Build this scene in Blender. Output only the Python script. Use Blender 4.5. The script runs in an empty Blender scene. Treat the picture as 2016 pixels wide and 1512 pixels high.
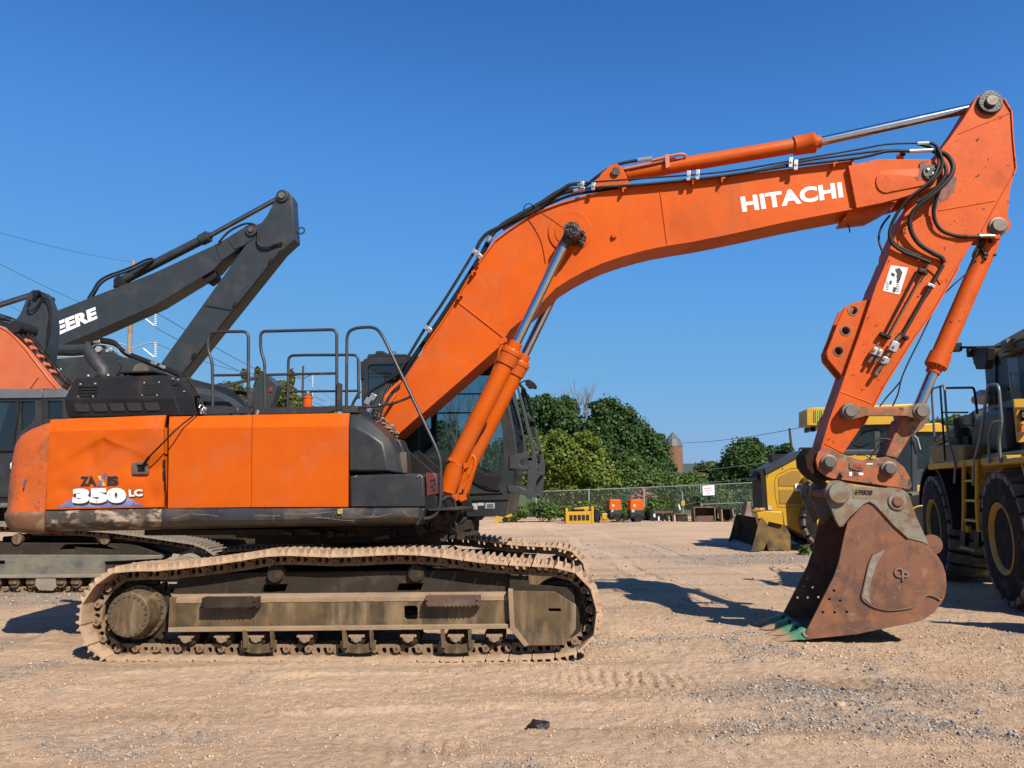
import bpy, bmesh, math, random
import numpy as np
from mathutils import Vector, Matrix, Quaternion
from mathutils.geometry import tessellate_polygon

random.seed(7)
RAD = math.radians
SC = bpy.context.scene
COL = SC.collection

# ---------------------------------------------------------------- camera
CAM_H = 1.58
FPX = 1520.0                       # focal length in pixels of the 2016 px wide photograph
PITCH, ROLL = RAD(7.9), RAD(0.8)
c_f = Vector((0, math.cos(PITCH), math.sin(PITCH)))
_u0 = Vector((0, -math.sin(PITCH), math.cos(PITCH)))
_r0 = Vector((1, 0, 0))
c_r = _r0 * math.cos(ROLL) - _u0 * math.sin(ROLL)
c_u = _r0 * math.sin(ROLL) + _u0 * math.cos(ROLL)
CAM = Vector((0, 0, CAM_H))
cam_data = bpy.data.cameras.new('camera')
cam = bpy.data.objects.new('camera', cam_data)
COL.objects.link(cam)
_m = Matrix((c_r, c_u, -c_f)).transposed().to_4x4()
_m.translation = CAM
cam.matrix_world = _m
cam_data.sensor_width = 36.0
cam_data.lens = 36.0 * FPX / 2016.0
cam_data.clip_start = 0.05
cam_data.clip_end = 12000
SC.camera = cam

# ---------------------------------------------------------------- sky, sun, exposure
SUN_TO = Vector((0.60, -1.0, 1.02)).normalized()     # towards the sun
SUN_EL = math.asin(SUN_TO.z)
SUN_AZ = math.atan2(SUN_TO.x, SUN_TO.y)
world = bpy.data.worlds.new('World')
SC.world = world
world.use_nodes = True
wn = world.node_tree
wn.nodes.clear()
_sky = wn.nodes.new('ShaderNodeTexSky')
_sky.sky_type = 'NISHITA'
_sky.sun_disc = False
_sky.sun_elevation = SUN_EL
_sky.sun_rotation = SUN_AZ
_sky.altitude = 0
_sky.air_density = 0.7
_sky.dust_density = 0.0
_sky.ozone_density = 10.0
_bg = wn.nodes.new('ShaderNodeBackground')
_bg.inputs['Strength'].default_value = 0.1
# the phone's colour response to the sky: a tone curve per channel on the sky's radiance
_dn = wn.nodes.new('ShaderNodeVectorMath'); _dn.operation = 'SCALE'; _dn.inputs['Scale'].default_value = 0.1
_up = wn.nodes.new('ShaderNodeVectorMath'); _up.operation = 'SCALE'; _up.inputs['Scale'].default_value = 10.0 * 2 ** -0.7
_hs = wn.nodes.new('ShaderNodeRGBCurve')
_hs.mapping.use_clip = False
for _c, _pts in enumerate((((0, 0), (.030, .022), (.037, .041), (.065, .092), (.123, .155), (.244, .238), (1, .24)),
                           ((0, 0), (.065, .085), (.088, .165), (.154, .315), (.278, .405), (.479, .445), (1, .38)),
                           ((0, 0), (.175, .29), (.228, .50), (.383, .745), (.602, .755), (.807, .72), (1, .6)))):
    _cv = _hs.mapping.curves[_c]
    _cv.points[0].location = _pts[0]; _cv.points[1].location = _pts[-1]
    for _q in _pts[1:-1]: _cv.points.new(*_q)
_hs.mapping.update()
_wo = wn.nodes.new('ShaderNodeOutputWorld')
wn.links.new(_sky.outputs[0], _dn.inputs[0]); wn.links.new(_dn.outputs[0], _hs.inputs['Color'])
wn.links.new(_hs.outputs[0], _up.inputs[0]); wn.links.new(_up.outputs[0], _bg.inputs['Color'])
wn.links.new(_bg.outputs[0], _wo.inputs['Surface'])
sun_data = bpy.data.lights.new('sun', 'SUN')
sun_data.energy = 5.0
sun_data.angle = RAD(0.53)
sun_data.color = (1.0, 0.93, 0.82)
sun = bpy.data.objects.new('sun', sun_data)
COL.objects.link(sun)
sun.location = (20, -30, 40)
sun.rotation_euler = (-SUN_TO).to_track_quat('-Z', 'Y').to_euler()
SC.view_settings.view_transform = 'Standard'
SC.view_settings.look = 'None'
SC.view_settings.gamma = 1
EXPO = 0.7                                    # exposed a little over, as the phone did
KA = 2 ** -EXPO
SC.view_settings.exposure = EXPO
SC.cycles.max_bounces = 8
SC.cycles.transparent_max_bounces = 16

# ---------------------------------------------------------------- geometry helpers
def ray(px, py):
    return c_f + c_r * ((px - 1008) / FPX) + c_u * ((756 - py) / FPX)

def ground_at(px, py, z=0.0):
    d = ray(px, py)
    t = (z - CAM.z) / d.z
    return CAM + d * t

def at(px, py, Y):
    d = ray(px, py)
    return CAM + d * (Y / d.y)

class Frame:
    """A machine's own axes: u forward, v sideways, w up."""
    def __init__(s, C, yaw_deg):
        a = RAD(yaw_deg)
        s.C = Vector(C)
        s.u = Vector((math.cos(a), -math.sin(a), 0))
        s.v = Vector((math.sin(a), math.cos(a), 0))
        s.z = Vector((0, 0, 1))
    def hit(s, px, py, v):
        d = ray(px, py)
        t = ((s.C + s.v * v - CAM).dot(s.v)) / d.dot(s.v)
        q = CAM + d * t - s.C
        return Vector((q.dot(s.u), v, q.z))
    def W(s, p):
        return s.C + s.u * p[0] + s.v * p[1] + s.z * p[2]
    def loc(s, q):
        q = q - s.C
        return Vector((q.dot(s.u), q.dot(s.v), q.z))

class IdFrame(Frame):
    def __init__(s):
        s.C = Vector((0, 0, 0)); s.u = Vector((1, 0, 0)); s.v = Vector((0, 1, 0)); s.z = Vector((0, 0, 1))
WORLD = IdFrame()

def catmull(pts, n=6, closed=False):
    pts = [Vector(p) for p in pts]
    if n <= 1 or len(pts) < 3:
        return pts
    out = []
    N = len(pts)
    segs = N if closed else N - 1
    for i in range(segs):
        if closed:
            p0, p1, p2, p3 = pts[(i - 1) % N], pts[i], pts[(i + 1) % N], pts[(i + 2) % N]
        else:
            p0, p1, p2, p3 = pts[max(i - 1, 0)], pts[i], pts[i + 1], pts[min(i + 2, N - 1)]
        for k in range(n):
            t = k / n
            out.append(0.5 * ((2 * p1) + (-p0 + p2) * t + (2 * p0 - 5 * p1 + 4 * p2 - p3) * t * t + (-p0 + 3 * p1 - 3 * p2 + p3) * t ** 3))
    if not closed:
        out.append(pts[-1])
    return out

def round_corners(pts, r, n=4):
    """open polyline of 3-D points with its inner corners rounded by radius r"""
    pts = [Vector(p) for p in pts]
    out = [pts[0]]
    for i in range(1, len(pts) - 1):
        a, b, c = pts[i - 1], pts[i], pts[i + 1]
        l1 = min(r, (a - b).length * 0.48); l2 = min(r, (c - b).length * 0.48)
        s = b + (a - b).normalized() * l1
        e = b + (c - b).normalized() * l2
        for k in range(n + 1):
            t = k / n
            out.append(s * (1 - t) ** 2 + b * 2 * t * (1 - t) + e * t * t)
    out.append(pts[-1])
    return out

class MB:
    def __init__(s, F=None):
        s.bm = bmesh.new()
        s.F = F or WORLD
    def vert(s, p):
        return s.bm.verts.new(s.F.W(p))
    def face(s, vs):
        try:
            return s.bm.faces.new(vs)
        except ValueError:
            return None
    def prism(s, loop, v0, v1, holes=(), taper=None):
        """loop / holes: (u, w) pairs; extruded from v0 to v1"""
        loops = [[(p[0], p[1]) for p in L] for L in [loop] + list(holes)]
        flat = [p for L in loops for p in L]
        tris = tessellate_polygon([[Vector((p[0], p[1], 0)) for p in L] for L in loops])
        if taper:
            cx = sum(p[0] for p in loops[0]) / len(loops[0]); cy = sum(p[1] for p in loops[0]) / len(loops[0])
            fr = [s.vert((cx + (p[0] - cx) * taper, v0, cy + (p[1] - cy) * taper)) for p in flat]
        else:
            fr = [s.vert((p[0], v0, p[1])) for p in flat]
        bk = [s.vert((p[0], v1, p[1])) for p in flat]
        for t in tris:
            s.face([fr[i] for i in t]); s.face([bk[i] for i in reversed(t)])
        o = 0
        for L in loops:
            n = len(L)
            for i in range(n):
                j = (i + 1) % n
                s.face([fr[o + i], bk[o + i], bk[o + j], fr[o + j]])
            o += n
        return s
    def hits(s, loop, v):
        return [(h.x, h.z) for h in (s.F.hit(p[0], p[1], v) for p in loop)]
    def pp(s, loop_px, v0, v1, holes=(), taper=None, vref=None):
        r = v0 if vref is None else vref
        return s.prism(s.hits(loop_px, r), v0, v1, [s.hits(h, r) for h in holes], taper)
    def loft(s, rings, closed=True, caps=True):
        R = [[s.vert(p) for p in ring] for ring in rings]
        n = len(R[0])
        for a, b in zip(R, R[1:]):
            for i in range(n if closed else n - 1):
                j = (i + 1) % n
                s.face([a[i], a[j], b[j], b[i]])
        if caps and closed:
            s.face(list(reversed(R[0]))); s.face(R[-1])
        return s
    def tube(s, pts, r, seg=8, n=1, closed=False, rr=None, caps=True):
        P = [s.F.W(p) for p in pts]
        if n > 1:
            P = catmull(P, n, closed)
        N = len(P)
        T = []
        for i in range(N):
            if closed:
                t = P[(i + 1) % N] - P[(i - 1) % N]
            else:
                t = P[min(i + 1, N - 1)] - P[max(i - 1, 0)]
            T.append(t.normalized() if t.length > 1e-9 else Vector((1, 0, 0)))
        a = Vector((0, 0, 1)) if abs(T[0].z) < 0.9 else Vector((1, 0, 0))
        nrm = (a - T[0] * a.dot(T[0])).normalized()
        rings = []
        for i in range(N):
            if i:
                q = T[i - 1].rotation_difference(T[i])
                nrm = q @ nrm
                nrm = (nrm - T[i] * nrm.dot(T[i])).normalized()
            b = T[i].cross(nrm)
            ri = r if rr is None else rr[min(i, len(rr) - 1)]
            rings.append([s.bm.verts.new(P[i] + (nrm * math.cos(2 * math.pi * k / seg) + b * math.sin(2 * math.pi * k / seg)) * ri) for k in range(seg)])
        for i in range(N if closed else N - 1):
            A, B = rings[i], rings[(i + 1) % N]
            for k in range(seg):
                j = (k + 1) % seg
                s.face([A[k], A[j], B[j], B[k]])
        if caps and not closed:
            s.face(list(reversed(rings[0]))); s.face(rings[-1])
        return s
    def cyl(s, p0, p1, r0, r1=None, seg=20):
        r1 = r0 if r1 is None else r1
        return s.tube([p0, p1], r0, seg, rr=[r0, r1])
    def turned(s, p0, p1, prof, seg=24):
        """prof: (t along axis in metres, radius) pairs, axis from p0 towards p1"""
        A, B = s.F.W(p0), s.F.W(p1)
        d = (B - A).normalized()
        a = Vector((0, 0, 1)) if abs(d.z) < 0.9 else Vector((1, 0, 0))
        n1 = (a - d * a.dot(d)).normalized(); n2 = d.cross(n1)
        rings = []
        for t, r in prof:
            r = max(r, 1e-4)
            rings.append([s.bm.verts.new(A + d * t + (n1 * math.cos(2 * math.pi * k / seg) + n2 * math.sin(2 * math.pi * k / seg)) * r) for k in range(seg)])
        for A_, B_ in zip(rings, rings[1:]):
            for k in range(seg):
                j = (k + 1) % seg
                s.face([A_[k], A_[j], B_[j], B_[k]])
        s.face(list(reversed(rings[0]))); s.face(rings[-1])
        return s
    def cylv(s, px, py, rpx, v0, v1, seg=24, vref=None, r1=None):
        r = v0 if vref is None else vref
        c = s.F.hit(px, py, r); e = s.F.hit(px + rpx, py, r)
        R = abs(e.x - c.x)
        return s.cyl((c.x, v0, c.z), (c.x, v1, c.z), R, R if r1 is None else R * r1, seg)
    def box(s, c, d, rot=0.0, top=1.0):
        """centre, size in the frame's axes, rot about v (degrees), top: scale of the top face"""
        ca, sa = math.cos(RAD(rot)), math.sin(RAD(rot))
        vs = []
        for dz in (-.5, .5):
            k = top if dz > 0 else 1.0
            for (dx, dy) in ((-.5, -.5), (.5, -.5), (.5, .5), (-.5, .5)):
                x, y, z = dx * d[0] * k, dy * d[1] * k, dz * d[2]
                vs.append(s.vert((c[0] + x * ca - z * sa, c[1] + y, c[2] + x * sa + z * ca)))
        for f in ((0, 1, 2, 3), (7, 6, 5, 4), (0, 4, 5, 1), (1, 5, 6, 2), (2, 6, 7, 3), (3, 7, 4, 0)):
            s.face([vs[i] for i in f])
        return s
    def hexbolt(s, c, r, h, axis=(0, -1, 0), seg=6):
        a = Vector(c); b = a + Vector(axis) * h
        return s.cyl(a, b, r, r * 0.92, seg)
    def blob(s, c, r, jit=0.25, seed=0, sub=1):
        rnd = random.Random(seed)
        g = bmesh.new()
        bmesh.ops.create_icosphere(g, subdivisions=sub, radius=1)
        m = {}
        for v in g.verts:
            k = 1 + rnd.uniform(-jit, jit)
            m[v] = s.vert((c[0] + v.co.x * r[0] * k, c[1] + v.co.y * r[1] * k, c[2] + v.co.z * r[2] * k))
        for f in g.faces:
            s.face([m[v] for v in f.verts])
        g.free()
        return s
    def build(s, name, mat, parent=None, bevel=0.0, smooth=30, seg=2, fix=True, center=None):
        bm = s.bm
        if fix:
            bmesh.ops.recalc_face_normals(bm, faces=bm.faces)
        me = bpy.data.meshes.new(name)
        bm.to_mesh(me); bm.free()
        return mesh_obj(name, me, mat, parent, bevel, smooth, seg, center)

WM = {}
def mesh_obj(name, me, mat, parent=None, bevel=0.0, smooth=30, seg=2, center=None):
    n = len(me.vertices)
    co = np.empty(n * 3, 'f'); me.vertices.foreach_get('co', co); co = co.reshape(-1, 3)
    if center is None:
        c = (co.min(0) + co.max(0)) / 2 if n else np.zeros(3)
        if parent is None and n:
            c[2] = co[:, 2].min()
    else:
        c = np.array(center, 'f')
    co = co - c.astype('f')
    me.vertices.foreach_set('co', co.ravel()); me.update()
    o = bpy.data.objects.new(name, me)
    COL.objects.link(o)
    M = Matrix.Translation(Vector([float(x) for x in c]))
    WM[o.name] = M
    if parent is not None:
        o.parent = parent
        o.matrix_local = WM[parent.name].inverted() @ M
    else:
        o.matrix_local = M
    if mat is not None:
        for m_ in (mat if isinstance(mat, (list, tuple)) else [mat]):
            me.materials.append(m_)
    if smooth:
        me.shade_smooth() if hasattr(me, 'shade_smooth') else None
        me.polygons.foreach_set('use_smooth', [True] * len(me.polygons))
        if smooth < 180:
            me.set_sharp_from_angle(angle=RAD(smooth))
    if bevel:
        b = o.modifiers.new('bevel', 'BEVEL')
        b.width = bevel; b.segments = seg; b.limit_method = 'ANGLE'; b.angle_limit = RAD(35)
        b.harden_normals = False
    return o

def tag(o, label, cat, group=None, kind=None):
    if label: o['label'] = label
    if cat: o['category'] = cat
    if group: o['group'] = group
    if kind: o['kind'] = kind
    return o

def thing(name, label, cat, loc, group=None):
    o = bpy.data.objects.new(name, None)
    COL.objects.link(o)
    o.empty_display_size = 0.3
    o.location = Vector(loc)
    WM[o.name] = Matrix.Translation(Vector(loc))
    return tag(o, label, cat, group)

def copy_tree(o, M, parent=None, label=None):
    """copy a thing (or part) with its children; M is applied to its local matrix"""
    c = o.copy(); COL.objects.link(c)
    c.parent = parent
    c.matrix_local = M @ o.matrix_basis if parent is None else M @ o.matrix_local
    WM[c.name] = (WM[parent.name] if parent is not None else Matrix()) @ c.matrix_local
    if label: c['label'] = label
    for ch in [k for k in bpy.data.objects if k.parent == o]:
        copy_tree(ch, Matrix(), c)
    return c

def text_mesh(body, bold=0.0, shear=0.0, space=1.0, res=4):
    cu = bpy.data.curves.new('txt', 'FONT')
    cu.body = body; cu.offset = bold; cu.shear = shear; cu.space_character = space
    cu.resolution_u = res
    o = bpy.data.objects.new('txt', cu)
    COL.objects.link(o)
    dg = bpy.context.evaluated_depsgraph_get()
    me = bpy.data.meshes.new_from_object(o.evaluated_get(dg))
    vs = [tuple(v.co) for v in me.vertices]; fs = [tuple(p.vertices) for p in me.polygons]
    bpy.data.objects.remove(o); bpy.data.curves.remove(cu); bpy.data.meshes.remove(me)
    x0 = min(v[0] for v in vs); x1 = max(v[0] for v in vs); y0 = min(v[1] for v in vs); y1 = max(v[1] for v in vs)
    return [((v[0] - x0) / (x1 - x0), (v[1] - y0) / (y1 - y0)) for v in vs], fs

def lettering(F, v, body, quad, mat, parent, name='lettering', bold=0.02, shear=0.0, space=1.0, raise_=0.003, depth=0.0):
    """quad: pixel corners bottom-left, bottom-right, top-right, top-left on the plane v of frame F"""
    vs, fs = text_mesh(body, bold, shear, space)
    b = MB(F)
    V = []
    for sx, sy in vs:
        px = [quad[0][i] * (1 - sx) * (1 - sy) + quad[1][i] * sx * (1 - sy) + quad[2][i] * sx * sy + quad[3][i] * (1 - sx) * sy for i in (0, 1)]
        h = F.hit(px[0], px[1], v)
        V.append(b.vert((h.x, v - raise_, h.z)))
    for f in fs:
        b.face([V[i] for i in f])
    if depth:
        g = bmesh.ops.extrude_face_region(b.bm, geom=list(b.bm.faces))
        nv = [e for e in g['geom'] if isinstance(e, bmesh.types.BMVert)]
        for q in nv:
            q.co -= F.v * depth
    return b.build(name, mat, parent, smooth=0, fix=bool(depth))

# ---------------------------------------------------------------- materials
def new_mat(name):
    m = bpy.data.materials.new(name)
    m.use_nodes = True
    nt = m.node_tree
    return m, nt, nt.nodes['Principled BSDF'], nt.links

def nnode(nt, kind, **kw):
    n = nt.nodes.new(kind)
    for k, v in kw.items():
        if k in n.inputs.keys():
            n.inputs[k].default_value = v
        else:
            setattr(n, k, v)
    return n

def noise_ramp(nt, vec, scale, lo, hi, detail=6, rough=0.6, dist=0.0):
    t = nt.nodes.new('ShaderNodeTexNoise')
    t.inputs['Scale'].default_value = scale; t.inputs['Detail'].default_value = detail
    t.inputs['Roughness'].default_value = rough; t.inputs['Distortion'].default_value = dist
    nt.links.new(vec, t.inputs['Vector'])
    r = nt.nodes.new('ShaderNodeMapRange')
    r.inputs['From Min'].default_value = lo; r.inputs['From Max'].default_value = hi
    nt.links.new(t.outputs['Fac'], r.inputs['Value'])
    return r.outputs['Result'], t

def mixc(nt, fac, a, b):
    m = nt.nodes.new('ShaderNodeMix'); m.data_type = 'RGBA'
    if isinstance(fac, (int, float)): m.inputs[0].default_value = fac
    else: nt.links.new(fac, m.inputs[0])
    for i, x in ((6, a), (7, b)):
        if isinstance(x, (tuple, list)): m.inputs[i].default_value = (*x[:3], 1)
        else: nt.links.new(x, m.inputs[i])
    return m.outputs[2]

def mathn(nt, op, a, b=None):
    m = nt.nodes.new('ShaderNodeMath'); m.operation = op
    for i, x in ((0, a), (1, b)):
        if x is None: continue
        if isinstance(x, (int, float)): m.inputs[i].default_value = x
        else: nt.links.new(x, m.inputs[i])
    return m.outputs[0]

def surf(name, col, col2=None, rough=0.5, metal=0.0, layers=(), bump=0.0, bump_scale=40, var=3.0, coat=0.0, stretch=None, spec=0.5, scr=(), k=None):
    """layers: (colour, scale, lo, hi, strength, roughness, stretch) - dirt, rust, chips by noise"""
    m, nt, p, L = new_mat(name)
    tc = nt.nodes.new('ShaderNodeTexCoord')
    vec = tc.outputs['Object']
    k = (1.0 if metal > .25 else KA) if k is None else k
    c2 = tuple(x * k for x in (col2 or tuple(x * 0.88 for x in col))); col = tuple(x * k for x in col)
    f, _ = noise_ramp(nt, vec, var, 0.35, 0.65, 4)
    c = mixc(nt, f, col, c2)
    rsock = None
    rv = nt.nodes.new('ShaderNodeValue'); rv.outputs[0].default_value = rough
    rsock = rv.outputs[0]
    for i, ly in enumerate(layers):
        lc, ls, lo, hi, st, lr = ly[:6]
        v2 = vec
        if len(ly) > 6:
            mp = nt.nodes.new('ShaderNodeMapping'); mp.inputs['Scale'].default_value = ly[6]
            mp.inputs['Location'].default_value = (3.1 * i, 1.7 * i, 0)
            L.new(vec, mp.inputs['Vector']); v2 = mp.outputs[0]
        f, _ = noise_ramp(nt, v2, ls, lo, hi, 8, 0.62, 0.3)
        f = mathn(nt, 'MULTIPLY', f, st)
        c = mixc(nt, f, c, tuple(x * k for x in lc))
        mr = nt.nodes.new('ShaderNodeMix'); mr.data_type = 'FLOAT'
        L.new(f, mr.inputs[0]); L.new(rsock, mr.inputs[2]); mr.inputs[3].default_value = lr
        rsock = mr.outputs[0]
    for i, (sc_, ss, sw, st, lo) in enumerate(scr):
        # thin wandering scratches, only inside some patches
        n_ = nnode(nt, 'ShaderNodeTexNoise', Scale=ss * .6, Detail=2.0); L.new(vec, n_.inputs['Vector'])
        va = nt.nodes.new('ShaderNodeVectorMath'); va.operation = 'MULTIPLY_ADD'; va.inputs[1].default_value = (.9, .9, .9); L.new(n_.outputs['Color'], va.inputs[0]); L.new(vec, va.inputs[2])
        vo = nt.nodes.new('ShaderNodeTexVoronoi'); vo.feature = 'DISTANCE_TO_EDGE'; vo.inputs['Scale'].default_value = ss; L.new(va.outputs[0], vo.inputs['Vector'])
        mr = nt.nodes.new('ShaderNodeMapRange'); mr.inputs['From Min'].default_value = sw; mr.inputs['From Max'].default_value = 0; L.new(vo.outputs['Distance'], mr.inputs['Value'])
        pf, _ = noise_ramp(nt, vec, ss * .45, lo, lo + .06, 3)
        f = mathn(nt, 'MULTIPLY', mathn(nt, 'MULTIPLY', mr.outputs[0], pf), st)
        c = mixc(nt, f, c, tuple(x * k for x in sc_))
    L.new(c, p.inputs['Base Color'])
    L.new(rsock, p.inputs['Roughness'])
    p.inputs['Metallic'].default_value = metal
    p.inputs['Specular IOR Level'].default_value = spec
    if coat: p.inputs['Coat Weight'].default_value = coat; p.inputs['Coat Roughness'].default_value = 0.15
    if bump:
        t = nnode(nt, 'ShaderNodeTexNoise', Scale=bump_scale, Detail=6.0, Roughness=0.6)
        L.new(vec, t.inputs['Vector'])
        b = nt.nodes.new('ShaderNodeBump'); b.inputs['Strength'].default_value = 1.0; b.inputs['Distance'].default_value = bump
        L.new(t.outputs['Fac'], b.inputs['Height']); L.new(b.outputs[0], p.inputs['Normal'])
    return m

ORANGE = (0.76, 0.130, 0.002); ORANGE2 = (0.70, 0.110, 0.002)
DUST = (0.36, 0.25, 0.17); SOIL = (0.20, 0.13, 0.085); DK = (0.03, 0.022, 0.018)
M = {}
M['orange'] = surf('orange_paint', ORANGE, ORANGE2, 0.42, spec=.22, scr=(((.85, .30, .12), 3.2, .004, .55, .56), (DK, 5, .005, .5, .62)), layers=((DK, 38, .70, .74, .8, .8), (DUST, 1.6, .52, .8, .25, .7), (SOIL, 11, .68, .8, .45, .8)), bump=0.0006, bump_scale=9)
M['orange_boom'] = surf('orange_boom_paint', (0.83, 0.138, 0.007), (0.71, 0.105, 0.008), 0.46, spec=.16, var=1.1, scr=(((.95, .40, .2), 2.6, .004, .5, .56), (DK, 6, .006, .6, .61)), layers=((DK, 24, .675, .70, .85, .8), (DUST, 1.4, .50, .8, .25, .7), (SOIL, 7, .62, .74, .5, .8), ((.45, .09, .015), 2.4, .5, .7, .5, .6, (1, 1, .35))), bump=0.0015, bump_scale=5)
M['orange_worn'] = surf('orange_worn_paint', (0.79, 0.133, 0.018), (0.70, 0.105, 0.012), 0.52, spec=.16, scr=(((.95, .35, .15), 3.5, .004, .5, .55), (DK, 5, .008, .7, .57)), layers=(((.45, .10, .02), 3.5, .54, .68, .5, .7), (DK, 13, .635, .665, .85, .7), ((.30, .17, .09), 8, .64, .70, .5, .8)), bump=0.002, bump_scale=14)
M['orange_scuff'] = surf('orange_scuffed_paint', (0.72, 0.135, 0.015), (0.60, 0.12, 0.02), 0.5, spec=.3, scr=((DK, 5.5, .014, .85, .48), (DK, 11, .02, .8, .54), ((.9, .5, .3), 4, .006, .5, .55)), layers=((DUST, 2.5, .52, .75, .35, .8), (DK, 9, .63, .66, .75, .8, (1, 1, 2.2)), ((.22, .11, .05), 1.2, .5, .62, .75, .8)), bump=0.002, bump_scale=10)
M['orange_far'] = surf('orange_faded_paint', (0.72, 0.17, 0.06), (0.66, 0.14, 0.045), 0.6)
M['grey'] = surf('dark_grey_panel', (0.036, 0.040, 0.044), (0.026, 0.029, 0.032), 0.42, spec=.35, layers=((DUST, 2.0, .5, .85, .22, .75), ((.30, .28, .25), 30, .72, .76, .5, .6, (1, 1, 8))), bump=0.0006, bump_scale=8)
M['hood'] = surf('black_textured_panel', (0.016, 0.015, 0.017), (0.022, 0.020, 0.022), 0.65, spec=.15, layers=((DUST, 2.2, .5, .9, .18, .8),), bump=0.0006, bump_scale=120)
M['skirt'] = surf('scratched_grey_skirt', (0.045, 0.047, 0.050), (0.030, 0.030, 0.032), 0.42, scr=(((.50, .45, .38), 3.5, .006, .8, .50), ((.4, .36, .3), 8, .008, .6, .56)), layers=((DUST, 2.2, .48, .75, .4, .75), ((.50, .45, .38), 14, .69, .72, .7, .6, (.35, 1, 3.0)), ((.10, .055, .03), 5, .58, .7, .6, .85)), bump=0.003, bump_scale=5)
M['skirt_worn'] = surf('caked_grey_skirt', (0.060, 0.052, 0.045), (0.10, 0.07, 0.045), 0.6, layers=(((.55, .42, .30), 9, .50, .60, .85, .85, (.6, 1, 1.2)), ((.10, .055, .03), 6, .56, .68, .7, .85)), bump=0.006, bump_scale=14)
M['rail'] = surf('black_rail', (0.030, 0.030, 0.032), (0.045, 0.04, 0.04), 0.45, layers=((DUST, 6, .55, .9, .3, .8),))
M['black'] = surf('black_metal', (0.011, 0.011, 0.011), (0.016, 0.014, 0.013), 0.6, spec=.25, layers=((DUST, 5, .6, .95, .25, .8),))
M['rubber'] = surf('hose_rubber', (0.014, 0.013, 0.013), (0.024, 0.021, 0.019), 0.6, spec=.3, layers=((DUST, 9, .55, .9, .3, .9),))
M['grease'] = surf('black_grease', (0.012, 0.010, 0.009), (0.035, 0.025, 0.02), 0.45, bump=0.008, bump_scale=40)
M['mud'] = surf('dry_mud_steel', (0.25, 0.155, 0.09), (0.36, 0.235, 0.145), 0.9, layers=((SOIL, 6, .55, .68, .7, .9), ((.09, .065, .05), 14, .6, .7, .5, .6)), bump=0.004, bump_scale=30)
M['mudpad'] = surf('mud_pad_sunlit_tone', (0.70, 0.465, 0.295), (0.50, 0.325, 0.20), 0.9, layers=((SOIL, 5, .52, .64, .65, .9), ((.68, .54, .38), 5, .58, .75, .5, .9)), bump=0.004, bump_scale=35)  # dry mud made paler: the pads' sunlit look is put into the colour
M['frame'] = surf('dusty_track_frame', (0.20, 0.125, 0.056), (0.075, 0.052, 0.028), 0.55, spec=.35, layers=(((.46, .31, .18), 2.2, .50, .70, .6, .85, (2.4, 1, .5)), ((.05, .047, .042), 6, .55, .7, .55, .5, (3.5, 1, .5)), ((.28, .15, .06), 4, .62, .75, .4, .8)), bump=0.002, bump_scale=25)
M['frame_top'] = surf('mud_caked_sunlit_edge', (0.42, 0.28, 0.165), (0.31, 0.21, 0.13), 0.9, bump=0.006, bump_scale=40)  # pale caked mud; the sunlit look of the edges is in the colour too
M['frame_shaded'] = surf('shaded_dusty_steel', (0.034, 0.025, 0.018), (0.05, 0.037, 0.026), 0.85, spec=.2, layers=(((.16, .10, .065), 4, .52, .72, .5, .9),), bump=0.003, bump_scale=20)  # dusty steel darkened: shade under and between parts is in the colour
M['chrome'] = surf('chrome_rod', (0.60, 0.62, 0.64), (0.5, 0.52, 0.55), 0.16, 1.0, layers=((SOIL, 6, .62, .8, .4, .6),))
M['zinc'] = surf('zinc_fitting', (0.50, 0.50, 0.48), (0.38, 0.37, 0.34), 0.35, 0.8, layers=((SOIL, 20, .6, .7, .6, .8),))
M['pin'] = surf('worn_steel_pin', (0.17, 0.145, 0.12), (0.10, 0.085, 0.07), 0.5, 0.5, layers=((SOIL, 12, .5, .7, .6, .9),), bump=0.002, bump_scale=30)
M['rust'] = surf('rusty_bucket_steel', (0.22, 0.085, 0.045), (0.27, 0.105, 0.045), 0.72, scr=(((.45, .30, .22), 3, .006, .5, .52), ((.05, .03, .02), 4, .006, .5, .55)), layers=(((.40, .145, .035), 2.2, .47, .64, .65, .8), ((.10, .045, .032), 2.6, .48, .60, .8, .6), ((.48, .34, .24), 7, .60, .72, .45, .8), ((.10, .05, .04), 3, .60, .70, .6, .6, (3, 1, .4)), ((.05, .035, .03), 40, .66, .72, .5, .8)), bump=0.0018, bump_scale=45)
M['rust_dark'] = surf('dark_rust_inside', (0.035, 0.018, 0.012), (0.045, 0.022, 0.014), 0.9, spec=.15, bump=0.003, bump_scale=30)
M['grey_ear'] = surf('worn_grey_paint_ear', (0.30, 0.275, 0.21), (0.21, 0.185, 0.14), 0.6, scr=(((.10, .04, .025), 7, .02, .8, .50),), layers=(((.17, .06, .03), 4, .48, .58, .8, .85), ((.34, .23, .12), 3, .46, .66, .6, .8), ((.08, .04, .03), 14, .63, .68, .7, .8)), bump=0.002, bump_scale=20)
M['tooth'] = surf('green_tooth_paint', (0.10, 0.36, 0.18), (0.05, 0.22, 0.11), 0.55, layers=((DUST, 8, .56, .68, .7, .9), ((.20, .11, .06), 14, .58, .66, .7, .9)), bump=0.002, bump_scale=40)
M['toothtip'] = surf('muddy_tooth_tip', (0.42, 0.27, 0.15), (0.30, 0.17, 0.09), 0.8, bump=0.002, bump_scale=40)
M['white'] = surf('white_marking', (0.80, 0.80, 0.79), (0.74, 0.74, 0.73), 0.5, k=.85)
M['decal_white'] = surf('peeling_white_decal', (0.80, 0.80, 0.79), (0.74, 0.74, 0.73), 0.5, k=.8, layers=(((.55, .12, .03), 14, .66, .68, .9, .6), ((.2, .2, .2), 30, .68, .70, .7, .6)))
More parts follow.
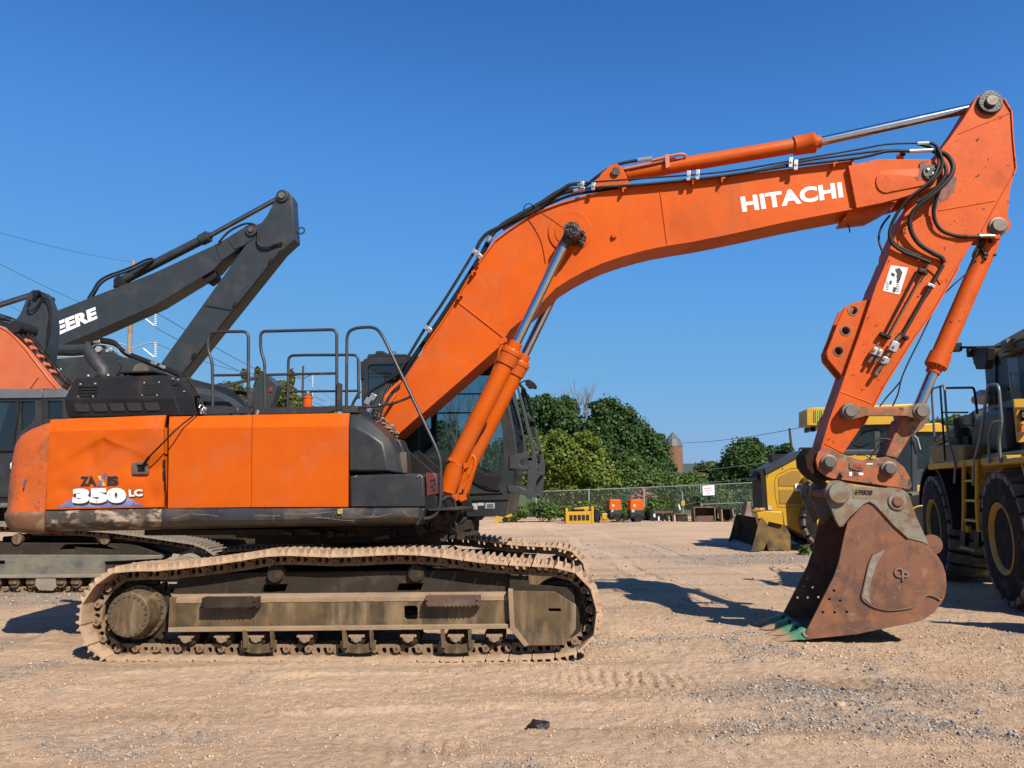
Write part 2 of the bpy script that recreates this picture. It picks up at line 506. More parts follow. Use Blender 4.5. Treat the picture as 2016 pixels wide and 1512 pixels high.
M['decal_black'] = surf('black_decal', (0.018, 0.018, 0.018), (0.03, 0.028, 0.026), 0.5, layers=(((.45, .12, .04), 40, .70, .72, .8, .6),))
M['decal_blue'] = surf('blue_decal', (0.075, 0.08, 0.27), (0.30, 0.32, 0.55), 0.5, var=5.0, layers=(((.7, .25, .15), 16, .66, .68, .8, .6),))
M['decal_violet'] = surf('violet_decal', (0.14, 0.12, 0.42), (0.16, 0.14, 0.45), 0.5)
M['yellow_decal'] = surf('yellow_decal', (0.80, 0.52, 0.09), (0.75, 0.5, 0.1), 0.5)
M['paper'] = surf('dirty_sticker', (0.62, 0.62, 0.56), (0.50, 0.50, 0.45), 0.6, layers=(((.10, .10, .10), 60, .60, .63, .7, .6),))
M['yellow'] = surf('yellow_machine_paint', (0.72, 0.40, 0.018), (0.66, 0.36, 0.016), 0.38, layers=((DUST, 2.5, .5, .8, .3, .8),))
M['yellow_dirty'] = surf('yellow_dusty_paint', (0.48, 0.27, 0.03), (0.38, 0.22, 0.04), 0.6, layers=((DUST, 3.5, .45, .65, .6, .85), (DK, 12, .62, .68, .6, .8)))
M['coupler'] = surf('mud_stained_orange', (0.56, 0.13, 0.025), (0.36, 0.10, 0.035), 0.65, layers=(((.20, .12, .07), 5, .46, .56, .85, .85), (DK, 9, .58, .64, .85, .7), ((.42, .30, .18), 7, .56, .66, .6, .8)), bump=0.003, bump_scale=16)
M['yellow_mesh'] = surf('yellow_perforated_panel', (0.40, 0.21, 0.012), (0.36, 0.19, 0.012), 0.6)
M['dere'] = surf('charcoal_machine_paint', (0.046, 0.056, 0.062), (0.038, 0.046, 0.051), 0.42, spec=.35, layers=((DUST, 2.0, .52, .9, .2, .8),), bump=0.0008, bump_scale=5)
M['tread'] = surf('dusty_tread', (.30, .26, .22), (.16, .14, .12), .9, layers=(((.05, .045, .04), 5, .55, .65, .7, .9),), bump=.003, bump_scale=30)
M['tyre'] = surf('dusty_tyre_rubber', (0.016, 0.015, 0.014), (0.028, 0.024, 0.020), 0.85, spec=.2, layers=((DUST, 5, .55, .75, .45, .95),), bump=0.003, bump_scale=30)
M['red'] = surf('dirty_red_reflector', (0.22, 0.035, 0.025), (0.10, 0.03, 0.025), 0.35, layers=((SOIL, 8, .5, .7, .6, .8),))
M['amber'] = surf('amber_lens', (0.80, 0.25, 0.02), (0.7, 0.2, 0.02), 0.25)
M['galv'] = surf('galvanised_steel', (0.36, 0.38, 0.37), (0.28, 0.30, 0.29), 0.5, 0.3)
M['pole'] = surf('weathered_pole', (0.30, 0.17, 0.10), (0.42, 0.33, 0.26), 0.8, var=1.5)
M['wire'] = surf('grey_wire', (0.10, 0.11, 0.12), (0.10, 0.11, 0.12), 0.6)
M['bark'] = surf('bark', (0.10, 0.075, 0.055), (0.07, 0.05, 0.035), 0.9, bump=0.01, bump_scale=15)
M['seat'] = surf('seat_fabric', (0.05, 0.055, 0.055), (0.03, 0.03, 0.03), 0.9)
M['louvre_green'] = surf('lime_light_slats', (0.55, 0.62, 0.08), (0.4, 0.5, 0.06), 0.4)
M['scrap'] = surf('rusty_scrap_steel', (0.16, 0.075, 0.04), (0.09, 0.06, 0.045), 0.8, layers=((DUST, 3, .5, .7, .5, .9),))
M['wear'] = surf('worn_edge_steel', (0.20, 0.165, 0.14), (0.15, 0.09, 0.06), 0.55, 0.3, layers=(((.16, .06, .03), 8, .55, .65, .7, .8),))

def glass_mat(name, tint=(0.10, 0.14, 0.15), alpha=0.45, rough=0.03):
    m, nt, p, L = new_mat(name)
    out = nt.nodes['Material Output']
    tr = nt.nodes.new('ShaderNodeBsdfTransparent'); tr.inputs[0].default_value = (0.78, 0.86, 0.87, 1)
    p.inputs['Base Color'].default_value = (*tint, 1); p.inputs['Roughness'].default_value = rough
    p.inputs['Specular IOR Level'].default_value = 0.8
    mx = nt.nodes.new('ShaderNodeMixShader'); mx.inputs[0].default_value = alpha
    L.new(tr.outputs[0], mx.inputs[1]); L.new(p.outputs[0], mx.inputs[2]); L.new(mx.outputs[0], out.inputs['Surface'])
    return m
M['glass'] = glass_mat('cab_glass', (0.05, 0.07, 0.075), 0.14)
M['glass_dark'] = glass_mat('tinted_cab_glass', (0.012, 0.016, 0.018), 0.72)

def leaf_mat(name, a, b, c, scale=0.55):
    m, nt, p, L = new_mat(name)
    out = nt.nodes['Material Output']
    tc = nt.nodes.new('ShaderNodeTexCoord')
    f, _ = noise_ramp(nt, tc.outputs['Object'], scale, 0.38, 0.62, 3)
    f2, _ = noise_ramp(nt, tc.outputs['Object'], 6.0, 0.3, 0.7, 2)
    a, b, c = (tuple(x * .8 for x in q) for q in (a, b, c))
    col = mixc(nt, f, a, b)
    f2 = mathn(nt, 'MULTIPLY', f2, 0.55)
    col = mixc(nt, f2, col, c)
    L.new(col, p.inputs['Base Color']); p.inputs['Roughness'].default_value = 0.55
    p.inputs['Specular IOR Level'].default_value = 0.3
    t = nt.nodes.new('ShaderNodeBsdfTranslucent'); L.new(col, t.inputs[0])
    mx = nt.nodes.new('ShaderNodeMixShader'); mx.inputs[0].default_value = 0.28
    L.new(p.outputs[0], mx.inputs[1]); L.new(t.outputs[0], mx.inputs[2]); L.new(mx.outputs[0], out.inputs['Surface'])
    return m
M['leaf_dark'] = leaf_mat('dark_leaves', (0.032, 0.075, 0.018), (0.050, 0.105, 0.022), (0.075, 0.13, 0.03))
M['leaf_mid'] = leaf_mat('green_leaves', (0.05, 0.11, 0.02), (0.085, 0.15, 0.025), (0.12, 0.18, 0.035))
M['leaf_lime'] = leaf_mat('yellow_green_leaves', (0.13, 0.19, 0.022), (0.17, 0.22, 0.03), (0.09, 0.14, 0.02))
M['leaf_olive'] = leaf_mat('olive_leaves', (0.11, 0.135, 0.03), (0.15, 0.15, 0.035), (0.07, 0.10, 0.025))
M['leaf_pink'] = leaf_mat('pink_blossom', (0.48, 0.20, 0.19), (0.42, 0.22, 0.18), (0.08, 0.12, 0.04), 2.0)
# ================================================================ SETTING
def _hash(ix, iy, seed):
    h = (ix.astype(np.int64) * 374761393 + iy.astype(np.int64) * 668265263 + seed * 974711) & 0xFFFFFFFF
    h = ((h ^ (h >> 13)) * 1274126177) & 0xFFFFFFFF
    return ((h ^ (h >> 16)) & 0xFFFF) / 65535.0

def vnoise(x, y, seed=0):
    ix, iy = np.floor(x), np.floor(y)
    fx, fy = x - ix, y - iy
    fx = fx * fx * (3 - 2 * fx); fy = fy * fy * (3 - 2 * fy)
    a = _hash(ix, iy, seed); b = _hash(ix + 1, iy, seed); c = _hash(ix, iy + 1, seed); d = _hash(ix + 1, iy + 1, seed)
    return (a * (1 - fx) + b * fx) * (1 - fy) + (c * (1 - fx) + d * fx) * fy

def fbm(x, y, seed=0, oct=4, gain=0.5):
    s = 0; a = 1; t = 0
    for i in range(oct):
        s = s + a * vnoise(x * 2 ** i + i * 17.3, y * 2 ** i - i * 9.1, seed + i); t += a; a *= gain
    return s / t

def smooth01(x, a, b):
    t = np.clip((x - a) / (b - a), 0, 1)
    return t * t * (3 - 2 * t)

# grouser and tyre prints pressed into the dirt: (x0, y0, x1, y1, width, pitch, depth, slant)
def _gp(px, py):
    g = ground_at(px, py); return g.x, g.y
PRINTS = []
for (a, b, w, p, d, sl) in (((1010, 1322), (1440, 1345), .55, .105, .016, .25), ((1000, 1345), (1400, 1372), .30, .09, .012, -.3),
                            ((1500, 1330), (2050, 1400), .5, .12, .008, .9), ((1470, 1360), (2060, 1440), .4, .11, .008, -.9),
                            ((1200, 1178), (1330, 1215), .55, .12, .012, .2), ((100, 1440), (760, 1375), .45, .14, .007, .6),
                            ((620, 1480), (1130, 1470), .4, .12, .010, .2), ((1080, 1050), (1330, 1165), .6, .16, .015, .1),
                            ((1150, 1430), (1700, 1510), .35, .13, .006, .7), ((1210, 1220), (1290, 1265), .5, .12, .014, .2)):
    PRINTS.append((*_gp(*a), *_gp(*b), w, p, d, sl))

LANES = []
for (a, b, w) in (((1180, 1215), (2030, 1300), .24), ((1180, 1262), (2030, 1372), .26), ((-20, 1372), (1200, 1330), .28), ((-20, 1470), (1500, 1395), .30), ((1150, 1395), (2030, 1440), .26), ((900, 1470), (2030, 1500), .30),
                  ((1080, 1040), (1400, 1185), .2), ((1130, 1036), (1650, 1180), .2), ((-20, 1335), (900, 1318), .2)):
    LANES.append((*_gp(*a), *_gp(*b), w))
def lane_field(x, y):
    '''flattened tyre lanes: (height offset, how much compacted pale dust shows)'''
    h = 0 * x; m = 0 * x
    for i, (x0, y0, x1, y1, w) in enumerate(LANES):
        dx, dy = x1 - x0, y1 - y0; Lp = math.hypot(dx, dy); dx /= Lp; dy /= Lp
        u = (x - x0) * dx + (y - y0) * dy; v = -(x - x0) * dy + (y - y0) * dx + .16 * np.sin(u * .8 + i) + .05 * (fbm(x * 2, y * 2, 80 + i, 2) - .5)
        a = np.abs(v) / w
        ends = smooth01(u, -.3, .6) * (1 - smooth01(u, Lp - .6, Lp + .3)) * smooth01(fbm(x * .7, y * .7, 90 + i, 2), .25, .5)
        h = h + ends * (-.014 * (1 - smooth01(a, .75, 1.0)) + .016 * np.exp(-((a - 1.12) / .14) ** 2) * (.5 + vnoise(x * 14, y * 14, 91)))
        m = np.maximum(m, ends * (1 - smooth01(a, .6, 1.05)))
    return h, m

def gravel_mask(x, y):
    """0..1: where loose grey stone lies over the tan dirt"""
    n = fbm(x * 0.9, y * 0.9, 5, 4)
    n2 = fbm(x * 0.25 + 3, y * 0.16, 15, 3)
    m = smooth01(n2, .60, .72) * smooth01(y, 12, 16) * 0.35
    # strip on the right foreground running from (1500,1340) to (2016,1450)
    g0 = ground_at(1480, 1330); g1 = ground_at(2030, 1470)
    dx, dy = g1.x - g0.x, g1.y - g0.y; Lg = math.hypot(dx, dy); dx /= Lg; dy /= Lg
    u = (x - g0.x) * dx + (y - g0.y) * dy; v = -(x - g0.x) * dy + (y - g0.y) * dx
    m = np.maximum(m, smooth01(u, -.2, .8) * (1 - smooth01(np.abs(v + .12 * np.sin(u * 1.7)) + (n - .5) * .5, .02, .22)))
    # grey patch before the yellow machine and along the left
    g2 = ground_at(1500, 1100)
    m = np.maximum(m, smooth01(1.6 - np.hypot((x - g2.x) / 3.0, (y - g2.y) / 1.4) + (n - .5) * 1.4, .3, 1.0) * .85)
    g3 = ground_at(60, 1180)
    m = np.maximum(m, smooth01(1.5 - np.hypot((x - g3.x) / 3.0, (y - g3.y) / .8) + (n - .5) * 1.2, .3, .9) * .8)
    g4 = ground_at(1150, 1040)
    m = np.maximum(m, smooth01(1.3 - np.hypot((x - g4.x) / 5, (y - g4.y) / 1.6) + (n - .5) * 1.6, .5, 1.1) * .35)
    # scattered stony patches near the camera
    m = np.maximum(m, smooth01(fbm(x * 1.3 + 9, y * 1.3, 25, 3), .64, .76) * .5 * (y < 9))
    return np.clip(m, 0, 1)

def ground_h(x, y):
    near = 1 - smooth01(y, 9, 22)
    h = (fbm(x * .35, y * .35, 1, 3) - .5) * .05 * smooth01(np.hypot(x + 1.7, y - 8.8), 2.6, 6) * near
    h = h + (fbm(x * 1.6, y * 1.6, 2, 4) - .5) * .030 * near
    h = h + (fbm(x * 7, y * 7, 3, 3) - .5) * .022 * near
    h = h + (fbm(x * 24, y * 24, 4, 2) - .5) * .017 * (1 - smooth01(y, 6, 12))
    for (x0, y0, x1, y1, w, p, d, sl) in PRINTS:
        dx, dy = x1 - x0, y1 - y0; Lp = math.hypot(dx, dy); dx /= Lp; dy /= Lp
        u = (x - x0) * dx + (y - y0) * dy; v = -(x - x0) * dy + (y - y0) * dx
        ins = smooth01(u, 0, .9) * (1 - smooth01(u, Lp - .9, Lp)) * (1 - smooth01(np.abs(v), w / 2 - .06, w / 2 + .03))
        ins = ins * (.3 + .7 * smooth01(fbm(x * 1.1, y * 1.1, 33, 2), .28, .44))
        ph = (u + sl * v) / p + (fbm(x * 3, y * 3, 8, 2) - .5) * .8
        saw = np.abs((ph % 1.0) - .5) * 2
        h = h + ins * (smooth01(saw, .25, .8) - .6) * d * 2.6 * (0.6 + .8 * vnoise(x * 9, y * 9, 41))
    # heaped dirt pushed up behind the sprocket and along the track
    def mound(px, py, r, a, ry=None):
        g = ground_at(px, py)
        return a * np.exp(-(((x - g.x) / r) ** 2 + ((y - g.y) / (ry or r)) ** 2))
    h = h + mound(112, 1262, .28, .085, .22) * (0.7 + .6 * vnoise(x * 8, y * 8, 51)) + mound(60, 1275, .5, .03, .3)
    h = h + mound(1215, 1275, .3, .04) + mound(1130, 1322, .25, .02)
    h = h + mound(1010, 1040, 2.2, .25, 1.5) + mound(1290, 1034, 3.0, .15, 2.0)
    h = h + mound(1540, 1262, .9, .035, .6)
    h = h + lane_field(x, y)[0] * (1 - smooth01(y, 20, 30))
    h = h + .05 * gravel_mask(x, y) * (fbm(x * 12, y * 12, 61, 2) - .35) * near
    return h

def axis_steps(a, b, step, lo, hi, g):
    v = list(np.arange(a, b, step))
    s = step; q = b
    while q < hi:
        v.append(q); s *= g; q += s
    v.append(hi)
    s = step; q = a - step
    L_ = []
    while q > lo:
        L_.append(q); s *= g; q -= s
    L_.append(lo)
    return np.array(sorted(L_) + v)

def make_ground():
    xs = axis_steps(-5.6, 6.6, .021, -2500, 2500, 1.085)
    ys = axis_steps(3.25, 8.6, .021, -300, 6000, 1.03)
    X, Y = np.meshgrid(xs, ys)
    Z = ground_h(X, Y)
    nx, ny = len(xs), len(ys)
    co = np.stack([X, Y, Z], -1).reshape(-1, 3).astype('f')
    i = np.arange(nx * ny).reshape(ny, nx)
    q = np.stack([i[:-1, :-1], i[:-1, 1:], i[1:, 1:], i[1:, :-1]], -1).reshape(-1, 4)
    me = bpy.data.meshes.new('ground')
    me.vertices.add(len(co)); me.vertices.foreach_set('co', co.ravel())
    me.loops.add(q.size); me.loops.foreach_set('vertex_index', q.ravel().astype('i'))
    me.polygons.add(len(q)); me.polygons.foreach_set('loop_start', (np.arange(len(q)) * 4).astype('i'))
    me.update(calc_edges=True)
    at_ = me.attributes.new('gravel', 'FLOAT', 'POINT')
    at_.data.foreach_set('value', gravel_mask(X, Y).ravel().astype('f'))
    a2 = me.attributes.new('lane', 'FLOAT', 'POINT'); a2.data.foreach_set('value', lane_field(X, Y)[1].ravel().astype('f'))
    o = bpy.data.objects.new('ground', me); COL.objects.link(o)
    me.polygons.foreach_set('use_smooth', [True] * len(me.polygons))
    o['kind'] = 'structure'
    # material
    m, nt, p, L = new_mat('dirt_yard')
    tc = nt.nodes.new('ShaderNodeTexCoord'); vec = tc.outputs['Object']
    f1, _ = noise_ramp(nt, vec, .55, .35, .65, 6)
    f2, _ = noise_ramp(nt, vec, 4.0, .38, .62, 8, .7)
    f3, _ = noise_ramp(nt, vec, 22, .50, .64, 6, .7)
    c = mixc(nt, f1, (0.55, 0.375, 0.25), (0.455, 0.302, 0.197))
    c = mixc(nt, mathn(nt, 'MULTIPLY', f2, .55), c, (0.434, 0.310, 0.190))
    c = mixc(nt, mathn(nt, 'MULTIPLY', f3, .5), c, (0.198, 0.133, 0.081))
    mp = nt.nodes.new('ShaderNodeMapping'); mp.inputs['Scale'].default_value = (.16, 1.3, 1); mp.inputs['Rotation'].default_value = (0, 0, .2); L.new(vec, mp.inputs[0])
    f4, _ = noise_ramp(nt, mp.outputs[0], 1.2, .52, .66, 5)
    c = mixc(nt, mathn(nt, 'MULTIPLY', f4, .5), c, (0.223, 0.149, 0.095))
    al = nt.nodes.new('ShaderNodeAttribute'); al.attribute_name = 'lane'
    c = mixc(nt, mathn(nt, 'MULTIPLY', al.outputs['Fac'], .38), c, (.56, .39, .26))
    vo = nnode(nt, 'ShaderNodeTexVoronoi', Scale=42.0); L.new(vec, vo.inputs['Vector'])
    st = nt.nodes.new('ShaderNodeSeparateColor'); L.new(vo.outputs['Color'], st.inputs[0])
    stone = mixc(nt, st.outputs[0], (0.124, 0.115, 0.101), (0.298, 0.273, 0.231))
    a = nt.nodes.new('ShaderNodeAttribute'); a.attribute_name = 'gravel'
    n5, _ = noise_ramp(nt, vec, 30, .35, .6, 3)
    gm = mathn(nt, 'MULTIPLY', a.outputs['Fac'], mathn(nt, 'ADD', mathn(nt, 'MULTIPLY', n5, .7), .25))
    c = mixc(nt, gm, c, stone)
    # far away the yard gives way to grass
    sp = nt.nodes.new('ShaderNodeSeparateXYZ'); L.new(vec, sp.inputs[0])
    fr = nt.nodes.new('ShaderNodeMapRange'); fr.inputs['From Min'].default_value = 46; fr.inputs['From Max'].default_value = 52; L.new(sp.outputs[1], fr.inputs['Value'])
    c = mixc(nt, fr.outputs[0], c, (.06, .09, .025))
    L.new(c, p.inputs['Base Color']); p.inputs['Roughness'].default_value = .95; p.inputs['Specular IOR Level'].default_value = .2
    t = nnode(nt, 'ShaderNodeTexNoise', Scale=95.0, Detail=8.0, Roughness=.7); L.new(vec, t.inputs['Vector'])
    t2 = nnode(nt, 'ShaderNodeTexNoise', Scale=9.0, Detail=8.0, Roughness=.65); L.new(vec, t2.inputs['Vector'])
    hsum = mathn(nt, 'ADD', mathn(nt, 'MULTIPLY', t.outputs['Fac'], .5), mathn(nt, 'MULTIPLY', t2.outputs['Fac'], 1.6))
    hsum = mathn(nt, 'ADD', hsum, mathn(nt, 'MULTIPLY', mathn(nt, 'MULTIPLY', vo.outputs['Distance'], a.outputs['Fac']), -.6))
    b = nt.nodes.new('ShaderNodeBump'); b.inputs['Distance'].default_value = .036; b.inputs['Strength'].default_value = 1
    L.new(hsum, b.inputs['Height']); L.new(b.outputs[0], p.inputs['Normal'])
    me.materials.append(m)
    return o
make_ground()

def make_pebbles():
    rng = np.random.default_rng(3)
    V, Fc = [], []
    base = np.array([[1, 0, 0], [-1, 0, 0], [0, 1, 0], [0, -1, 0], [0, 0, 1], [0, 0, -1]], float)
    tri = np.array([[0, 2, 4], [2, 1, 4], [1, 3, 4], [3, 0, 4], [2, 0, 5], [1, 2, 5], [3, 1, 5], [0, 3, 5]])
    def spots(n, x0, x1, y0, y1, lo, hi, use_mask, p=3.0):
        x = rng.uniform(x0, x1, n); y = y0 + (y1 - y0) * rng.uniform(0, 1, n) ** 1.5
        keep = rng.uniform(0, 1, n) < (gravel_mask(x, y) if use_mask else smooth01(fbm(x * .8, y * .8, 71, 3), .40, .62) * .9 + .1)
        x, y = x[keep], y[keep]
        r = lo + (hi - lo) * rng.uniform(0, 1, len(x)) ** p
        return x, y, r
    sets = [spots(90000, -5.4, 5.8, 3.3, 9.0, .003, .014, False, 5), spots(9000, -9, 10, 7.5, 20, .008, .03, False, 4),
            spots(60000, -5.2, 5.8, 3.3, 9, .006, .020, True, 2), spots(14000, -12, 14, 8, 26, .012, .04, True, 2)]
    # wheels have pressed most stones out of the lanes
    keeps = [lane_field(s[0], s[1])[1] < rng.uniform(.15, 1.3, len(s[0])) for s in sets]
    sets = [tuple(q[k_] for q in s) for s, k_ in zip(sets, keeps)]
    x = np.concatenate([s[0] for s in sets]); y = np.concatenate([s[1] for s in sets]); r = np.concatenate([s[2] for s in sets])
    grey = np.concatenate([np.zeros(len(sets[0][0])) + .07, np.zeros(len(sets[1][0])) + .15, np.ones(len(sets[2][0])), np.ones(len(sets[3][0]))])
    z = ground_h(x, y)
    n = len(x)
    P = base[None] * (1 + rng.uniform(-.4, .4, (n, 6, 3))) + rng.uniform(-.25, .25, (n, 6, 3))
    ang = rng.uniform(0, 6.28, n); ca, sa = np.cos(ang), np.sin(ang)
    Px = P[..., 0] * ca[:, None] - P[..., 1] * sa[:, None]; Py = P[..., 0] * sa[:, None] + P[..., 1] * ca[:, None]
    co = np.stack([x[:, None] + Px * r[:, None], y[:, None] + Py * r[:, None] * .9, z[:, None] + P[..., 2] * r[:, None] * .65 + r[:, None] * .25], -1)
    f = (tri[None] + (np.arange(n) * 6)[:, None, None]).reshape(-1, 3)
    me = bpy.data.meshes.new('loose_stones')
    me.vertices.add(n * 6); me.vertices.foreach_set('co', co.reshape(-1).astype('f'))
    me.loops.add(f.size); me.loops.foreach_set('vertex_index', f.ravel().astype('i'))
    me.polygons.add(len(f)); me.polygons.foreach_set('loop_start', (np.arange(len(f)) * 3).astype('i'))
    me.update(calc_edges=True)
    a = me.attributes.new('tone', 'FLOAT', 'POINT')
    tone = np.where(rng.uniform(0, 1, n) < grey, rng.uniform(.5, 1, n), rng.uniform(0, .45, n))
    a.data.foreach_set('value', np.repeat(tone, 6).astype('f'))
    o = bpy.data.objects.new('loose_stones', me); COL.objects.link(o)
    tag(o, 'small loose tan and grey stones strewn over the dirt yard', 'gravel', kind='stuff')
    m, nt, p, L = new_mat('stone_chips')
    at_ = nt.nodes.new('ShaderNodeAttribute'); at_.attribute_name = 'tone'
    cr = nt.nodes.new('ShaderNodeValToRGB')
    e = cr.color_ramp.elements
    e[0].position = 0; e[0].color = (0.34, 0.225, 0.142, 1); e[1].position = 1; e[1].color = (0.360, 0.329, 0.298, 1)
    q = e.new(.44); q.color = (0.48, 0.335, 0.22, 1)
    q = e.new(.5); q.color = (0.124, 0.112, 0.105, 1)
    q = e.new(.85); q.color = (0.248, 0.223, 0.205, 1)
    L.new(at_.outputs['Fac'], cr.inputs[0]); L.new(cr.outputs[0], p.inputs['Base Color']); p.inputs['Roughness'].default_value = .9
    me.materials.append(m)
make_pebbles()

# one dark clod and one pale stone that stand out in the foreground
for (px, py, r, lab, mat, seed) in ((1060, 1432, .055, 'dark broken lump of asphalt lying alone in the foreground dirt', 'grease', 3), (1653, 1392, .030, 'pale round stone beside the gravel streak in the foreground', 'mudpad', 5)):
    g = ground_at(px, py); b = MB()
    z = float(ground_h(np.array([g.x]), np.array([g.y]))[0])
    b.blob((g.x, g.y, z + r * .4), (r * 1.25, r, r * .7), .3, seed, 2)
    tag(b.build('rock', M[mat], smooth=0), lab, 'rock')

# ---------------------------------------------------------------- far hills
def make_hill():
    b = MB()
    D = 2600
    prev = None
    rings = []
    for k in range(0, 61):
        px = -900 + k * 70
        x = (px - 1008) / FPX * D
        H = 75 + 26 * math.sin(k * .21 + 1.2) + 12 * math.sin(k * .53) + 6 * math.sin(k * 1.3)
        rings.append([(x, D - 500, -5), (x, D - 260, H * .55), (x, D, H), (x, D + 500, H * .5), (x, D + 900, -5)])
    b.loft(rings, closed=False, caps=False)
    o = b.build('hills', surf('hazy_wooded_hillside', (.045, .085, .06), (.07, .11, .07), .95, var=.02, bump=3.0, bump_scale=.05), smooth=180)  # woodland green tinted bluish, distance haze put into the colour
    o['kind'] = 'structure'
make_hill()

# ---------------------------------------------------------------- trees
def foliage(b_co, b_f, lobes, n, size, rng, flat=0.75):
    """many small leaf sprays spread over and through the lobes (world x, y, z, rx, ry, rz)"""
    wts = np.array([l[3] * l[5] + l[3] * l[4] for l in lobes]); wts = wts / wts.sum()
    idx = rng.choice(len(lobes), n, p=wts)
    Lb = np.array(lobes)[idx]
    d = rng.normal(size=(n, 3)); d /= np.linalg.norm(d, axis=1)[:, None]
    rad = 1 - .55 * rng.uniform(0, 1, n) ** 2.0
    # clumps: pull the radius in and out with a noise over direction
    clump = np.sin(d[:, 0] * 7 + Lb[:, 0] * 3) * np.sin(d[:, 1] * 6 + Lb[:, 2]) * np.sin(d[:, 2] * 7 + Lb[:, 0])
    rad = rad * (1 + .22 * clump + .12 * rng.normal(size=n))
    c = Lb[:, :3] + d * rad[:, None] * Lb[:, 3:6]
    nrm = d * .9 + rng.normal(size=(n, 3)) * .65 + np.array([0, 0, .35]); nrm /= np.linalg.norm(nrm, axis=1)[:, None]
    a = np.cross(nrm, rng.normal(size=(n, 3))); a /= np.linalg.norm(a, axis=1)[:, None]
    t = np.cross(nrm, a)
    s = size * (0.45 + 1.15 * rng.uniform(0, 1, n) ** 1.5)
    k = 5
    ring = []
    for j in range(k):
        an = 2 * math.pi * j / k
        rr = s * rng.uniform(.55, 1.15, n)
        ring.append(c + a * (np.cos(an) * rr)[:, None] + t * (np.sin(an) * rr * flat)[:, None] + nrm * (rng.uniform(-.25, .25, n) * s)[:, None])
    co = np.stack(ring, 1).reshape(-1, 3)
    base = sum(len(q) for q in b_co)
    f = (np.arange(n)[:, None] * k + np.arange(k)[None]) + base
    b_co.append(co); b_f.append(f)

def leaves_obj(name, lobes, n, size, mat, parent, seed):
    rng = np.random.default_rng(seed)
    C, Fs = [], []
    foliage(C, Fs, lobes, n, size, rng)
    co = np.concatenate(C); f = np.concatenate(Fs)
    me = bpy.data.meshes.new(name)
    me.vertices.add(len(co)); me.vertices.foreach_set('co', co.astype('f').ravel())
    me.loops.add(f.size); me.loops.foreach_set('vertex_index', f.ravel().astype('i'))
    me.polygons.add(len(f)); me.polygons.foreach_set('loop_start', (np.arange(len(f)) * f.shape[1]).astype('i'))
    me.update(calc_edges=True)
    return mesh_obj(name, me, mat, parent, smooth=0)

def px_lobes(lobes_px, Y, depth=.8):
    out = []
    rnd = random.Random(len(lobes_px) * 13 + int(Y))
    for (px, py, rx, ry) in lobes_px:
        dy = rnd.uniform(-.5, .5) * rx / FPX * Y
        p = at(px, py, Y + dy)
        out.append((p.x, p.y, p.z, rx / FPX * Y, rx / FPX * Y * depth, ry / FPX * Y))
    return out

def tree(name, label, Y, lobes_px, base_px, n, size, mat, seed, group='trees beyond the yard fence'):
    main = px_lobes(lobes_px, Y)
    r9 = random.Random(seed + 99); kids = []
    for (x, y, z, a, b_, c) in main:
        for k in range(4):
            t = r9.uniform(0, 6.283); e = r9.uniform(-.3, 1.2); q = r9.uniform(.26, .42)
            kids.append((x + a * math.cos(t) * math.cos(e) * .95, y + b_ * math.sin(t) * math.cos(e) * .95, z + c * math.sin(e) * .95, a * q, b_ * q, c * q * .85))
    lobes = [(x, y, z, a * .90, b_ * .90, c * .90) for (x, y, z, a, b_, c) in main] + kids
    bx = at(base_px, 960, Y)
    root = thing(name, label, 'tree', (bx.x, Y, 0), group)
    b = MB()
    rnd = random.Random(seed)
    top = max(l[2] for l in lobes)
    h0 = min(l[2] for l in lobes)
    R = .018 * top + .10
    mid = Vector((bx.x, Y, max(1.2, h0 * .6)))
    b.tube([(bx.x, Y, -.1), (bx.x + rnd.uniform(-.1, .1), Y, mid.z * .5), mid], R, 8, rr=[R * 1.35, R, R * .8])
    for l in main:
        e = Vector(l[:3]) + Vector((0, 0, l[5] * .4))
        m_ = mid.lerp(e, .5) + Vector((rnd.uniform(-.3, .3), rnd.uniform(-.3, .3), rnd.uniform(-.2, .5)))
        b.tube([mid, m_, e], R * .5, 6, rr=[R * .55, R * .3, R * .08], n=1)
    b.build('trunk', M['bark'], root, smooth=60)
    leaves_obj('crown', lobes, n, size, M[mat], root, seed)
    return root

def bare_tree(name, label, px, Y, top_py, seed, spread=.5, base=960, group='bare trees behind the dark trees'):
    g = at(px, base, Y); t = at(px, top_py, Y)
    H = t.z
    root = thing(name, label, 'tree', (g.x, Y, 0), group)
    b = MB(); rnd = random.Random(seed)
    def grow(p, d, L_, r, lev):
        q = p + d * L_
        m_ = p.lerp(q, .5) + Vector((rnd.uniform(-1, 1), rnd.uniform(-1, 1), 0)) * L_ * .06
        b.tube([p, m_, q], r, 4 if lev else 6, rr=[r, r * .8, r * .55])
        if lev < 4:
            for k in range(3 if lev < 2 else 3):
                nd = (d + Vector((rnd.uniform(-1, 1), rnd.uniform(-1, 1), rnd.uniform(-.1, .5))) * spread).normalized()
                grow(p.lerp(q, rnd.uniform(.45, 1)), nd, L_ * rnd.uniform(.5, .75), r * .5, lev + 1)
    grow(Vector((g.x, Y, -.1)), Vector((0, 0, 1)), H * .5, .02 * H, 0)
    b.build('trunk', surf('bare_grey_bark', (.30, .27, .24), (.22, .19, .17), .9), root, smooth=60)
    return root

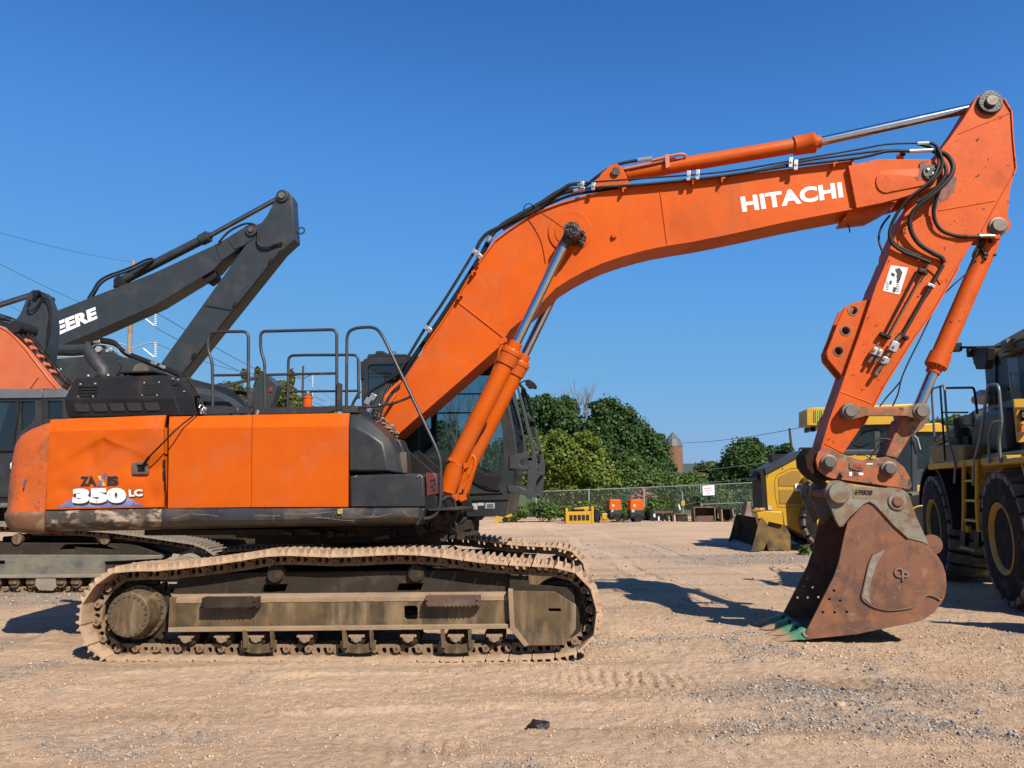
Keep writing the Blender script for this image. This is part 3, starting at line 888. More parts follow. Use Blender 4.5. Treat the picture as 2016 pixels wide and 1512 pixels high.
tree('maple_tree', 'tallest round dark green tree left of the brick silo', 54, [(1200, 830, 42, 48), (1240, 862, 48, 46), (1285, 900, 34, 44), (1175, 880, 40, 42), (1262, 930, 50, 40), (1215, 905, 50, 45), (1310, 935, 26, 34), (1190, 810, 26, 26)], 1225, 54910, 0.107, 'leaf_dark', 11)
tree('broadleaf_tree', 'dark green tree rising just right of the excavator cab', 56, [(1085, 815, 38, 36), (1115, 845, 36, 36), (1050, 850, 36, 38), (1065, 800, 22, 22), (1030, 815, 26, 34), (1095, 880, 46, 30), (1120, 805, 22, 24)], 1080, 41990, 0.107, 'leaf_dark', 12)
tree('locust_tree', 'yellow green leafy tree in front of the dark trees, nearest the cab', 47, [(1110, 900, 46, 44), (1160, 915, 44, 46), (1080, 935, 46, 44), (1185, 950, 40, 38), (1130, 965, 54, 34), (1060, 890, 26, 34), (1150, 872, 30, 24)], 1125, 51680, 0.091, 'leaf_lime', 13)
tree('hedge_tree', 'low mid green tree between the tall dark tree and the sign', 48, [(1230, 945, 42, 40), (1275, 955, 42, 34), (1320, 960, 38, 30), (1250, 985, 60, 24), (1360, 965, 30, 26), (1200, 980, 40, 28)], 1270, 38760, 0.091, 'leaf_mid', 14)
tree('oak_tree', 'broad dark green tree behind the sign, left of the yellow skidder', 72, [(1462, 905, 42, 38), (1500, 920, 38, 30), (1435, 935, 34, 32), (1470, 880, 24, 18), (1520, 900, 30, 24), (1480, 950, 52, 26), (1545, 905, 26, 26), (1410, 960, 28, 22)], 1470, 38760, 0.138, 'leaf_dark', 15)
tree('poplar_tree', 'olive green distant tree between the silo and the broad dark tree', 88, [(1390, 928, 24, 18), (1408, 940, 22, 22), (1372, 950, 26, 18), (1345, 955, 24, 20)], 1392, 19380, 0.160, 'leaf_olive', 16)
tree('scrub_tree', 'low grey green tree left behind the sign on the fence', 60, [(1350, 975, 34, 22), (1400, 975, 36, 22), (1440, 985, 36, 18), (1490, 985, 40, 18), (1380, 990, 40, 14)], 1400, 25840, 0.107, 'leaf_mid', 17)
tree('walnut_tree', 'sunlit olive tree seen through the guard rails, behind the charcoal stick', 62, [(450, 775, 36, 22), (490, 790, 42, 26), (540, 780, 34, 28), (585, 800, 28, 18), (510, 752, 10, 26), (482, 738, 7, 12), (575, 745, 6, 18), (560, 770, 18, 16)], 520, 32300, 0.117, 'leaf_olive', 18)
tree('ash_tree', 'green tree seen through the guard rails left of the cab', 66, [(652, 812, 14, 14), (600, 836, 50, 26), (700, 822, 16, 18), (500, 840, 60, 30), (660, 870, 60, 40)], 640, 25840, 0.128, 'leaf_mid', 19)
tree('birch_tree', 'green tree visible through the cab glass beside the boom', 50, [(880, 870, 34, 36), (910, 900, 36, 36), (860, 910, 36, 34), (950, 905, 34, 34), (1000, 900, 36, 40), (900, 950, 60, 34), (980, 950, 50, 30)], 920, 35530, 0.107, 'leaf_mid', 20)
tree('cedar_tree', 'small green treetop seen between the loader rails', 60, [(1850, 850, 30, 26), (1885, 835, 24, 18), (1900, 870, 40, 30), (1820, 870, 30, 26)], 1860, 19380, 0.117, 'leaf_mid', 21)
tree('linden_tree', 'dark tree mass far right behind the wheel loader', 80, [(1650, 930, 50, 26), (1720, 920, 50, 30), (1790, 925, 50, 30), (1600, 935, 40, 20), (1980, 900, 60, 50), (1920, 910, 50, 30)], 1720, 25840, 0.160, 'leaf_dark', 22)
bare_tree('dead_tree', 'bare grey branches sticking up above the dark tree right of the cab', 1100, 58, 752, 4)
bare_tree('dead_tree', 'bare thin branches between the two dark tree crowns', 1152, 58, 772, 9, .35)
bare_tree('dead_tree', 'bare branching tree seen through the cab glass', 905, 46, 752, 5, .5)
bare_tree('dead_tree', 'second bare tree seen through the cab glass, close to the cab front', 945, 48, 772, 6, .45)

def shrub(name, label, px, py_base, Y, w, h, n, size, mat, seed, group, cat='shrub'):
    g = at(px, py_base, Y); r = w / FPX * Y; H = h / FPX * Y
    root = thing(name, label, cat, (g.x, Y, 0), group)
    b = MB(); rnd = random.Random(seed)
    for k in range(7):
        b.tube([(g.x + rnd.uniform(-.2, .2) * r, Y, 0), (g.x + rnd.uniform(-.5, .5) * r, Y, H * .5), (g.x + rnd.uniform(-.8, .8) * r, Y, H * .9)], .012, 4)
    b.build('stem', M['bark'], root)
    lob = [(g.x + rnd.uniform(-.5, .5) * r, Y + rnd.uniform(-.2, .2), H * rnd.uniform(.3, .68), r * .55, r * .5, H * .34) for k in range(5)]
    leaves_obj('leaf_mass', lob, n, size, M[mat], root, seed)
G_SH = 'shrubs growing along the yard fence'
for i, (px, w, h, mat, lab) in enumerate(((1015, 30, 40, 'leaf_mid', 'green weedy shrub right under the cab floor'), (1065, 34, 52, 'leaf_mid', 'feathery green shrub at the left end of the fence'), (1115, 30, 40, 'leaf_lime', 'yellow green shrub behind the yellow attachment'),
                                     (1160, 30, 46, 'leaf_lime', 'bushy green shrub left of the first fence compressor'), (1232, 16, 44, 'leaf_mid', 'upright shrub between the two orange compressors'), (1272, 14, 30, 'leaf_mid', 'small shrub right of the right compressor'),
                                     (1292, 18, 56, 'leaf_mid', 'tall upright weed behind the dark scrap parts'), (1312, 12, 62, 'leaf_mid', 'tallest feathery weed in front of the fence mesh'), (1331, 13, 66, 'leaf_mid', 'feathery weed next to the yellow marker box'))):
    shrub('shrub', lab, px, 1022, 39.8 + (i % 3) * .4, w, h * .85, 2600, .065, mat, 40 + i, G_SH)
shrub('flowering_bush', 'bush with pink blossom behind the orange compressors', 1262, 1010, 44.5, 34, 66, 1600, .09, 'leaf_pink', 60, None)
for i, (px, w, h, lab) in enumerate(((1400, 30, 40, 'low green bush behind the sign'), (1440, 30, 36, 'low bush behind the two rail fence bay'), (1475, 26, 46, 'low bush beside the yellow skidder radiator'))):
    shrub('bush', lab, px, 1012, 46, w, h, 2400, .09, 'leaf_dark', 70 + i, 'bushes behind the fence')
shrub('weed', 'small green weed growing in the gravel beside the skidder', 1588, 1098, 18.6, 12, 22, 130, .045, 'leaf_mid', 80, None, 'weed')

# ---------------------------------------------------------------- brick silo
def make_silo():
    Y = 150
    a = at(1308, 880, Y); c = at(1343, 880, Y); x = (a.x + c.x) / 2; r = (c.x - a.x) / 2
    eave = at(1325, 879, Y).z; top = at(1322, 851, Y).z
    root = thing('silo', 'round brick silo with grey faceted dome roof behind the trees', 'silo', (x, Y, 0))
    b = MB(); b.turned((x, Y, 0), (x, Y, eave), [(0, r), (eave, r)], 32)
    m, nt, p, L = new_mat('silo_tile')
    tc = nt.nodes.new('ShaderNodeTexCoord'); 
    br = nt.nodes.new('ShaderNodeTexBrick'); br.inputs['Scale'].default_value = 1.4
    br.inputs['Color1'].default_value = (.20, .085, .045, 1); br.inputs['Color2'].default_value = (.14, .06, .035, 1); br.inputs['Mortar'].default_value = (.11, .07, .05, 1)
    sp = nt.nodes.new('ShaderNodeSeparateXYZ'); cb = nt.nodes.new('ShaderNodeCombineXYZ'); L.new(tc.outputs['Object'], sp.inputs[0])
    L.new(sp.outputs[0], cb.inputs[0]); L.new(sp.outputs[2], cb.inputs[1]); L.new(cb.outputs[0], br.inputs['Vector'])
    L.new(br.outputs['Color'], p.inputs['Base Color']); p.inputs['Roughness'].default_value = .85
    b.build('wall', m, root, smooth=60)
    b = MB(); H = top - eave
    b.turned((x, Y, eave), (x, Y, top), [(0, r * 1.06), (.02, r * 1.08), (H * .5, r * .80), (H * .86, r * .26), (H, r * .05)], 10)
    b.build('roof', surf('zinc_roof', (.13, .15, .14), (.10, .115, .11), .6), root, smooth=0)
make_silo()

# ---------------------------------------------------------------- poles and lines
def steel_pole():
    Y = 60
    p0 = at(258, 760, Y); p1 = at(263, 513, Y)
    root = thing('utility_pole', 'tall weathered brown pole with insulator arms left behind the charcoal boom', 'pole', (p0.x, Y, 0), 'power line poles')
    b = MB(); b.tube([(p0.x - .2, Y, 0), (p1.x, Y, p1.z)], .17, 10, rr=[.26, .15]); b.build('pole_shaft', M['pole'], root)
    for py in (612, 674):
        for s in (1, -1):
            a = at(262, py + 12, Y); e = at(262 + s * 44, py, Y)
            q = MB(); q.tube([a, a.lerp(e, .5) + Vector((0, 0, .12)), e], .055, 6, n=3)
            q.build('davit_arm', M['galv'], root)
            q = MB(); e2 = at(262 + s * 44, py + 31, Y); a2 = at(262 + s * 20, py + 12, Y)
            q.tube([e, e2], .04, 6)
            for k in range(9):
                t = e.lerp(e2, (k + .5) / 9); q.turned(t, t + Vector((0, 0, .1)), [(0, .12), (.03, .12), (.05, .05)], 10)
            q.tube([a2, e2], .05, 6)
            q.build('insulator', M['white'], root)
steel_pole()
def wood_pole(px, y_top, y_bot, Y, lab, arm=True, curved=False):
    p1 = at(px, y_top, Y)
    root = thing('utility_pole', lab, 'pole', (p1.x, Y, 0), 'power line poles')
    b = MB(); b.tube([(p1.x, Y, 0), (p1.x, Y, p1.z * .6), (p1.x - (.15 if curved else 0), Y, p1.z)], .15, 8, rr=[.19, .15, .12])
    b.build('pole_shaft', surf('dark_wood', (.11, .06, .05), (.08, .05, .045), .9), root)
    if arm:
        for dz in (26, 62):
            z = at(px, y_top + dz, Y).z
            q = MB(); q.tube([(p1.x - 1.1, Y, z + .55), (p1.x, Y, z), (p1.x + 1.1, Y, z + .55)], .06, 5)
            q.build('cross_arm', M['wire'], root)
            for s in (-1, 1):
                q = MB(); q.tube([(p1.x + s * 1.1, Y, z + .5), (p1.x + s * 1.1, Y, z - .9)], .03, 5)
                for k in range(6):
                    q.turned((p1.x + s * 1.1, Y, z - .8 + k * .2), (p1.x + s * 1.1, Y, z), [(0, .08), (.04, .08)], 8)
                q.build('insulator', M['white'], root)
wood_pole(597, 720, 810, 85, 'dark wooden pole with V shaped arms seen through the guard rails')
wood_pole(1557, 843, 895, 80, 'slim grey pole rising above the yellow skidder hood', False, True)
def wire(p0, p1, sag, r, lab):
    b = MB(); n = 14
    P = []
    for k in range(n + 1):
        t = k / n; q = Vector(p0).lerp(Vector(p1), t); q.z -= sag * 4 * t * (1 - t); P.append(q)
    b.tube(P, r, 5)
    o = b.build('power_line', M['wire'], smooth=180)
    tag(o, lab, 'power line', 'power lines')
wire(at(-60, 440, 45), at(262, 516, 60), .25, .014, 'thin power line from the upper left sky to the pole top')
wire(at(-60, 488, 48), at(222, 622, 60), .2, .018, 'thicker power line crossing the sky above the low charcoal stick')
wire(at(-60, 540, 48), at(218, 684, 60), .9, .014, 'lowest power line on the left side of the pole')
wire(at(306, 614, 60), at(640, 790, 110), .5, .030, 'power line running down right from the upper insulator arm')
wire(at(306, 645, 60), at(640, 800, 112), .5, .028, 'power line running down right under the upper insulator arm')
wire(at(306, 676, 60), at(590, 745, 85), .7, .022, 'power line from the lower insulator arm to the wooden pole')
wire(at(604, 745, 85), at(760, 850, 85), .5, .02, 'power line leaving the wooden pole to the right')
wire(at(1343, 872, 110), at(1620, 832, 70), .4, .030, 'faint power line above the hill right of the silo')
wire(at(1140, 884, 75), at(1310, 868, 75), .3, .016, 'pale line crossing in front of the tall dark tree')
wire(at(1262, 935, 43), at(1560, 903, 43), .1, .012, 'pale green line in front of the broad dark tree')
wire(at(1250, 962, 43), at(1560, 930, 43), .1, .010, 'lower line just above the fence top')

# ---------------------------------------------------------------- chain link fence
def make_fence():
    bays = [(1055, 968, 43.0), (1159, 964, 42.0), (1267, 960, 41.0), (1379, 955, 39.6), (1488, 950, 38.4), (1600, 944, 37.2)]
    P = []
    for (px, py, Y) in bays:
        p = at(px, py, Y); P.append(p)
    root = thing('chain_link_fence', 'long galvanised chain link fence with top rail across the back of the yard', 'fence', (P[0].x, P[0].y, 0))
    for p in P:
        b = MB(); b.tube([(p.x, p.y, -.1), (p.x, p.y, p.z + .05)], .032, 8); b.build('post', M['galv'], root)
    b = MB()
    b.tube([at(960, 972, 44), P[0]], .022, 6)
    for a, c in zip(P, P[1:]): b.tube([a, c], .022, 6)
    b.build('top_rail', M['galv'], root)
    b = MB(); a, c = P[3], P[4]
    b.tube([(a.x, a.y, a.z * .38 + .12), (c.x, c.y, c.z * .38 + .18)], .02, 6); b.build('middle_rail', M['galv'], root)
    b = MB()
    for a, c in zip([at(960, 972, 44)] + P, P):
        if (a - c).length < .1: continue
        d = Vector((c.x - a.x, c.y - a.y, 0)); Lh = d.length; d.normalize(); H = (a.z + c.z) / 2
        s = -H
        while s < Lh:
            for sg in (1, -1):
                u0, u1 = (s, s + H) if sg > 0 else (s + H, s)
                z0, z1 = 0.0, H
                # clip to the bay
                pts = []
                t0, t1 = 0.0, 1.0
                du = u1 - u0
                for lim in (0, Lh):
                    pass
                ta = (0 - u0) / du; tb = (Lh - u0) / du
                lo, hi = max(0, min(ta, tb)), min(1, max(ta, tb))
                if hi - lo < .02: continue
                q0 = Vector((a.x, a.y, 0)) + d * (u0 + du * lo); q0.z = z1 * lo + .02
                q1 = Vector((a.x, a.y, 0)) + d * (u0 + du * hi); q1.z = z1 * hi
                b.tube([q0, q1], .0028, 3, caps=False)
            s += .085
    b.build('wire_mesh', surf('dull_wire', (.16, .17, .17), (.12, .13, .13), .6, .2), root, smooth=0, fix=False)
    return P
FENCE = make_fence()
def fence_sign():
    Y = 39.2
    q = [at(1383, 956, Y), at(1406, 955, Y), at(1407, 974.5, Y), at(1384, 975.5, Y)]
    F = Frame((0, Y, 0), 0)
    root = thing('sign', 'white rectangular sign with three lines of text hung on the fence', 'sign', q[3])
    b = MB(F); b.pp([(1383, 956.5), (1406, 955), (1407, 974.5), (1384, 975.5)], 0, .02); b.build('board', M['white'], root)
    red = surf('sign_red', (.50, .06, .12), (.5, .08, .12), .5); dk = surf('sign_dark', (.12, .10, .12), None, .5)
    lettering(F, 0, 'EQUIPMENT', [(1386, 963.3), (1403, 962.3), (1403, 959.4), (1386, 960.2)], red, root, 'lettering', .03)
    lettering(F, 0, 'TRADED IN', [(1387, 967.8), (1402, 967), (1402, 964.4), (1387, 965.2)], red, root, 'lettering', .03)
    lettering(F, 0, 'ONLY', [(1391, 972.4), (1398, 972.0), (1398, 969.6), (1391, 970)], dk, root, 'lettering', .03)
fence_sign()
# ================================================================ THE BIG ORANGE EXCAVATOR
UNDER_YAW, UPPER_YAW = 3.5, 7.5
_g0 = ground_at(660, 1303)
_tmp = Frame(_g0, UNDER_YAW)
_h = _tmp.hit(682, 1210, 0)
PIVOT = _tmp.W((_h.x, 1.6, 0)); PIVOT.z = 0
FU = Frame(PIVOT, UNDER_YAW)
FX = Frame(PIVOT, UPPER_YAW)
EX = thing('excavator', 'large orange excavator in the middle, arched boom, rusty bucket resting on the ground', 'excavator', PIVOT, 'crawler excavators parked in the yard')

def resample_loop(P, n):
    P = [Vector((p[0], 0, p[1])) for p in P]
    Q = P + [P[0]]
    d = [0]
    for a, b in zip(Q, Q[1:]): d.append(d[-1] + (b - a).length)
    out = []
    for k in range(n):
        s = d[-1] * k / n
        i = max(j for j in range(len(d) - 1) if d[j] <= s + 1e-9)
        t = (s - d[i]) / (d[i + 1] - d[i])
        q = Q[i].lerp(Q[i + 1], t); out.append((q.x, q.z))
    return out

def shoe_mesh(mat, L=.216, Wd=.6):
    """triple grouser shoe: x along the chain, y across, z outwards"""
    prof = [(-.5 * L + .008, .006), (-.5 * L + .016, .020)]
    for x in (-.072, .004, .080):
        prof += [(x - .018, .020), (x - .007, .062), (x + .006, .062), (x + .016, .020)]
    prof += [(.5 * L - .010, .020), (.5 * L - .001, .010), (.5 * L - .004, -.010), (.5 * L - .014, -.004), (-.5 * L + .014, -.004)]
    me = bpy.data.meshes.new('track_shoe')
    b = bmesh.new()
    rings = []
    rnd = random.Random(4)
    for y, k in ((-Wd / 2, .0), (-Wd / 2 + .004, .85), (-Wd / 2 + .02, 1), (-Wd / 6, 1), (Wd / 6, 1), (Wd / 2 - .03, 1), (Wd / 2 - .012, .55), (Wd / 2, 0)):
        rings.append([b.verts.new((x, y, z if z <= .0201 else .020 + (z - .020) * k)) for x, z in prof])
    n = len(prof)
    for A, B in zip(rings, rings[1:]):
        for i in range(n):
            j = (i + 1) % n; b.faces.new([A[i], A[j], B[j], B[i]])
    b.faces.new(list(reversed(rings[0]))); b.faces.new(rings[-1])
    bmesh.ops.recalc_face_normals(b, faces=b.faces)
    b.to_mesh(me); b.free()
    me.polygons.foreach_set('use_smooth', [True] * len(me.polygons)); me.set_sharp_from_angle(angle=RAD(28))
    me.materials.append(mat)
    return me

def make_track(F, root, loop, v_mid, width, pitch, mat_shoe, mat_chain, name='crawler_track', shoes=True, label=None):
    P0 = resample_loop(loop, 400)
    length = sum(math.dist(P0[i], P0[(i + 1) % 400]) for i in range(400))
    n = round(length / pitch)
    P = resample_loop(loop, n)
    cx = sum(p[0] for p in P) / n; cz = sum(p[1] for p in P) / n
    b = MB(F)
    segs = []
    for i in range(n):
        a, c = P[i], P[(i + 1) % n]
        L_ = math.dist(a, c); tx, tz = (c[0] - a[0]) / L_, (c[1] - a[1]) / L_
        nx, nz = -tz, tx
        mx, mz = (a[0] + c[0]) / 2, (a[1] + c[1]) / 2
        if nx * (mx - cx) * .25 + nz * (mz - cz) < 0: nx, nz = -nx, -nz
        segs.append((mx, mz, tx, tz, nx, nz, L_))
        def q(x, z):
            return (mx + tx * x + nx * z, mz + tz * x + nz * z)
        h = .105
        out = [q(-L_ * .46, 0), q(-L_ * .5, -.03), q(-L_ * .56, -.05), q(-L_ * .56, -h * .85), q(-L_ * .42, -h), q(L_ * .38, -h), q(L_ * .52, -h * .8), q(L_ * .52, -.045), q(L_ * .40, -.02), q(L_ * .38, 0)]
        ho = []
        for sx in (-.17, .15):
            ho.append([q(L_ * sx + .024 * math.cos(k * math.pi / 4), -.048 + .031 * math.sin(k * math.pi / 4)) for k in range(8)])
        for s in (-1, 1):
            v = v_mid + s * .095
            b.prism(out, v - .018, v + .018, ho)
            c2 = q(-L_ * .44, -.068)
            b.cyl((c2[0], v - .018, c2[1]), (c2[0], v - .055, c2[1]), .038, .034, 14)
            b.cyl((c2[0], v + .018, c2[1]), (c2[0], v + .030, c2[1]), .034, .030, 10)
        c2 = q(-L_ * .44, -.068)
        b.cyl((c2[0], v_mid - .15, c2[1]), (c2[0], v_mid + .15, c2[1]), .018, .018, 8)
    tr = b.build(name, mat_chain, root, smooth=35)
    if label: tr['label'] = label
    if shoes:
        me = shoe_mesh(mat_shoe, pitch, width)
        for (mx, mz, tx, tz, nx, nz, L_) in segs:
            X = (F.u * tx + F.z * tz).normalized(); Z = (F.u * nx + F.z * nz).normalized(); Y = Z.cross(X).normalized()
            Mx = Matrix((X, Y, Z)).transposed().to_4x4(); Mx.translation = F.W((mx, v_mid, mz))
            o = bpy.data.objects.new('track_shoe', me); COL.objects.link(o); o.parent = tr
            o.matrix_local = WM[tr.name].inverted() @ Mx
            WM[o.name] = Mx
    return tr

VS = -1.6                                      # outer edge of the near shoes
loop_px = [(208, 1297), (168, 1268), (154, 1216), (168, 1170), (211, 1129), (258, 1124), (304, 1124), (348, 1120), (392, 1115), (438, 1109), (485, 1102), (528, 1094),
           (575, 1093), (623, 1096), (666, 1097), (710, 1095), (758, 1092), (801, 1091), (849, 1094), (894, 1100), (939, 1107), (983, 1111), (1028, 1114), (1074, 1116),
           (1120, 1119), (1158, 1145), (1175, 1190), (1176, 1234), (1166, 1260), (1136, 1284), (1085, 1294), (900, 1299), (650, 1299), (400, 1298)]
TL = [(h.x, h.z) for h in (FU.hit(x, y, VS) for x, y in loop_px)]
TV = (-1.3, 1.3)

def undercarriage(F, root, side, detail=True):
    """side -1 near, +1 far: everything one track group carries, built about its own centre plane"""
    vm = TV[0] if side < 0 else TV[1]
    o = vm - TV[0]
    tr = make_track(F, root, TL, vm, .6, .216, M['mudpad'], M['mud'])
    def hp(px, py, v): return F.hit(px, py, v)
    def prism(b, loop, v0, v1, holes=()):
        b.prism(b.hits(loop, v0), v0 + o, v1 + o, [b.hits(h, v0) for h in holes])
    def cylv(b, px, py, r, v0, v1, seg=24, r1=1.0):
        c = hp(px, py, v0); e = hp(px + r, py, v0); R = abs(e.x - c.x)
        b.cyl((c.x, v0 + o, c.z), (c.x, v1 + o, c.z), R, R * r1, seg); return c, R
    # side frame: recessed upper web, ledge, main beam, flange
    b = MB(F)
    prism(b, [(337, 1173), (352, 1138), (420, 1128), (960, 1122), (1003, 1132), (1003, 1173)], -1.40, -1.18,
          [[(520, 1151), (566, 1150), (560, 1166), (513, 1167)], [(786, 1149), (833, 1148), (828, 1163), (779, 1164)]])
    fr = b.build('track_frame', M['frame_shaded'], root, bevel=.006)
    b = MB(F)
    prism(b, [(338, 1179), (1000, 1173), (1000, 1234), (334, 1240)], -1.50, -1.455, [[(795, 1195), (799, 1193), (818, 1193), (822, 1196), (822, 1216), (818, 1220), (799, 1220), (795, 1216)]])
    prism(b, [(334, 1176), (346, 1176), (346, 1240), (331, 1240)], -1.515, -1.2)
    prism(b, [(990, 1176), (1000, 1176), (1000, 1236), (990, 1236)], -1.45, -1.2)
    b.build('side_beam', M['frame'], fr, bevel=.005)
    b = MB(F)
    l0, r0 = hp(336, 1179, -1.50), hp(1001, 1173, -1.50)
    l1, r1 = hp(336, 1168, -1.37), hp(1001, 1163, -1.37)
    n = 60; A, B_, C_ = [], [], []
    rn = random.Random(9)
    for k in range(n + 1):
        t = k / n; j = rn.uniform(-.003, .003)
        A.append((l0.x + (r0.x - l0.x) * t, -1.506 + o, l0.z + (r0.z - l0.z) * t + j))
        B_.append((l0.x + (r0.x - l0.x) * t, -1.47 + o, l0.z + (r0.z - l0.z) * t + .022 + j))
        C_.append((l1.x + (r1.x - l1.x) * t, -1.37 + o, l1.z + (r1.z - l1.z) * t))
    D_ = [(p[0], p[1], p[2] - .06) for p in C_]; E_ = [(p[0], p[1], p[2] - .04) for p in A]
    b.loft([list(q) for q in zip(A, B_, C_, D_, E_)])
    b.build('ledge', M['frame_top'], fr, smooth=50)
    b = MB(F); prism(b, [(331, 1236), (1002, 1229), (1003, 1238), (330, 1245)], -1.545, -1.2); b.build('flange', M['frame_top'], fr, bevel=.005)
    # step brackets
    for (x0, x1, y0) in ((396, 506, 1173), (836, 945, 1170)):
        b = MB(F)
        prism(b, [(x0 + 8, y0 + 2), (x1 - 8, y0 + 1), (x1 - 3, y0 + 8), (x1 - 3, y0 + 22), (x0 + 3, y0 + 24), (x0 + 3, y0 + 9)], -1.625, -1.60)
        for x in (x0 + 1, x1 - 9):
            prism(b, [(x, y0 + 4), (x + 9, y0 + 3), (x + 9, y0 + 25), (x, y0 + 25)], -1.60, -1.50)
            for dy in (10, 19):
                c = hp(x + 4, y0 + dy, -1.628); b.hexbolt((c.x, -1.625 + o, c.z), .014, .012)
        for k in range(9):
            c = hp(x0 + 25 + k * 8, y0 + 24, -1.62); b.box((c.x, -1.612 + o, c.z), (.012, .02, .02), 45)
        b.build('step_bracket', M['scrap'] if x0 > 500 else M['frame_shaded'], fr, bevel=.003)
    # idler, its yoke and cover
    ic = hp(1103, 1200, -1.40)
    b = MB(F)
    b.turned((ic.x, -1.42 + o, ic.z), (ic.x, -1.1 + o, ic.z), [(0, .04), (0, .20), (.015, .205), (.015, .235), (0, .24), (0, .272), (.03, .28), (.07, .28), (.075, .30), (.165, .30), (.17, .28), (.24, .28), (.24, .04)], 48)
    b.build('idler_wheel', M['frame_shaded'], root, smooth=40)
    b = MB(F)
    prism(b, [(1003, 1133), (1040, 1134), (1042, 1151), (1128, 1157), (1133, 1192), (1133, 1236), (1003, 1236)], -1.47, -1.43)
    b.build('idler_yoke', M['frame_shaded'], fr, bevel=.004)
    b = MB(F)
    prism(b, [(1008, 1163), (1092, 1165), (1134, 1191), (1134, 1238), (1112, 1270), (1036, 1271), (1010, 1236)], -1.545, -1.52,
          [[(1079, 1200), (1081, 1198), (1103, 1198), (1105, 1201), (1103, 1204), (1081, 1204)]])
    cv = b.build('idler_cover', M['frame'], fr, bevel=.004)
    b = MB(F)
    prism(b, [(1000, 1160), (1009, 1162), (1013, 1234), (1041, 1270), (1033, 1274), (1004, 1239)], -1.575, -1.40)
    b.build('cover_rim', M['frame_top'], cv, bevel=.004)
    # carrier rollers
    for (px, py) in ((541, 1131), (819, 1129)):
        c = hp(px, py, -1.46); b = MB(F)
        b.turned((c.x, -1.46 + o, c.z), (c.x, 0, c.z), [(0, .03), (0, .055), (.006, .058), (.006, .062), (0, .066), (0, .074), (.02, .078), (.05, .078), (.055, .092), (.075, .092), (.08, .075), (.25, .075), (.25, .02)], 24)
        b.build('carrier_roller', M['frame_shaded'], fr, smooth=40)
    # track rollers and guards
    for px in (372, 442, 509, 604, 705, 806, 899, 974):
        py = 1253 + (706 - px) * .003
        c = hp(px, py, -1.43); b = MB(F)
        b.turned((c.x, -1.45 + o, c.z), (c.x, 0, c.z), [(0, .03), (0, .075), (.015, .085), (.03, .10), (.06, .10), (.065, .085), (.2, .085), (.21, .10), (.24, .10), (.25, .07), (.26, .03)], 28)
        ro = b.build('track_roller', M['frame_shaded'], fr, smooth=40)
        b = MB(F)
        b.prism([(c.x - .075, c.z + .03), (c.x + .075, c.z + .03), (c.x + .08, c.z + .005), (c.x + .055, c.z), (c.x + .045, c.z - .035), (c.x - .045, c.z - .035), (c.x - .055, c.z), (c.x - .08, c.z + .005)], -1.50 + o, -1.44 + o)
        b.cyl((c.x, -1.51 + o, c.z - .012), (c.x, -1.44 + o, c.z - .012), .035, .038, 12)
        b.build('roller_collar', M['frame_top'], ro, bevel=.004)
    for px in (509, 705, 899):
        b = MB(F)
        lp = [(px - 35, 1262), (px - 33, 1280), (px - 20, 1285), (px, 1287), (px + 20, 1285), (px + 33, 1280), (px + 35, 1261), (px + 24, 1260), (px + 18, 1268), (px + 6, 1270), (px, 1267), (px - 8, 1270), (px - 18, 1267), (px - 24, 1261)]
        prism(b, lp, -1.53, -1.505)
        for s in (-1, 1):
            q = px + s * 27
            prism(b, [(q - 5, 1241), (q + 1, 1241), (q + 5 * (1 if s < 0 else .2), 1276), (q - 3, 1276)], -1.56, -1.50)
        b.build('roller_guard', M['frame'], fr, bevel=.003)
    # final drive and sprocket
    c = hp(252, 1211, -1.585)
    b = MB(F)
    b.turned((c.x, -1.585 + o, c.z), (c.x, 0, c.z), [(0, .02), (0, .205), (.006, .213), (.03, .216), (.15, .222), (.20, .232), (.20, .262), (.235, .265), (.24, .20), (.48, .20), (.48, .02)], 56)
    fd = b.build('final_drive', M['frame'], root, smooth=35)
    b = MB(F)
    for k in range(22):
        an = 2 * math.pi * (k + .3) / 22
        b.turned((c.x + .186 * math.cos(an), -1.597 + o, c.z + .186 * math.sin(an)), (c.x + .186 * math.cos(an), 0, c.z + .186 * math.sin(an)), [(0, .003), (.004, .004), (.004, .008), (0, .009), (0, .013), (.014, .013)], 12)
    for k in range(24):
        an = 2 * math.pi * k / 24
        b.hexbolt((c.x + .247 * math.cos(an), -1.382 + o, c.z + .247 * math.sin(an)), .011, .018)
    b.build('cover_bolt', M['pin'], fd, smooth=30)
    b = MB(F); lp = []
    for k in range(21 * 6):
        an = 2 * math.pi * k / (21 * 6); ph = k % 6
        r = (.352, .345, .312, .300, .312, .345)[ph]
        lp.append((c.x + r * math.cos(an), c.z + r * math.sin(an)))
    b.prism(lp, vm - .035, vm + .035)
    b.build('sprocket', M['frame_shaded'], fd, bevel=.003)
    return tr

undercarriage(FU, EX, -1)
undercarriage(FU, EX, 1)
# centre frame, swing ring
b = MB(FU)
b.box((0, 0, .60), (1.25, 2.1, .42)); 
for sx in (-1, 1):
    for sv in (-1, 1):
        b.loft([[(sx * .35, sv * .5, .40), (sx * .75, sv * .5, .40), (sx * .75, sv * .5, .80), (sx * .35, sv * .5, .80)], [(sx * .85, sv * 1.2, .42), (sx * 1.35, sv * 1.2, .42), (sx * 1.35, sv * 1.2, .72), (sx * .85, sv * 1.2, .72)]])
b.build('centre_frame', M['frame_shaded'], EX, bevel=.01)
b = MB(FU); b.turned((0, 0, .78), (0, 0, 2), [(0, .70), (.03, .72), (.12, .72), (.14, .66), (.26, .66)], 48); b.build('swing_bearing', M['frame_shaded'], EX, smooth=40)
# ---------------------------------------------------------------- upper structure
F = FX
VN = -1.5
def H(px, py, v): 
    h = F.hit(px, py, v); return (h.x, h.y, h.z)

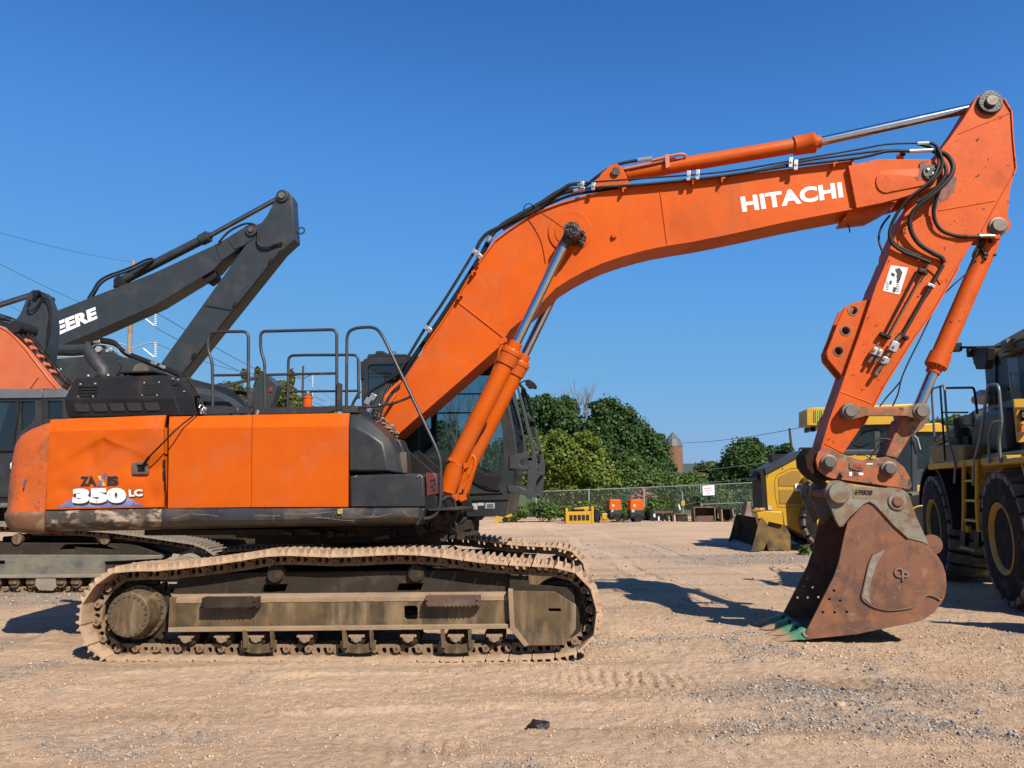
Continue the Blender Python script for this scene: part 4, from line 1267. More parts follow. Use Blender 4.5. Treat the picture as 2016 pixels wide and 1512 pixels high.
def dent(px, py):
    """how far the door is pushed in (metres) at a point of its face"""
    d = 0.0
    def g(cx, cy, rx, ry, a): return a * math.exp(-(((px - cx) / rx) ** 2 + ((py - cy) / ry) ** 2))
    # crease with an apex near (200, 864): sharp above, easing out below
    t = (py - (862 + (abs(px - 202) * .50 if px < 202 else (px - 202) * .34 + 2 * math.sin(px * .09)) + abs(px - 202) ** 2 * .0012))
    if t > 0:
        d += .044 * (1 - math.exp(-t / 10.0)) * math.exp(-t / 70.0) * max(0, 1 - abs(px - 202) / 95.0)
    d += g(178, 905, 14, 26, .020) + g(287, 915, 28, 24, .032) + g(262, 872, 30, 18, .014) + g(130, 965, 22, 14, .014) + g(235, 950, 40, 22, -.010) + g(300, 975, 12, 20, .012)
    d += .0022 * math.sin(px * .11 + py * .05) * math.sin(py * .13)
    return d

def panel(name, tl, tr, br, bl, crease_l, crease_r, v, mat, dfun=None, nx=6, ny=10, label=None):
    b = MB(F)
    rows = []
    for j in range(ny + 1):
        t = j / ny
        row = []
        for i in range(nx + 1):
            s = i / nx
            xb, yb = bl[0] + (br[0] - bl[0]) * s, bl[1] + (br[1] - bl[1]) * s
            xc, yc = crease_l[0] + (crease_r[0] - crease_l[0]) * s, crease_l[1] + (crease_r[1] - crease_l[1]) * s
            px, py = xb + (xc - xb) * t, yb + (yc - yb) * t
            d = dfun(px, py) if dfun else .0015 * math.sin(px * .05) * math.sin(py * .04)
            row.append(H(px, py, v + 0) if not d else (H(px, py, v)[0], v + d, H(px, py, v)[2]))
        rows.append(row)
    top, inn = [], []
    for i in range(nx + 1):
        s = i / nx
        x, y = tl[0] + (tr[0] - tl[0]) * s, tl[1] + (tr[1] - tl[1]) * s
        h = H(x, y, v + .13); top.append(h); inn.append((h[0], v + .50, h[2] + .012))
    rows += [top, inn]
    # wrap the sides a little so the panel has thickness
    full = []
    for r in rows:
        a, c = r[0], r[-1]
        full.append([(a[0] + .004, a[1] + .06, a[2])] + r + [(c[0] - .004, c[1] + .06, c[2])])
    bot = [(p[0], p[1] + .06, p[2] + .004) for p in full[0]]
    b.loft([bot] + full, closed=False, caps=False)
    o = b.build(name, mat, EX, smooth=32, bevel=0)
    so = o.modifiers.new('thick', 'SOLIDIFY'); so.thickness = .004; so.offset = 0
    if label: o['label'] = label
    return o
door = panel('side_door', (100, 826.5), (326, 817.5), (322, 998), (91, 1003), (97, 850), (322, 843.5), VN - .02, M['orange'], dent, 70, 56, 'dented orange rear side door with white number decal')
panel('side_door', (334, 820.5), (496, 817.5), (494, 998), (331, 1000), (333, 843), (495, 841.5), VN, M['orange'], None, 20, 16, 'plain orange middle side door')
panel('side_door', (498, 817), (688, 813.5), (685, 997.5), (495.5, 998), (497, 841.5), (686, 839.5), VN, M['orange'], lambda x, y: .006 * math.exp(-(((x - 602) / 7) ** 2 + ((y - 897) / 6) ** 2)), 60, 40, 'orange front side door with a small ding')
b = MB(F); b.pp([(318, 843), (326, 842), (325, 1000), (319, 1000)], VN + .012, VN + .05); b.build('door_post', M['orange'], EX, bevel=.003)
for (y0, y1) in ((905, 921), (926, 945), (940, 962)):
    b = MB(F); b.pp([(320.5 if y0 < 930 else 323, y0), (325, y0), (325, y1), (320.5 if y0 < 930 else 323, y1)], VN - .034, VN - .026); b.build('hinge', M['black'], door)
# latch and stay rod
b = MB(F)
b.pp([(259, 911), (290, 909), (291, 933), (260, 934)], VN - .034, VN - .01, [[(268, 915), (284, 914), (285, 929), (269, 930)]]); b.build('latch', M['pin'], door, bevel=.002)
b = MB(F); b.pp([(268, 915), (284, 914), (285, 929), (269, 930)], VN - .014, VN - .008); b.build('latch_cup', M['black'], door)
b = MB(F); b.tube([H(281, 916, VN - .05), H(292, 901, VN - .10), H(325, 868, VN - .14), H(352, 841, VN - .10), H(389, 813, VN + .10)], .0085, 8, n=4, rr=None); b.tube([H(281, 917, VN - .04), H(294, 899, VN - .10)], .014, 8); b.build('stay_rod', M['black'], EX, smooth=60)

# decals on the dented door: the number, the word above it, the blue swoosh
dv = VN - .02
def on_door(o):
    """lay a flat decal on the dented skin"""
    me = o.data; Mw = WM[o.name]
    for v in me.vertices:
        w = Mw @ v.co
        l = F.loc(w)
        d = w - CAM
        x = d.dot(c_r) / d.dot(c_f) * FPX + 1008; y = 756 - d.dot(c_u) / d.dot(c_f) * FPX
        k = dent(x, y)
        w2 = w + F.v * k
        v.co = Mw.inverted() @ w2
    me.update()
def flat_decal(name, loop, v, mat, parent, n=0):
    b = MB(F); vs = [b.vert((*F.hit(x, y, v).xy, F.hit(x, y, v).z)) for x, y in loop]
    f = b.face(vs)
    if n:
        bmesh.ops.triangulate(b.bm, faces=b.bm.faces[:])
        for _ in range(n): bmesh.ops.subdivide_edges(b.bm, edges=b.bm.edges[:], cuts=1)
    return b.build(name, mat, parent, smooth=0, fix=False)
sw = flat_decal('decal_swoosh', [(112, 1000), (128, 990), (146, 978), (175, 968), (240, 976), (262, 985), (284, 996.5)], dv - .005, M['decal_blue'], door, 4); on_door(sw)
T = []
T.append(lettering(F, dv, 'ZA', [(157.5, 957), (190, 957), (187, 937.5), (157, 938)], M['decal_black'], door, 'decal_lettering', .055, 0, .88, .008))
T.append(lettering(F, dv, 'IS', [(211, 956.5), (235, 956), (233, 937), (211, 937.5)], M['decal_black'], door, 'decal_lettering', .06, 0, .9, .008))
x1 = flat_decal('decal_stroke', [(201, 957), (208.5, 956.5), (197, 936.5), (189.5, 937)], dv - .008, M['yellow_decal'], door); T.append(x1)
x2 = flat_decal('decal_stroke', [(190, 957), (197, 957), (210, 931), (203, 932)], dv - .010, M['decal_violet'], door); T.append(x2)
T.append(lettering(F, dv, '350', [(144.5, 996), (250, 994.5), (249.5, 964), (143.5, 966)], M['decal_black'], door, 'number_shadow', .085, 0, 1.06, .007))
T.append(lettering(F, dv, '350', [(143, 991.5), (249.5, 990), (249, 960), (142, 961.5)], M['decal_white'], door, 'decal_number', .080, 0, 1.06, .011))
T.append(lettering(F, dv, 'LC', [(255.5, 980), (283, 979), (282, 964.5), (255, 965.5)], M['decal_black'], door, 'number_shadow', .06, 0, 1.0, .007))
T.append(lettering(F, dv, 'LC', [(254.5, 978), (282, 977), (281, 963), (254, 964)], M['decal_white'], door, 'decal_letters', .055, 0, 1.0, .010))
for t in T: on_door(t)

# counterweight: rounded in plan, tucked in at top and bottom
us = F.hit(92, 930, VN).x - .006
ur = F.hit(23, 950, -1.22).x
def cw_loop(inset, extra=0.0, r=.34):
    L_ = []
    hv = 1.485 - inset; x0 = ur + inset + extra
    L_.append((us, -hv))
    for k in range(0, 11):
        a = math.pi / 2 * k / 10
        L_.append((x0 + r - r * math.sin(a), -hv + r - r * math.cos(a)))
    for k in range(1, 8):
        t = k / 8; vv = (-hv + r) * (1 - t) + (hv - r) * t
        L_.append((x0 - .10 * math.sin(math.pi * t), vv))
    for k in range(0, 11):
        a = math.pi / 2 * (1 - k / 10)
        L_.append((x0 + r - r * math.sin(a), hv - r + r * math.cos(a)))
    L_.append((us, hv))
    return L_
b = MB(F); rings = []
for py, ins, ex in ((1051, .13, .10), (1047, .06, .05), (1036, .018, .01), (1015, 0, 0), (1004, .0, .0), (1001, .006, 0), (960, .006, 0), (900, .008, .01), (870, .018, .02), (853, .035, .05), (842, .07, .10), (833, .115, .17), (828, .17, .24), (826, .26, .33)):
    z = F.hit(60, py, VN + ins).z
    rings.append([(u, v, z + .02 * (u - us)) for u, v in cw_loop(ins, ex)])
b.loft(rings)
cw = b.build('counterweight', M['orange_scuff'], EX, smooth=40)
cw['label'] = 'scuffed and scratched orange counterweight'
cwb = surf('mud_brown_band', (.16, .07, .03), (.24, .10, .04), .75, layers=((DUST, 5, .5, .62, .6, .9),), bump=.002, bump_scale=15)
b = MB(F); rings = []
for py, ins in ((1052, .145), (1047, .052), (1036, .010), (1015, -.008), (1007, -.006)):
    z = F.hit(60, py, VN + ins).z
    rings.append([(u, v, z + .02 * (u - us)) for u, v in cw_loop(ins, ins * .6)[:18]])
b.loft(rings, closed=False, caps=False)
o = b.build('bumper_band', cwb, cw, smooth=50); so = o.modifiers.new('thick', 'SOLIDIFY'); so.thickness = .01
b = MB(F); rn = random.Random(5)
flat_decal('scrape_mark', [(44, 958), (48, 944), (52, 938), (50, 950), (47, 962)], VN - .012, surf('blue_scrape', (.09, .13, .28), None, .6), cw)

# skirt under the doors
def skirt(x0, x1, mat, n, seed, tl, tr, bl, br):
    rn = random.Random(seed); b = MB(F); rings = []
    for i in range(n + 1):
        s = i / n; x = x0 + (x1 - x0) * s
        yt = tl + (tr - tl) * s; yb = bl + (br - bl) * s
        ring = []
        for (t, v) in ((0, VN + .06), (0, VN - .005), (.12, VN - .035), (.38, VN - .045), (.60, VN - .035), (.78, VN + .01), (.93, VN + .10), (1.0, VN + .22)):
            w = .010 * math.sin(x * .031 + t * 2) * (1 if t > .1 else 0) + .004 * math.sin(x * .11 + 1) * math.sin(t * 5)
            if seed == 2: w += .018 * math.exp(-((x - 265) / 26) ** 2) * math.exp(-((t - .45) / .3) ** 2) - .008 * math.exp(-((x - 300) / 14) ** 2)
            ring.append(H(x, yt + (yb - yt) * t, v + w))
        ring.append((ring[-1][0], VN + .5, ring[-1][2])); ring.append((ring[0][0], VN + .5, ring[0][2]))
        rings.append(ring)
    b.loft(rings)
    return b.build('side_skirt', mat, EX, smooth=35)
sk1 = skirt(89, 318, M['skirt_worn'], 60, 2, 1006, 1001, 1047, 1043); sk1['label'] = 'scraped and mud caked rear part of the side skirt'
sk2 = skirt(318.5, 826, M['skirt'], 60, 3, 1001, 999.5, 1043, 1032)
b = MB(F); b.pp([(826, 999.5), (836, 1002), (831, 1020), (822, 1034), (818, 1034), (826, 1018)], VN - .03, VN + .4); b.build('skirt_end', M['grey'], EX, bevel=.006)
o = flat_decal('warning_sticker', [(665, 1011.5), (674, 1011), (674, 1002), (665, 1002.5)], VN - .062, M['yellow_decal'], sk2)
b = MB(F)
for (x0, x1, y0, y1) in ((667, 669.5, 1004, 1006), (670, 672, 1006.5, 1009)):
    hs = [F.hit(x, y, VN - .064) for x, y in ((x0, y1), (x1, y1), (x1, y0), (x0, y0))]
    b.face([b.vert((h.x, h.y, h.z)) for h in hs])
b.build('warning_symbol', M['decal_black'], sk2, smooth=0, fix=False)
# long scratches on the skirt
scr = surf('scratch_line', (.50, .46, .40), None, .6)
b = MB(F)
for (x0, y0, x1, y1) in ((558, 1013, 648, 1009), (378, 1010, 430, 1018), (500, 1017, 552, 1014), (420, 1005, 424, 1022), (655, 1018, 661, 1008), (715, 1020, 770, 1012), (620, 1020, 700, 1024), (790, 1003, 806, 1016), (340, 1020, 372, 1014)):
    for k in range(8):
        t0, t1 = k / 8, (k + 1) / 8
        def q(t):
            x = x0 + (x1 - x0) * t; y = y0 + (y1 - y0) * t + 1.5 * math.sin(t * 5 + x0)
            tt = (y - 1001) / 40.0
            v = VN - .047 if tt < .5 else VN - .037
            h = F.hit(x, y, v + .010 * math.sin(x * .031 + tt * 2) + .004 * math.sin(x * .11 + 1) * math.sin(tt * 5) - .0015); return Vector(h)
        a, c = q(t0), q(t1); th = .0022
        b.face([b.vert(a), b.vert(c), b.vert(c + Vector((0, 0, th))), b.vert(a + Vector((0, 0, th)))])
b.build('scratches', scr, sk2, smooth=0, fix=False)

# house core, deck and underside
uL, uR = F.hit(95, 930, VN).x, F.hit(800, 930, VN).x
b = MB(F)
zt = F.hit(400, 826, VN + .2).z; zb = F.hit(400, 1044, VN).z
uM = F.hit(690, 930, VN).x; zm = F.hit(700, 938, VN).z
b.box(((uL + uM) / 2, 0.02, (zt + zb) / 2 - .01), (uM - uL, 2.80, zt - zb - .06)); b.box(((uM + uR) / 2 + .01, -.35, (zm + zb) / 2 - .01), (uR - uM, 2.0, zm - zb - .06))
b.build('engine_house', M['black'], EX, bevel=.02)
b = MB(F); zu = F.hit(600, 1046, VN).z
b.box((-.2, 0, zu - .03), (2.3, 2.0, .12))
b.build('turntable_frame', M['frame_shaded'], EX, bevel=.02)
b = MB(F); b.box((-1.35, 0, zu - .02), (1.9, 2.3, .06)); b.box((-.2, 0, zu - .11), (1.9, 1.9, .10)); b.build('belly_pan', M['frame_shaded'], EX, bevel=.01)
for k in range(26):
    b = MB(F); rn = random.Random(k); c = H(500 + k * 17, 1052 + rn.uniform(-6, 6), VN + .3 + rn.uniform(0, .4)); b.box(c, (rn.uniform(.05, .2), .1, rn.uniform(.03, .08)), rn.uniform(-10, 10)); b.build('belly_bracket', M['frame_shaded'], EX, bevel=.005)

# engine hood
b = MB(F)
def R4(L_): return [H(*p) for p in L_]
bo = R4([(133, 822, -1.12), (356, 818.5, -1.12), (392, 817, -.80)]); z = bo[0][2]
mi = R4([(126, 787, -1.14), (343, 783, -1.14), (381, 781, -.80)])
to = R4([(148, 744, -.93), (318, 738.5, -.93), (372, 744, -.62)])
def ring(L_, vb): return L_ + [(L_[-1][0], vb, L_[-1][2]), (L_[0][0], vb, L_[0][2])]
b.loft([ring(bo, .55), ring(mi, .57), ring(to, .40)])
hood = b.build('engine_hood', M['hood'], EX, bevel=.008, smooth=25)
def hoodpt(px, py, off=.004):
    """point on the hood's sloped upper face"""
    t = (785 - py) / 43.0
    v = -1.14 + .21 * t if py < 785 else -1.13
    return H(px, py, v - off)
for cx in (173, 299):
    b = MB(F)
    for k in range(4):
        y = 762 + k * 6 - (0 if cx < 200 else 2.5)
        b.tube([hoodpt(cx - 19 - k * .3, y, .006), hoodpt(cx + 18, y - .5, .006)], .010, 6)
    b.build('vent_louvre', M['black'], hood, smooth=60)
    for (dx, dy) in ((-14, -6), (15, -7), (-18, 18), (11, 18)):
        b = MB(F); c = Vector(hoodpt(cx + dx, 763 + dy - (0 if cx < 200 else 2.5), 0)); b.cyl(c, c + Vector((0, -.010, .006)), .012, .010, 8); b.build('bolt', M['galv'], hood)
b = MB(F)
for k in range(4): b.tube([H(341 + k * 3, 758 + k * 5.5, -.97 + k * .012), H(357 + k * 3, 759 + k * 5.5, -.84 + k * .012)], .009, 6)
b.build('vent_louvre', M['black'], hood, smooth=60)
for (px, py) in ((342, 746), (352, 748), (354, 770), (364, 771)):
    b = MB(F); c = Vector(H(px, py, -.90)); b.cyl(c, c + Vector((.006, -.03, 0)), .009, .008, 8); b.build('bolt', M['galv'], hood)
for (px, py) in ((174, 741), (213, 740)):
    b = MB(F); c = Vector(H(px, py, -.92)); b.cyl(c, c + Vector((0, 0, .02)), .014, .011, 8); b.build('bolt', M['galv'], hood)
for k in range(5):
    x = 145 + k * 34.5; b = MB(F); y = 795 - k * .6
    lp = [(x, y), (x + 27, y - .4), (x + 31, y + 14), (x + 29, y + 16), (x + 8, y + 16.5), (x + 4, y + 14)]
    hs = [H(px, py, -1.133 - .003) for px, py in lp]
    n_ = len(hs)
    b.loft([[(h[0], -1.136, h[2]) for h in hs], [(h[0], -1.10, h[2]) for h in hs]])
    b.build('mesh_window', surf('perforated_black_%d' % k, (.012, .011, .012), (.03, .025, .022), .8, var=60) if k == 0 else bpy.data.materials['perforated_black_0'], hood, bevel=.004)
# sloping cover in front of the hood
b = MB(F); rings = []
for v, d in ((-.66, 10), (-.62, 4), (-.5, 0), (.3, 0), (.4, 6)):
    rings.append([H(*p, v) for p in ((366, 820), (366, 745 + d), (392, 763 + d), (430, 770 + d), (462, 786 + d), (488, 806 + d * .5), (494, 820))])
b.loft(rings); b.build('sloped_cover', M['dere'], EX, bevel=.01, smooth=25)
b = MB(F); b.tube([H(371, 746, -.66), H(386, 770, -.70), H(400, 800, -.74), H(404, 818, -.76)], .012, 8, n=3); b.tube([H(378, 765, -.70), H(392, 790, -.74), H(396, 815, -.76)], .010, 6); b.build('seal_strip', M['rubber'], EX, smooth=60)
# exhaust pipe
b = MB(F)
pts = [H(205, 745, -.62), H(204, 730, -.62), H(197, 716, -.62), H(187, 704, -.62), H(177, 691, -.62)]
ptip = Vector(F.hit(171, 702, -.62)); A0 = Vector(pts[0]); A1 = Vector(H(204.5, 733, -.62)); ax = (Vector(H(182, 704, -.62)) - A1).normalized()
up = Vector((0, 0, 1)); rings = []
for c_, d_, cut in ((A0, up, 0), (A1 - up * .02, up, 0), (A1 + (ax + up) * .02, (ax + up).normalized(), 0), (A1 + ax * .09, ax, 0), (A1 + ax * .12, ax, 1)):
    n2 = Vector((0, 1, 0)); n1 = d_.cross(n2).normalized(); rg = []
    for k in range(24):
        q = c_ + n1 * math.cos(k * math.pi / 12) * .076 + n2 * math.sin(k * math.pi / 12) * .076
        if cut: q = q + ax * ((ptip.x - q.x) / ax.x)
        rg.append(q)
    rings.append(rg)
b.loft(rings, caps=False)
ex = b.build('exhaust_pipe', surf('sooty_pipe', (.060, .057, .056), (.035, .033, .033), .6, layers=((DUST, 5, .55, .8, .3, .9),)), EX, smooth=60)
so = ex.modifiers.new('thick', 'SOLIDIFY'); so.thickness = .006
b = MB(F); c = H(205, 744, -.62); b.turned(c, (c[0], c[1], c[2] + 1), [(-.03, .10), (.01, .10), (.015, .08)], 24); b.build('exhaust_collar', M['black'], EX, smooth=40)
# little fittings on top of the hood
b = MB(F)
for k, (px, py) in enumerate(((232, 736), (238, 732), (246, 736), (251, 733))): b.blob(H(px, py, -.7), (.022, .022, .03), .3, k)
b.tube([H(236, 737, -.7), H(240, 722, -.7), H(234, 716, -.7)], .008, 6); b.build('hood_fitting', M['black'], EX, smooth=0)
b = MB(F); c0, c1 = H(252, 739, -.6), H(316, 735, -.6); b.box(((c0[0] + c1[0]) / 2, -.6, c1[2]), (c1[0] - c0[0], .3, .02)); b.build('rain_flap', M['black'], EX, bevel=.003)

# guard rails
rr_ = .0165
def rail(name, pts, v, cross=(), r=rr_, rc=.07):
    b = MB(F); P = [H(p[0], p[1], p[2] if len(p) > 2 else v) for p in pts]
    b.tube(round_corners(P, rc, 5), r, 10)
    o = b.build(name, M['rail'], EX, smooth=60)
    for c in cross:
        b = MB(F); b.tube([H(p[0], p[1], p[2] if len(p) > 2 else v) for p in c], r * .85, 8); b.build('cross_bar', M['rail'], o, smooth=60)
    return o
rA = rail('guard_rail', [(419, 806), (418, 712), (409, 690), (410, 655), (430, 653), (489, 652.5), (489, 806)], -1.28, [[(419, 739), (489, 738)]])
rB = rail('guard_rail', [(522, 806), (521, 712), (513, 690), (513, 652), (535, 652), (663, 648.5), (663, 806)], -1.28, [[(521, 738), (663, 735)]])
rC = rail('guard_rail', [(566, 806), (568, 700), (600, 699), (705, 698.5), (706, 785)], -.30, [[(567, 771), (706, 769.5)]])
rD = rail('hand_rail', [(682, 806, -1.32), (683, 655, -1.32), (700, 645, -1.32), (741, 643.5, -1.32), (757, 668, -1.36), (858, 880, -1.42), (868, 908, -1.42), (867, 1000, -1.42), (853, 1020, -1.42), (816, 1022, -1.44)], -1.32,
          [[(676, 803, -1.32), (745, 800, -1.33), (778, 793, -1.36), (812, 780, -1.38)]], rc=.09)
b = MB(F); b.pp([(404, 801), (497, 800), (497, 813), (404, 815)], -1.30, -1.24); b.pp([(488, 762), (497, 770), (497, 805), (489, 805)], -1.30, -1.27); b.build('rail_foot', M['rail'], rA, bevel=.003)
b = MB(F); b.pp([(500, 805), (512, 803), (668, 799), (668, 808), (655, 809), (645, 813), (530, 815), (500, 815)], -1.30, -1.24); b.pp([(664, 752), (671, 755), (671, 808), (663, 808)], -1.32, -1.27); b.build('rail_foot', M['rail'], rB, bevel=.003)
b = MB(F); b.pp([(671, 798), (703, 799), (703, 812), (671, 812)], -1.37, -1.2); b.build('rail_foot', M['rail'], rD, bevel=.003)
for (px, py) in ((397, 812), (404, 806), (507, 813), (468, 806)):
    b = MB(F); b.blob(H(px, py, -1.3), (.02, .02, .03), .3, px); b.build('deck_clip', M['zinc'] if px != 468 else M['pin'], EX, smooth=0)
b = MB(F); b.tube([H(392, 803, -1.3), H(396, 797, -1.28), H(402, 801, -1.3), H(398, 808, -1.32), H(405, 815, -1.34)], .006, 6, n=4); b.build('cable_end', M['zinc'], EX, smooth=60)

# fuel tank corner, tool box, step
b = MB(F)
r0 = [H(*p, VN) for p in ((687, 841), (699, 841), (728, 857), (752, 874), (758, 900), (761, 926), (688, 926))]
r1 = [H(*p, VN + .10) for p in ((689, 815), (708, 817), (736, 832), (765, 859), (778, 886), (786, 931), (688, 932))]
r1b = [(p[0], VN + .16, p[2]) for p in r1]
r2 = [(p[0], -1.12, p[2]) for p in r1]
b.loft([r0, r1, r2])
b.build('fuel_tank', M['grey'], EX, bevel=.014, smooth=30, seg=3)
b = MB(F); b.pp([(764, 858), (786, 866), (795, 888), (799, 934), (770, 934)], -1.22, -.98); b.build('valve_cover', M['grey'], EX, bevel=.012)
b = MB(F); b.pp([(787, 890), (799, 891), (800, 931), (788, 931)], -1.26, -1.22); b.build('cover_hinge', M['pin'], EX, bevel=.004)
b = MB(F); b.pp([(688, 936), (826, 932), (834, 938), (836, 998), (688, 998)], VN + .01, -.6); tb = b.build('tool_box', M['grey'], EX, bevel=.018, seg=3)
for (x, y) in ((701, 937), (824, 936)):
    b = MB(F); b.tube([H(x - 3, y + 3, VN - .002), H(x + 3, y - 1, VN + .004)], .006, 6); b.build('lid_wear', M['zinc'], tb)
b = MB(F); b.pp([(838, 930), (858, 932), (862, 972), (840, 977)], VN + .04, VN + .30); lb = b.build('step_light_box', M['red'], EX, bevel=.006)
b = MB(F)
for (x, y) in ((849, 944), (854, 950), (849, 956), (853, 962), (854, 943)): b.pp([(x, y), (x + 3, y), (x + 3, y + 3.5), (x, y + 3.5)], VN + .030, VN + .05)
b.build('lens_hole', M['black'], lb)
b = MB(F); b.pp([(834, 976), (858, 974), (862, 1003), (834, 1003)], VN + .05, -.7); b.build('step_box', M['black'], EX, bevel=.008)
b = MB(F); b.pp([(842, 1001), (902, 999), (902, 1004), (842, 1006)], VN + .05, -.75); b.build('step_plate', M['grey'], EX, bevel=.003)
b = MB(F)
for k, (px, py, v) in enumerate(((845, 1015, -1.3), (862, 1022, -1.25), (880, 1018, -1.2), (870, 1030, -1.1), (893, 1012, -1.1), (855, 1034, -1.0), (885, 1032, -.9), (830, 1040, -1.1), (905, 1020, -.8))):
    b.box(H(px, py, v), (.12, .14, .09), k * 17)
b.build('valve_block', M['frame_shaded'], EX, bevel=.006)
b = MB(F)
for k in range(6):
    x = 838 + k * 9; b.tube([H(x, 1005, -1.2), H(x + 8, 1020, -1.25), H(x + 2, 1035, -1.15), H(x + 14, 1046, -1.0)], .013, 6, n=4)
b.tube([H(870, 985, -1.2), H(882, 978, -1.15), H(893, 985, -1.1), H(897, 1002, -1.1)], .02, 8, n=4)
b.build('hydraulic_hoses', M['rubber'], EX, smooth=60)
# tank cap standing up behind the rails
b = MB(F); c = H(605, 812, -.55); b.turned(c, (c[0], c[1], c[2] + 1), [(0, .055), (.16, .055), (.162, .062), (.18, .062), (.182, .05)], 20); o = b.build('filler_neck', M['orange_worn'], EX, smooth=40)
b = MB(F); b.turned((c[0], c[1], c[2] + .18), (c[0], c[1], c[2] + 2), [(0, .052), (.03, .052), (.035, .03), (.06, .025)], 16); b.build('filler_cap', M['pin'], o, smooth=40)
# boom foot cheeks and pipes between tank and cab
b = MB(F)
for v in (-.36, .26):
    b.prism([H(q[0], q[1], -.3)[::2] for q in ((705, 1000), (760, 890), (800, 882), (850, 925), (905, 975), (915, 1010))], v, v + .05)
b.build('boom_foot_bracket', M['black'], EX, bevel=.006)
b = MB(F)
for k in range(5):
    x = 722 + k * 8; b.tube([H(x, 830, -.5 + k * .05), H(x + 12, 805 - k * 4, -.45 + k * .04), H(x + 30, 770 - k * 8, -.30 + k * .03), H(x + 46, 745 - k * 8, -.25)], .013, 8, n=4)
b.build('boom_foot_hoses', M['rubber'], EX, smooth=60)
b = MB(F)
for k, (px, py) in enumerate(((725, 790), (735, 782), (742, 800), (730, 806))): b.box(H(px, py, -.36), (.07, .06, .08), -30)
b.build('hose_clamp', M['zinc'], EX, bevel=.004)
b = MB(F)
b.tube([H(740, 815, -.33), H(752, 795, -.33), H(768, 770, -.3), H(790, 750, -.27)], .022, 8, n=3)
b.tube([H(752, 818, -.33), H(762, 800, -.33), H(780, 775, -.3)], .022, 8, n=3)
b.build('orange_pipes', M['orange_worn'], EX, smooth=60)
for k in range(8):
    pass
b = MB(F)
rn = random.Random(3)
for k in range(60):
    t = rn.random(); b.blob(H(735 + 45 * t + rn.uniform(-8, 8), 815 + 45 * t + rn.uniform(-10, 6), -.30 - rn.random() * .05), (.03, .03, .02), .5, k)
b.build('dirt_pile', M['mud'], EX, smooth=0)

# ---------------------------------------------------------------- cab
cabP = [(715, 990), (711, 720), (716, 708), (726, 703), (950, 699), (968, 708), (985, 745), (998, 795), (1009, 850), (1014, 895), (1008, 950), (996, 1014), (893, 1018), (838, 992)]
Wn1 = [(724, 722), (730, 717), (812, 716), (812, 832), (724, 834)]
Wn2 = [(824, 716), (945, 716), (962, 735), (978, 790), (990, 850), (991, 890), (984, 922), (972, 931), (955, 931), (925, 915), (880, 900), (824, 895)]
VC0, VC1 = .42, 1.45
cab = None
b = MB(F); b.pp(cabP, VC0, VC0 + .05, [Wn1, Wn2])
hs = b.hits(cabP, VC0); hn1 = b.hits(Wn1, VC0); hn2 = b.hits(Wn2, VC0)
b.prism(hs, VC1 - .05, VC1, [hn1, hn2])
# roof, rear and sill strips join the two sides
def strip(i0, i1, th=.04):
    a, c = Vector(hs[i0]), Vector(hs[i1]); d = (c - a).normalized(); n_ = Vector((-d.y, d.x))
    cen = Vector((sum(p[0] for p in hs) / len(hs), sum(p[1] for p in hs) / len(hs)))
    if (cen - a).dot(n_) < 0: n_ = -n_
    b.prism([tuple(a), tuple(c), tuple(c + n_ * th), tuple(a + n_ * th)], VC0 + .05, VC1 - .05)
for i0, i1 in ((1, 2), (2, 3), (3, 4), (4, 5), (11, 12), (12, 13), (9, 10), (10, 11)): strip(i0, i1)
cab = b.build('cab', M['grey'], EX, bevel=.012, smooth=30)
cab['label'] = 'dark grey operator cab behind the boom'
for nm, L_, vv, mt in (('side_window', hn1, VC0 + .02, 'glass_dark'), ('side_window', hn2, VC0 + .02, 'glass'), ('side_window', hn1, VC1 - .03, 'glass'), ('side_window', hn2, VC1 - .03, 'glass')):
    b = MB(F); b.prism(L_, vv, vv + .006); b.build(nm, M[mt], cab, smooth=0)
b = MB(F); P_ = [Vector(hs[i]) for i in (5, 6, 7, 8, 9)]
b.loft([[(p.x, VC0 + .08, p.y), (p.x, VC1 - .08, p.y)] for p in P_], closed=False, caps=False); o = b.build('windscreen', M['glass'], cab, smooth=60); so = o.modifiers.new('thick', 'SOLIDIFY'); so.thickness = .006
b = MB(F)
for v in (VC0 + .04, VC1 - .04): b.tube([(p.x, v, p.y) for p in P_], .028, 8, n=3)
b.build('windscreen_pillar', M['grey'], cab, smooth=60)
b = MB(F); b.pp([(722, 703), (800, 700.5), (800, 697), (726, 697)], VC0 + .15, VC1 - .15); b.pp([(738, 697), (757, 696), (755, 691), (741, 691)], VC0 + .3, VC0 + .6); b.tube([H(765, 697, .8), H(768, 693, .8), H(778, 693, .8), H(780, 697, .8)], .008, 6); b.build('roof_vent', M['grey'], cab, bevel=.006)
b = MB(F)
for y in (775, 812): b.tube([H(815, y + 2, VC0 - .01), H(962 if y < 800 else 950, y, VC0 - .01)], .009, 6)
b.build('window_bar', M['black'], cab, smooth=60)
# interior
b = MB(F)
sc_ = H(880, 925, .95)
b.box((sc_[0] - .15, .95, sc_[2] - .02), (.5, .5, .14)); b.box((sc_[0] - .42, .95, sc_[2] + .30), (.14, .5, .66), -12); b.box((sc_[0] - .50, .95, sc_[2] + .72), (.10, .28, .2), -12)
b.build('operator_seat', M['seat'], cab, bevel=.04, seg=3)
b = MB(F); b.box((sc_[0] - .1, .62, sc_[2] + .12), (.45, .14, .22)); b.box((sc_[0] - .1, 1.3, sc_[2] + .12), (.45, .14, .22)); b.tube([(sc_[0] + .1, .62, sc_[2] + .2), (sc_[0] + .12, .62, sc_[2] + .42)], .02); b.box((sc_[0] + .35, 1.2, sc_[2] + .4), (.06, .2, .2)); b.build('control_console', M['seat'], cab, bevel=.02)
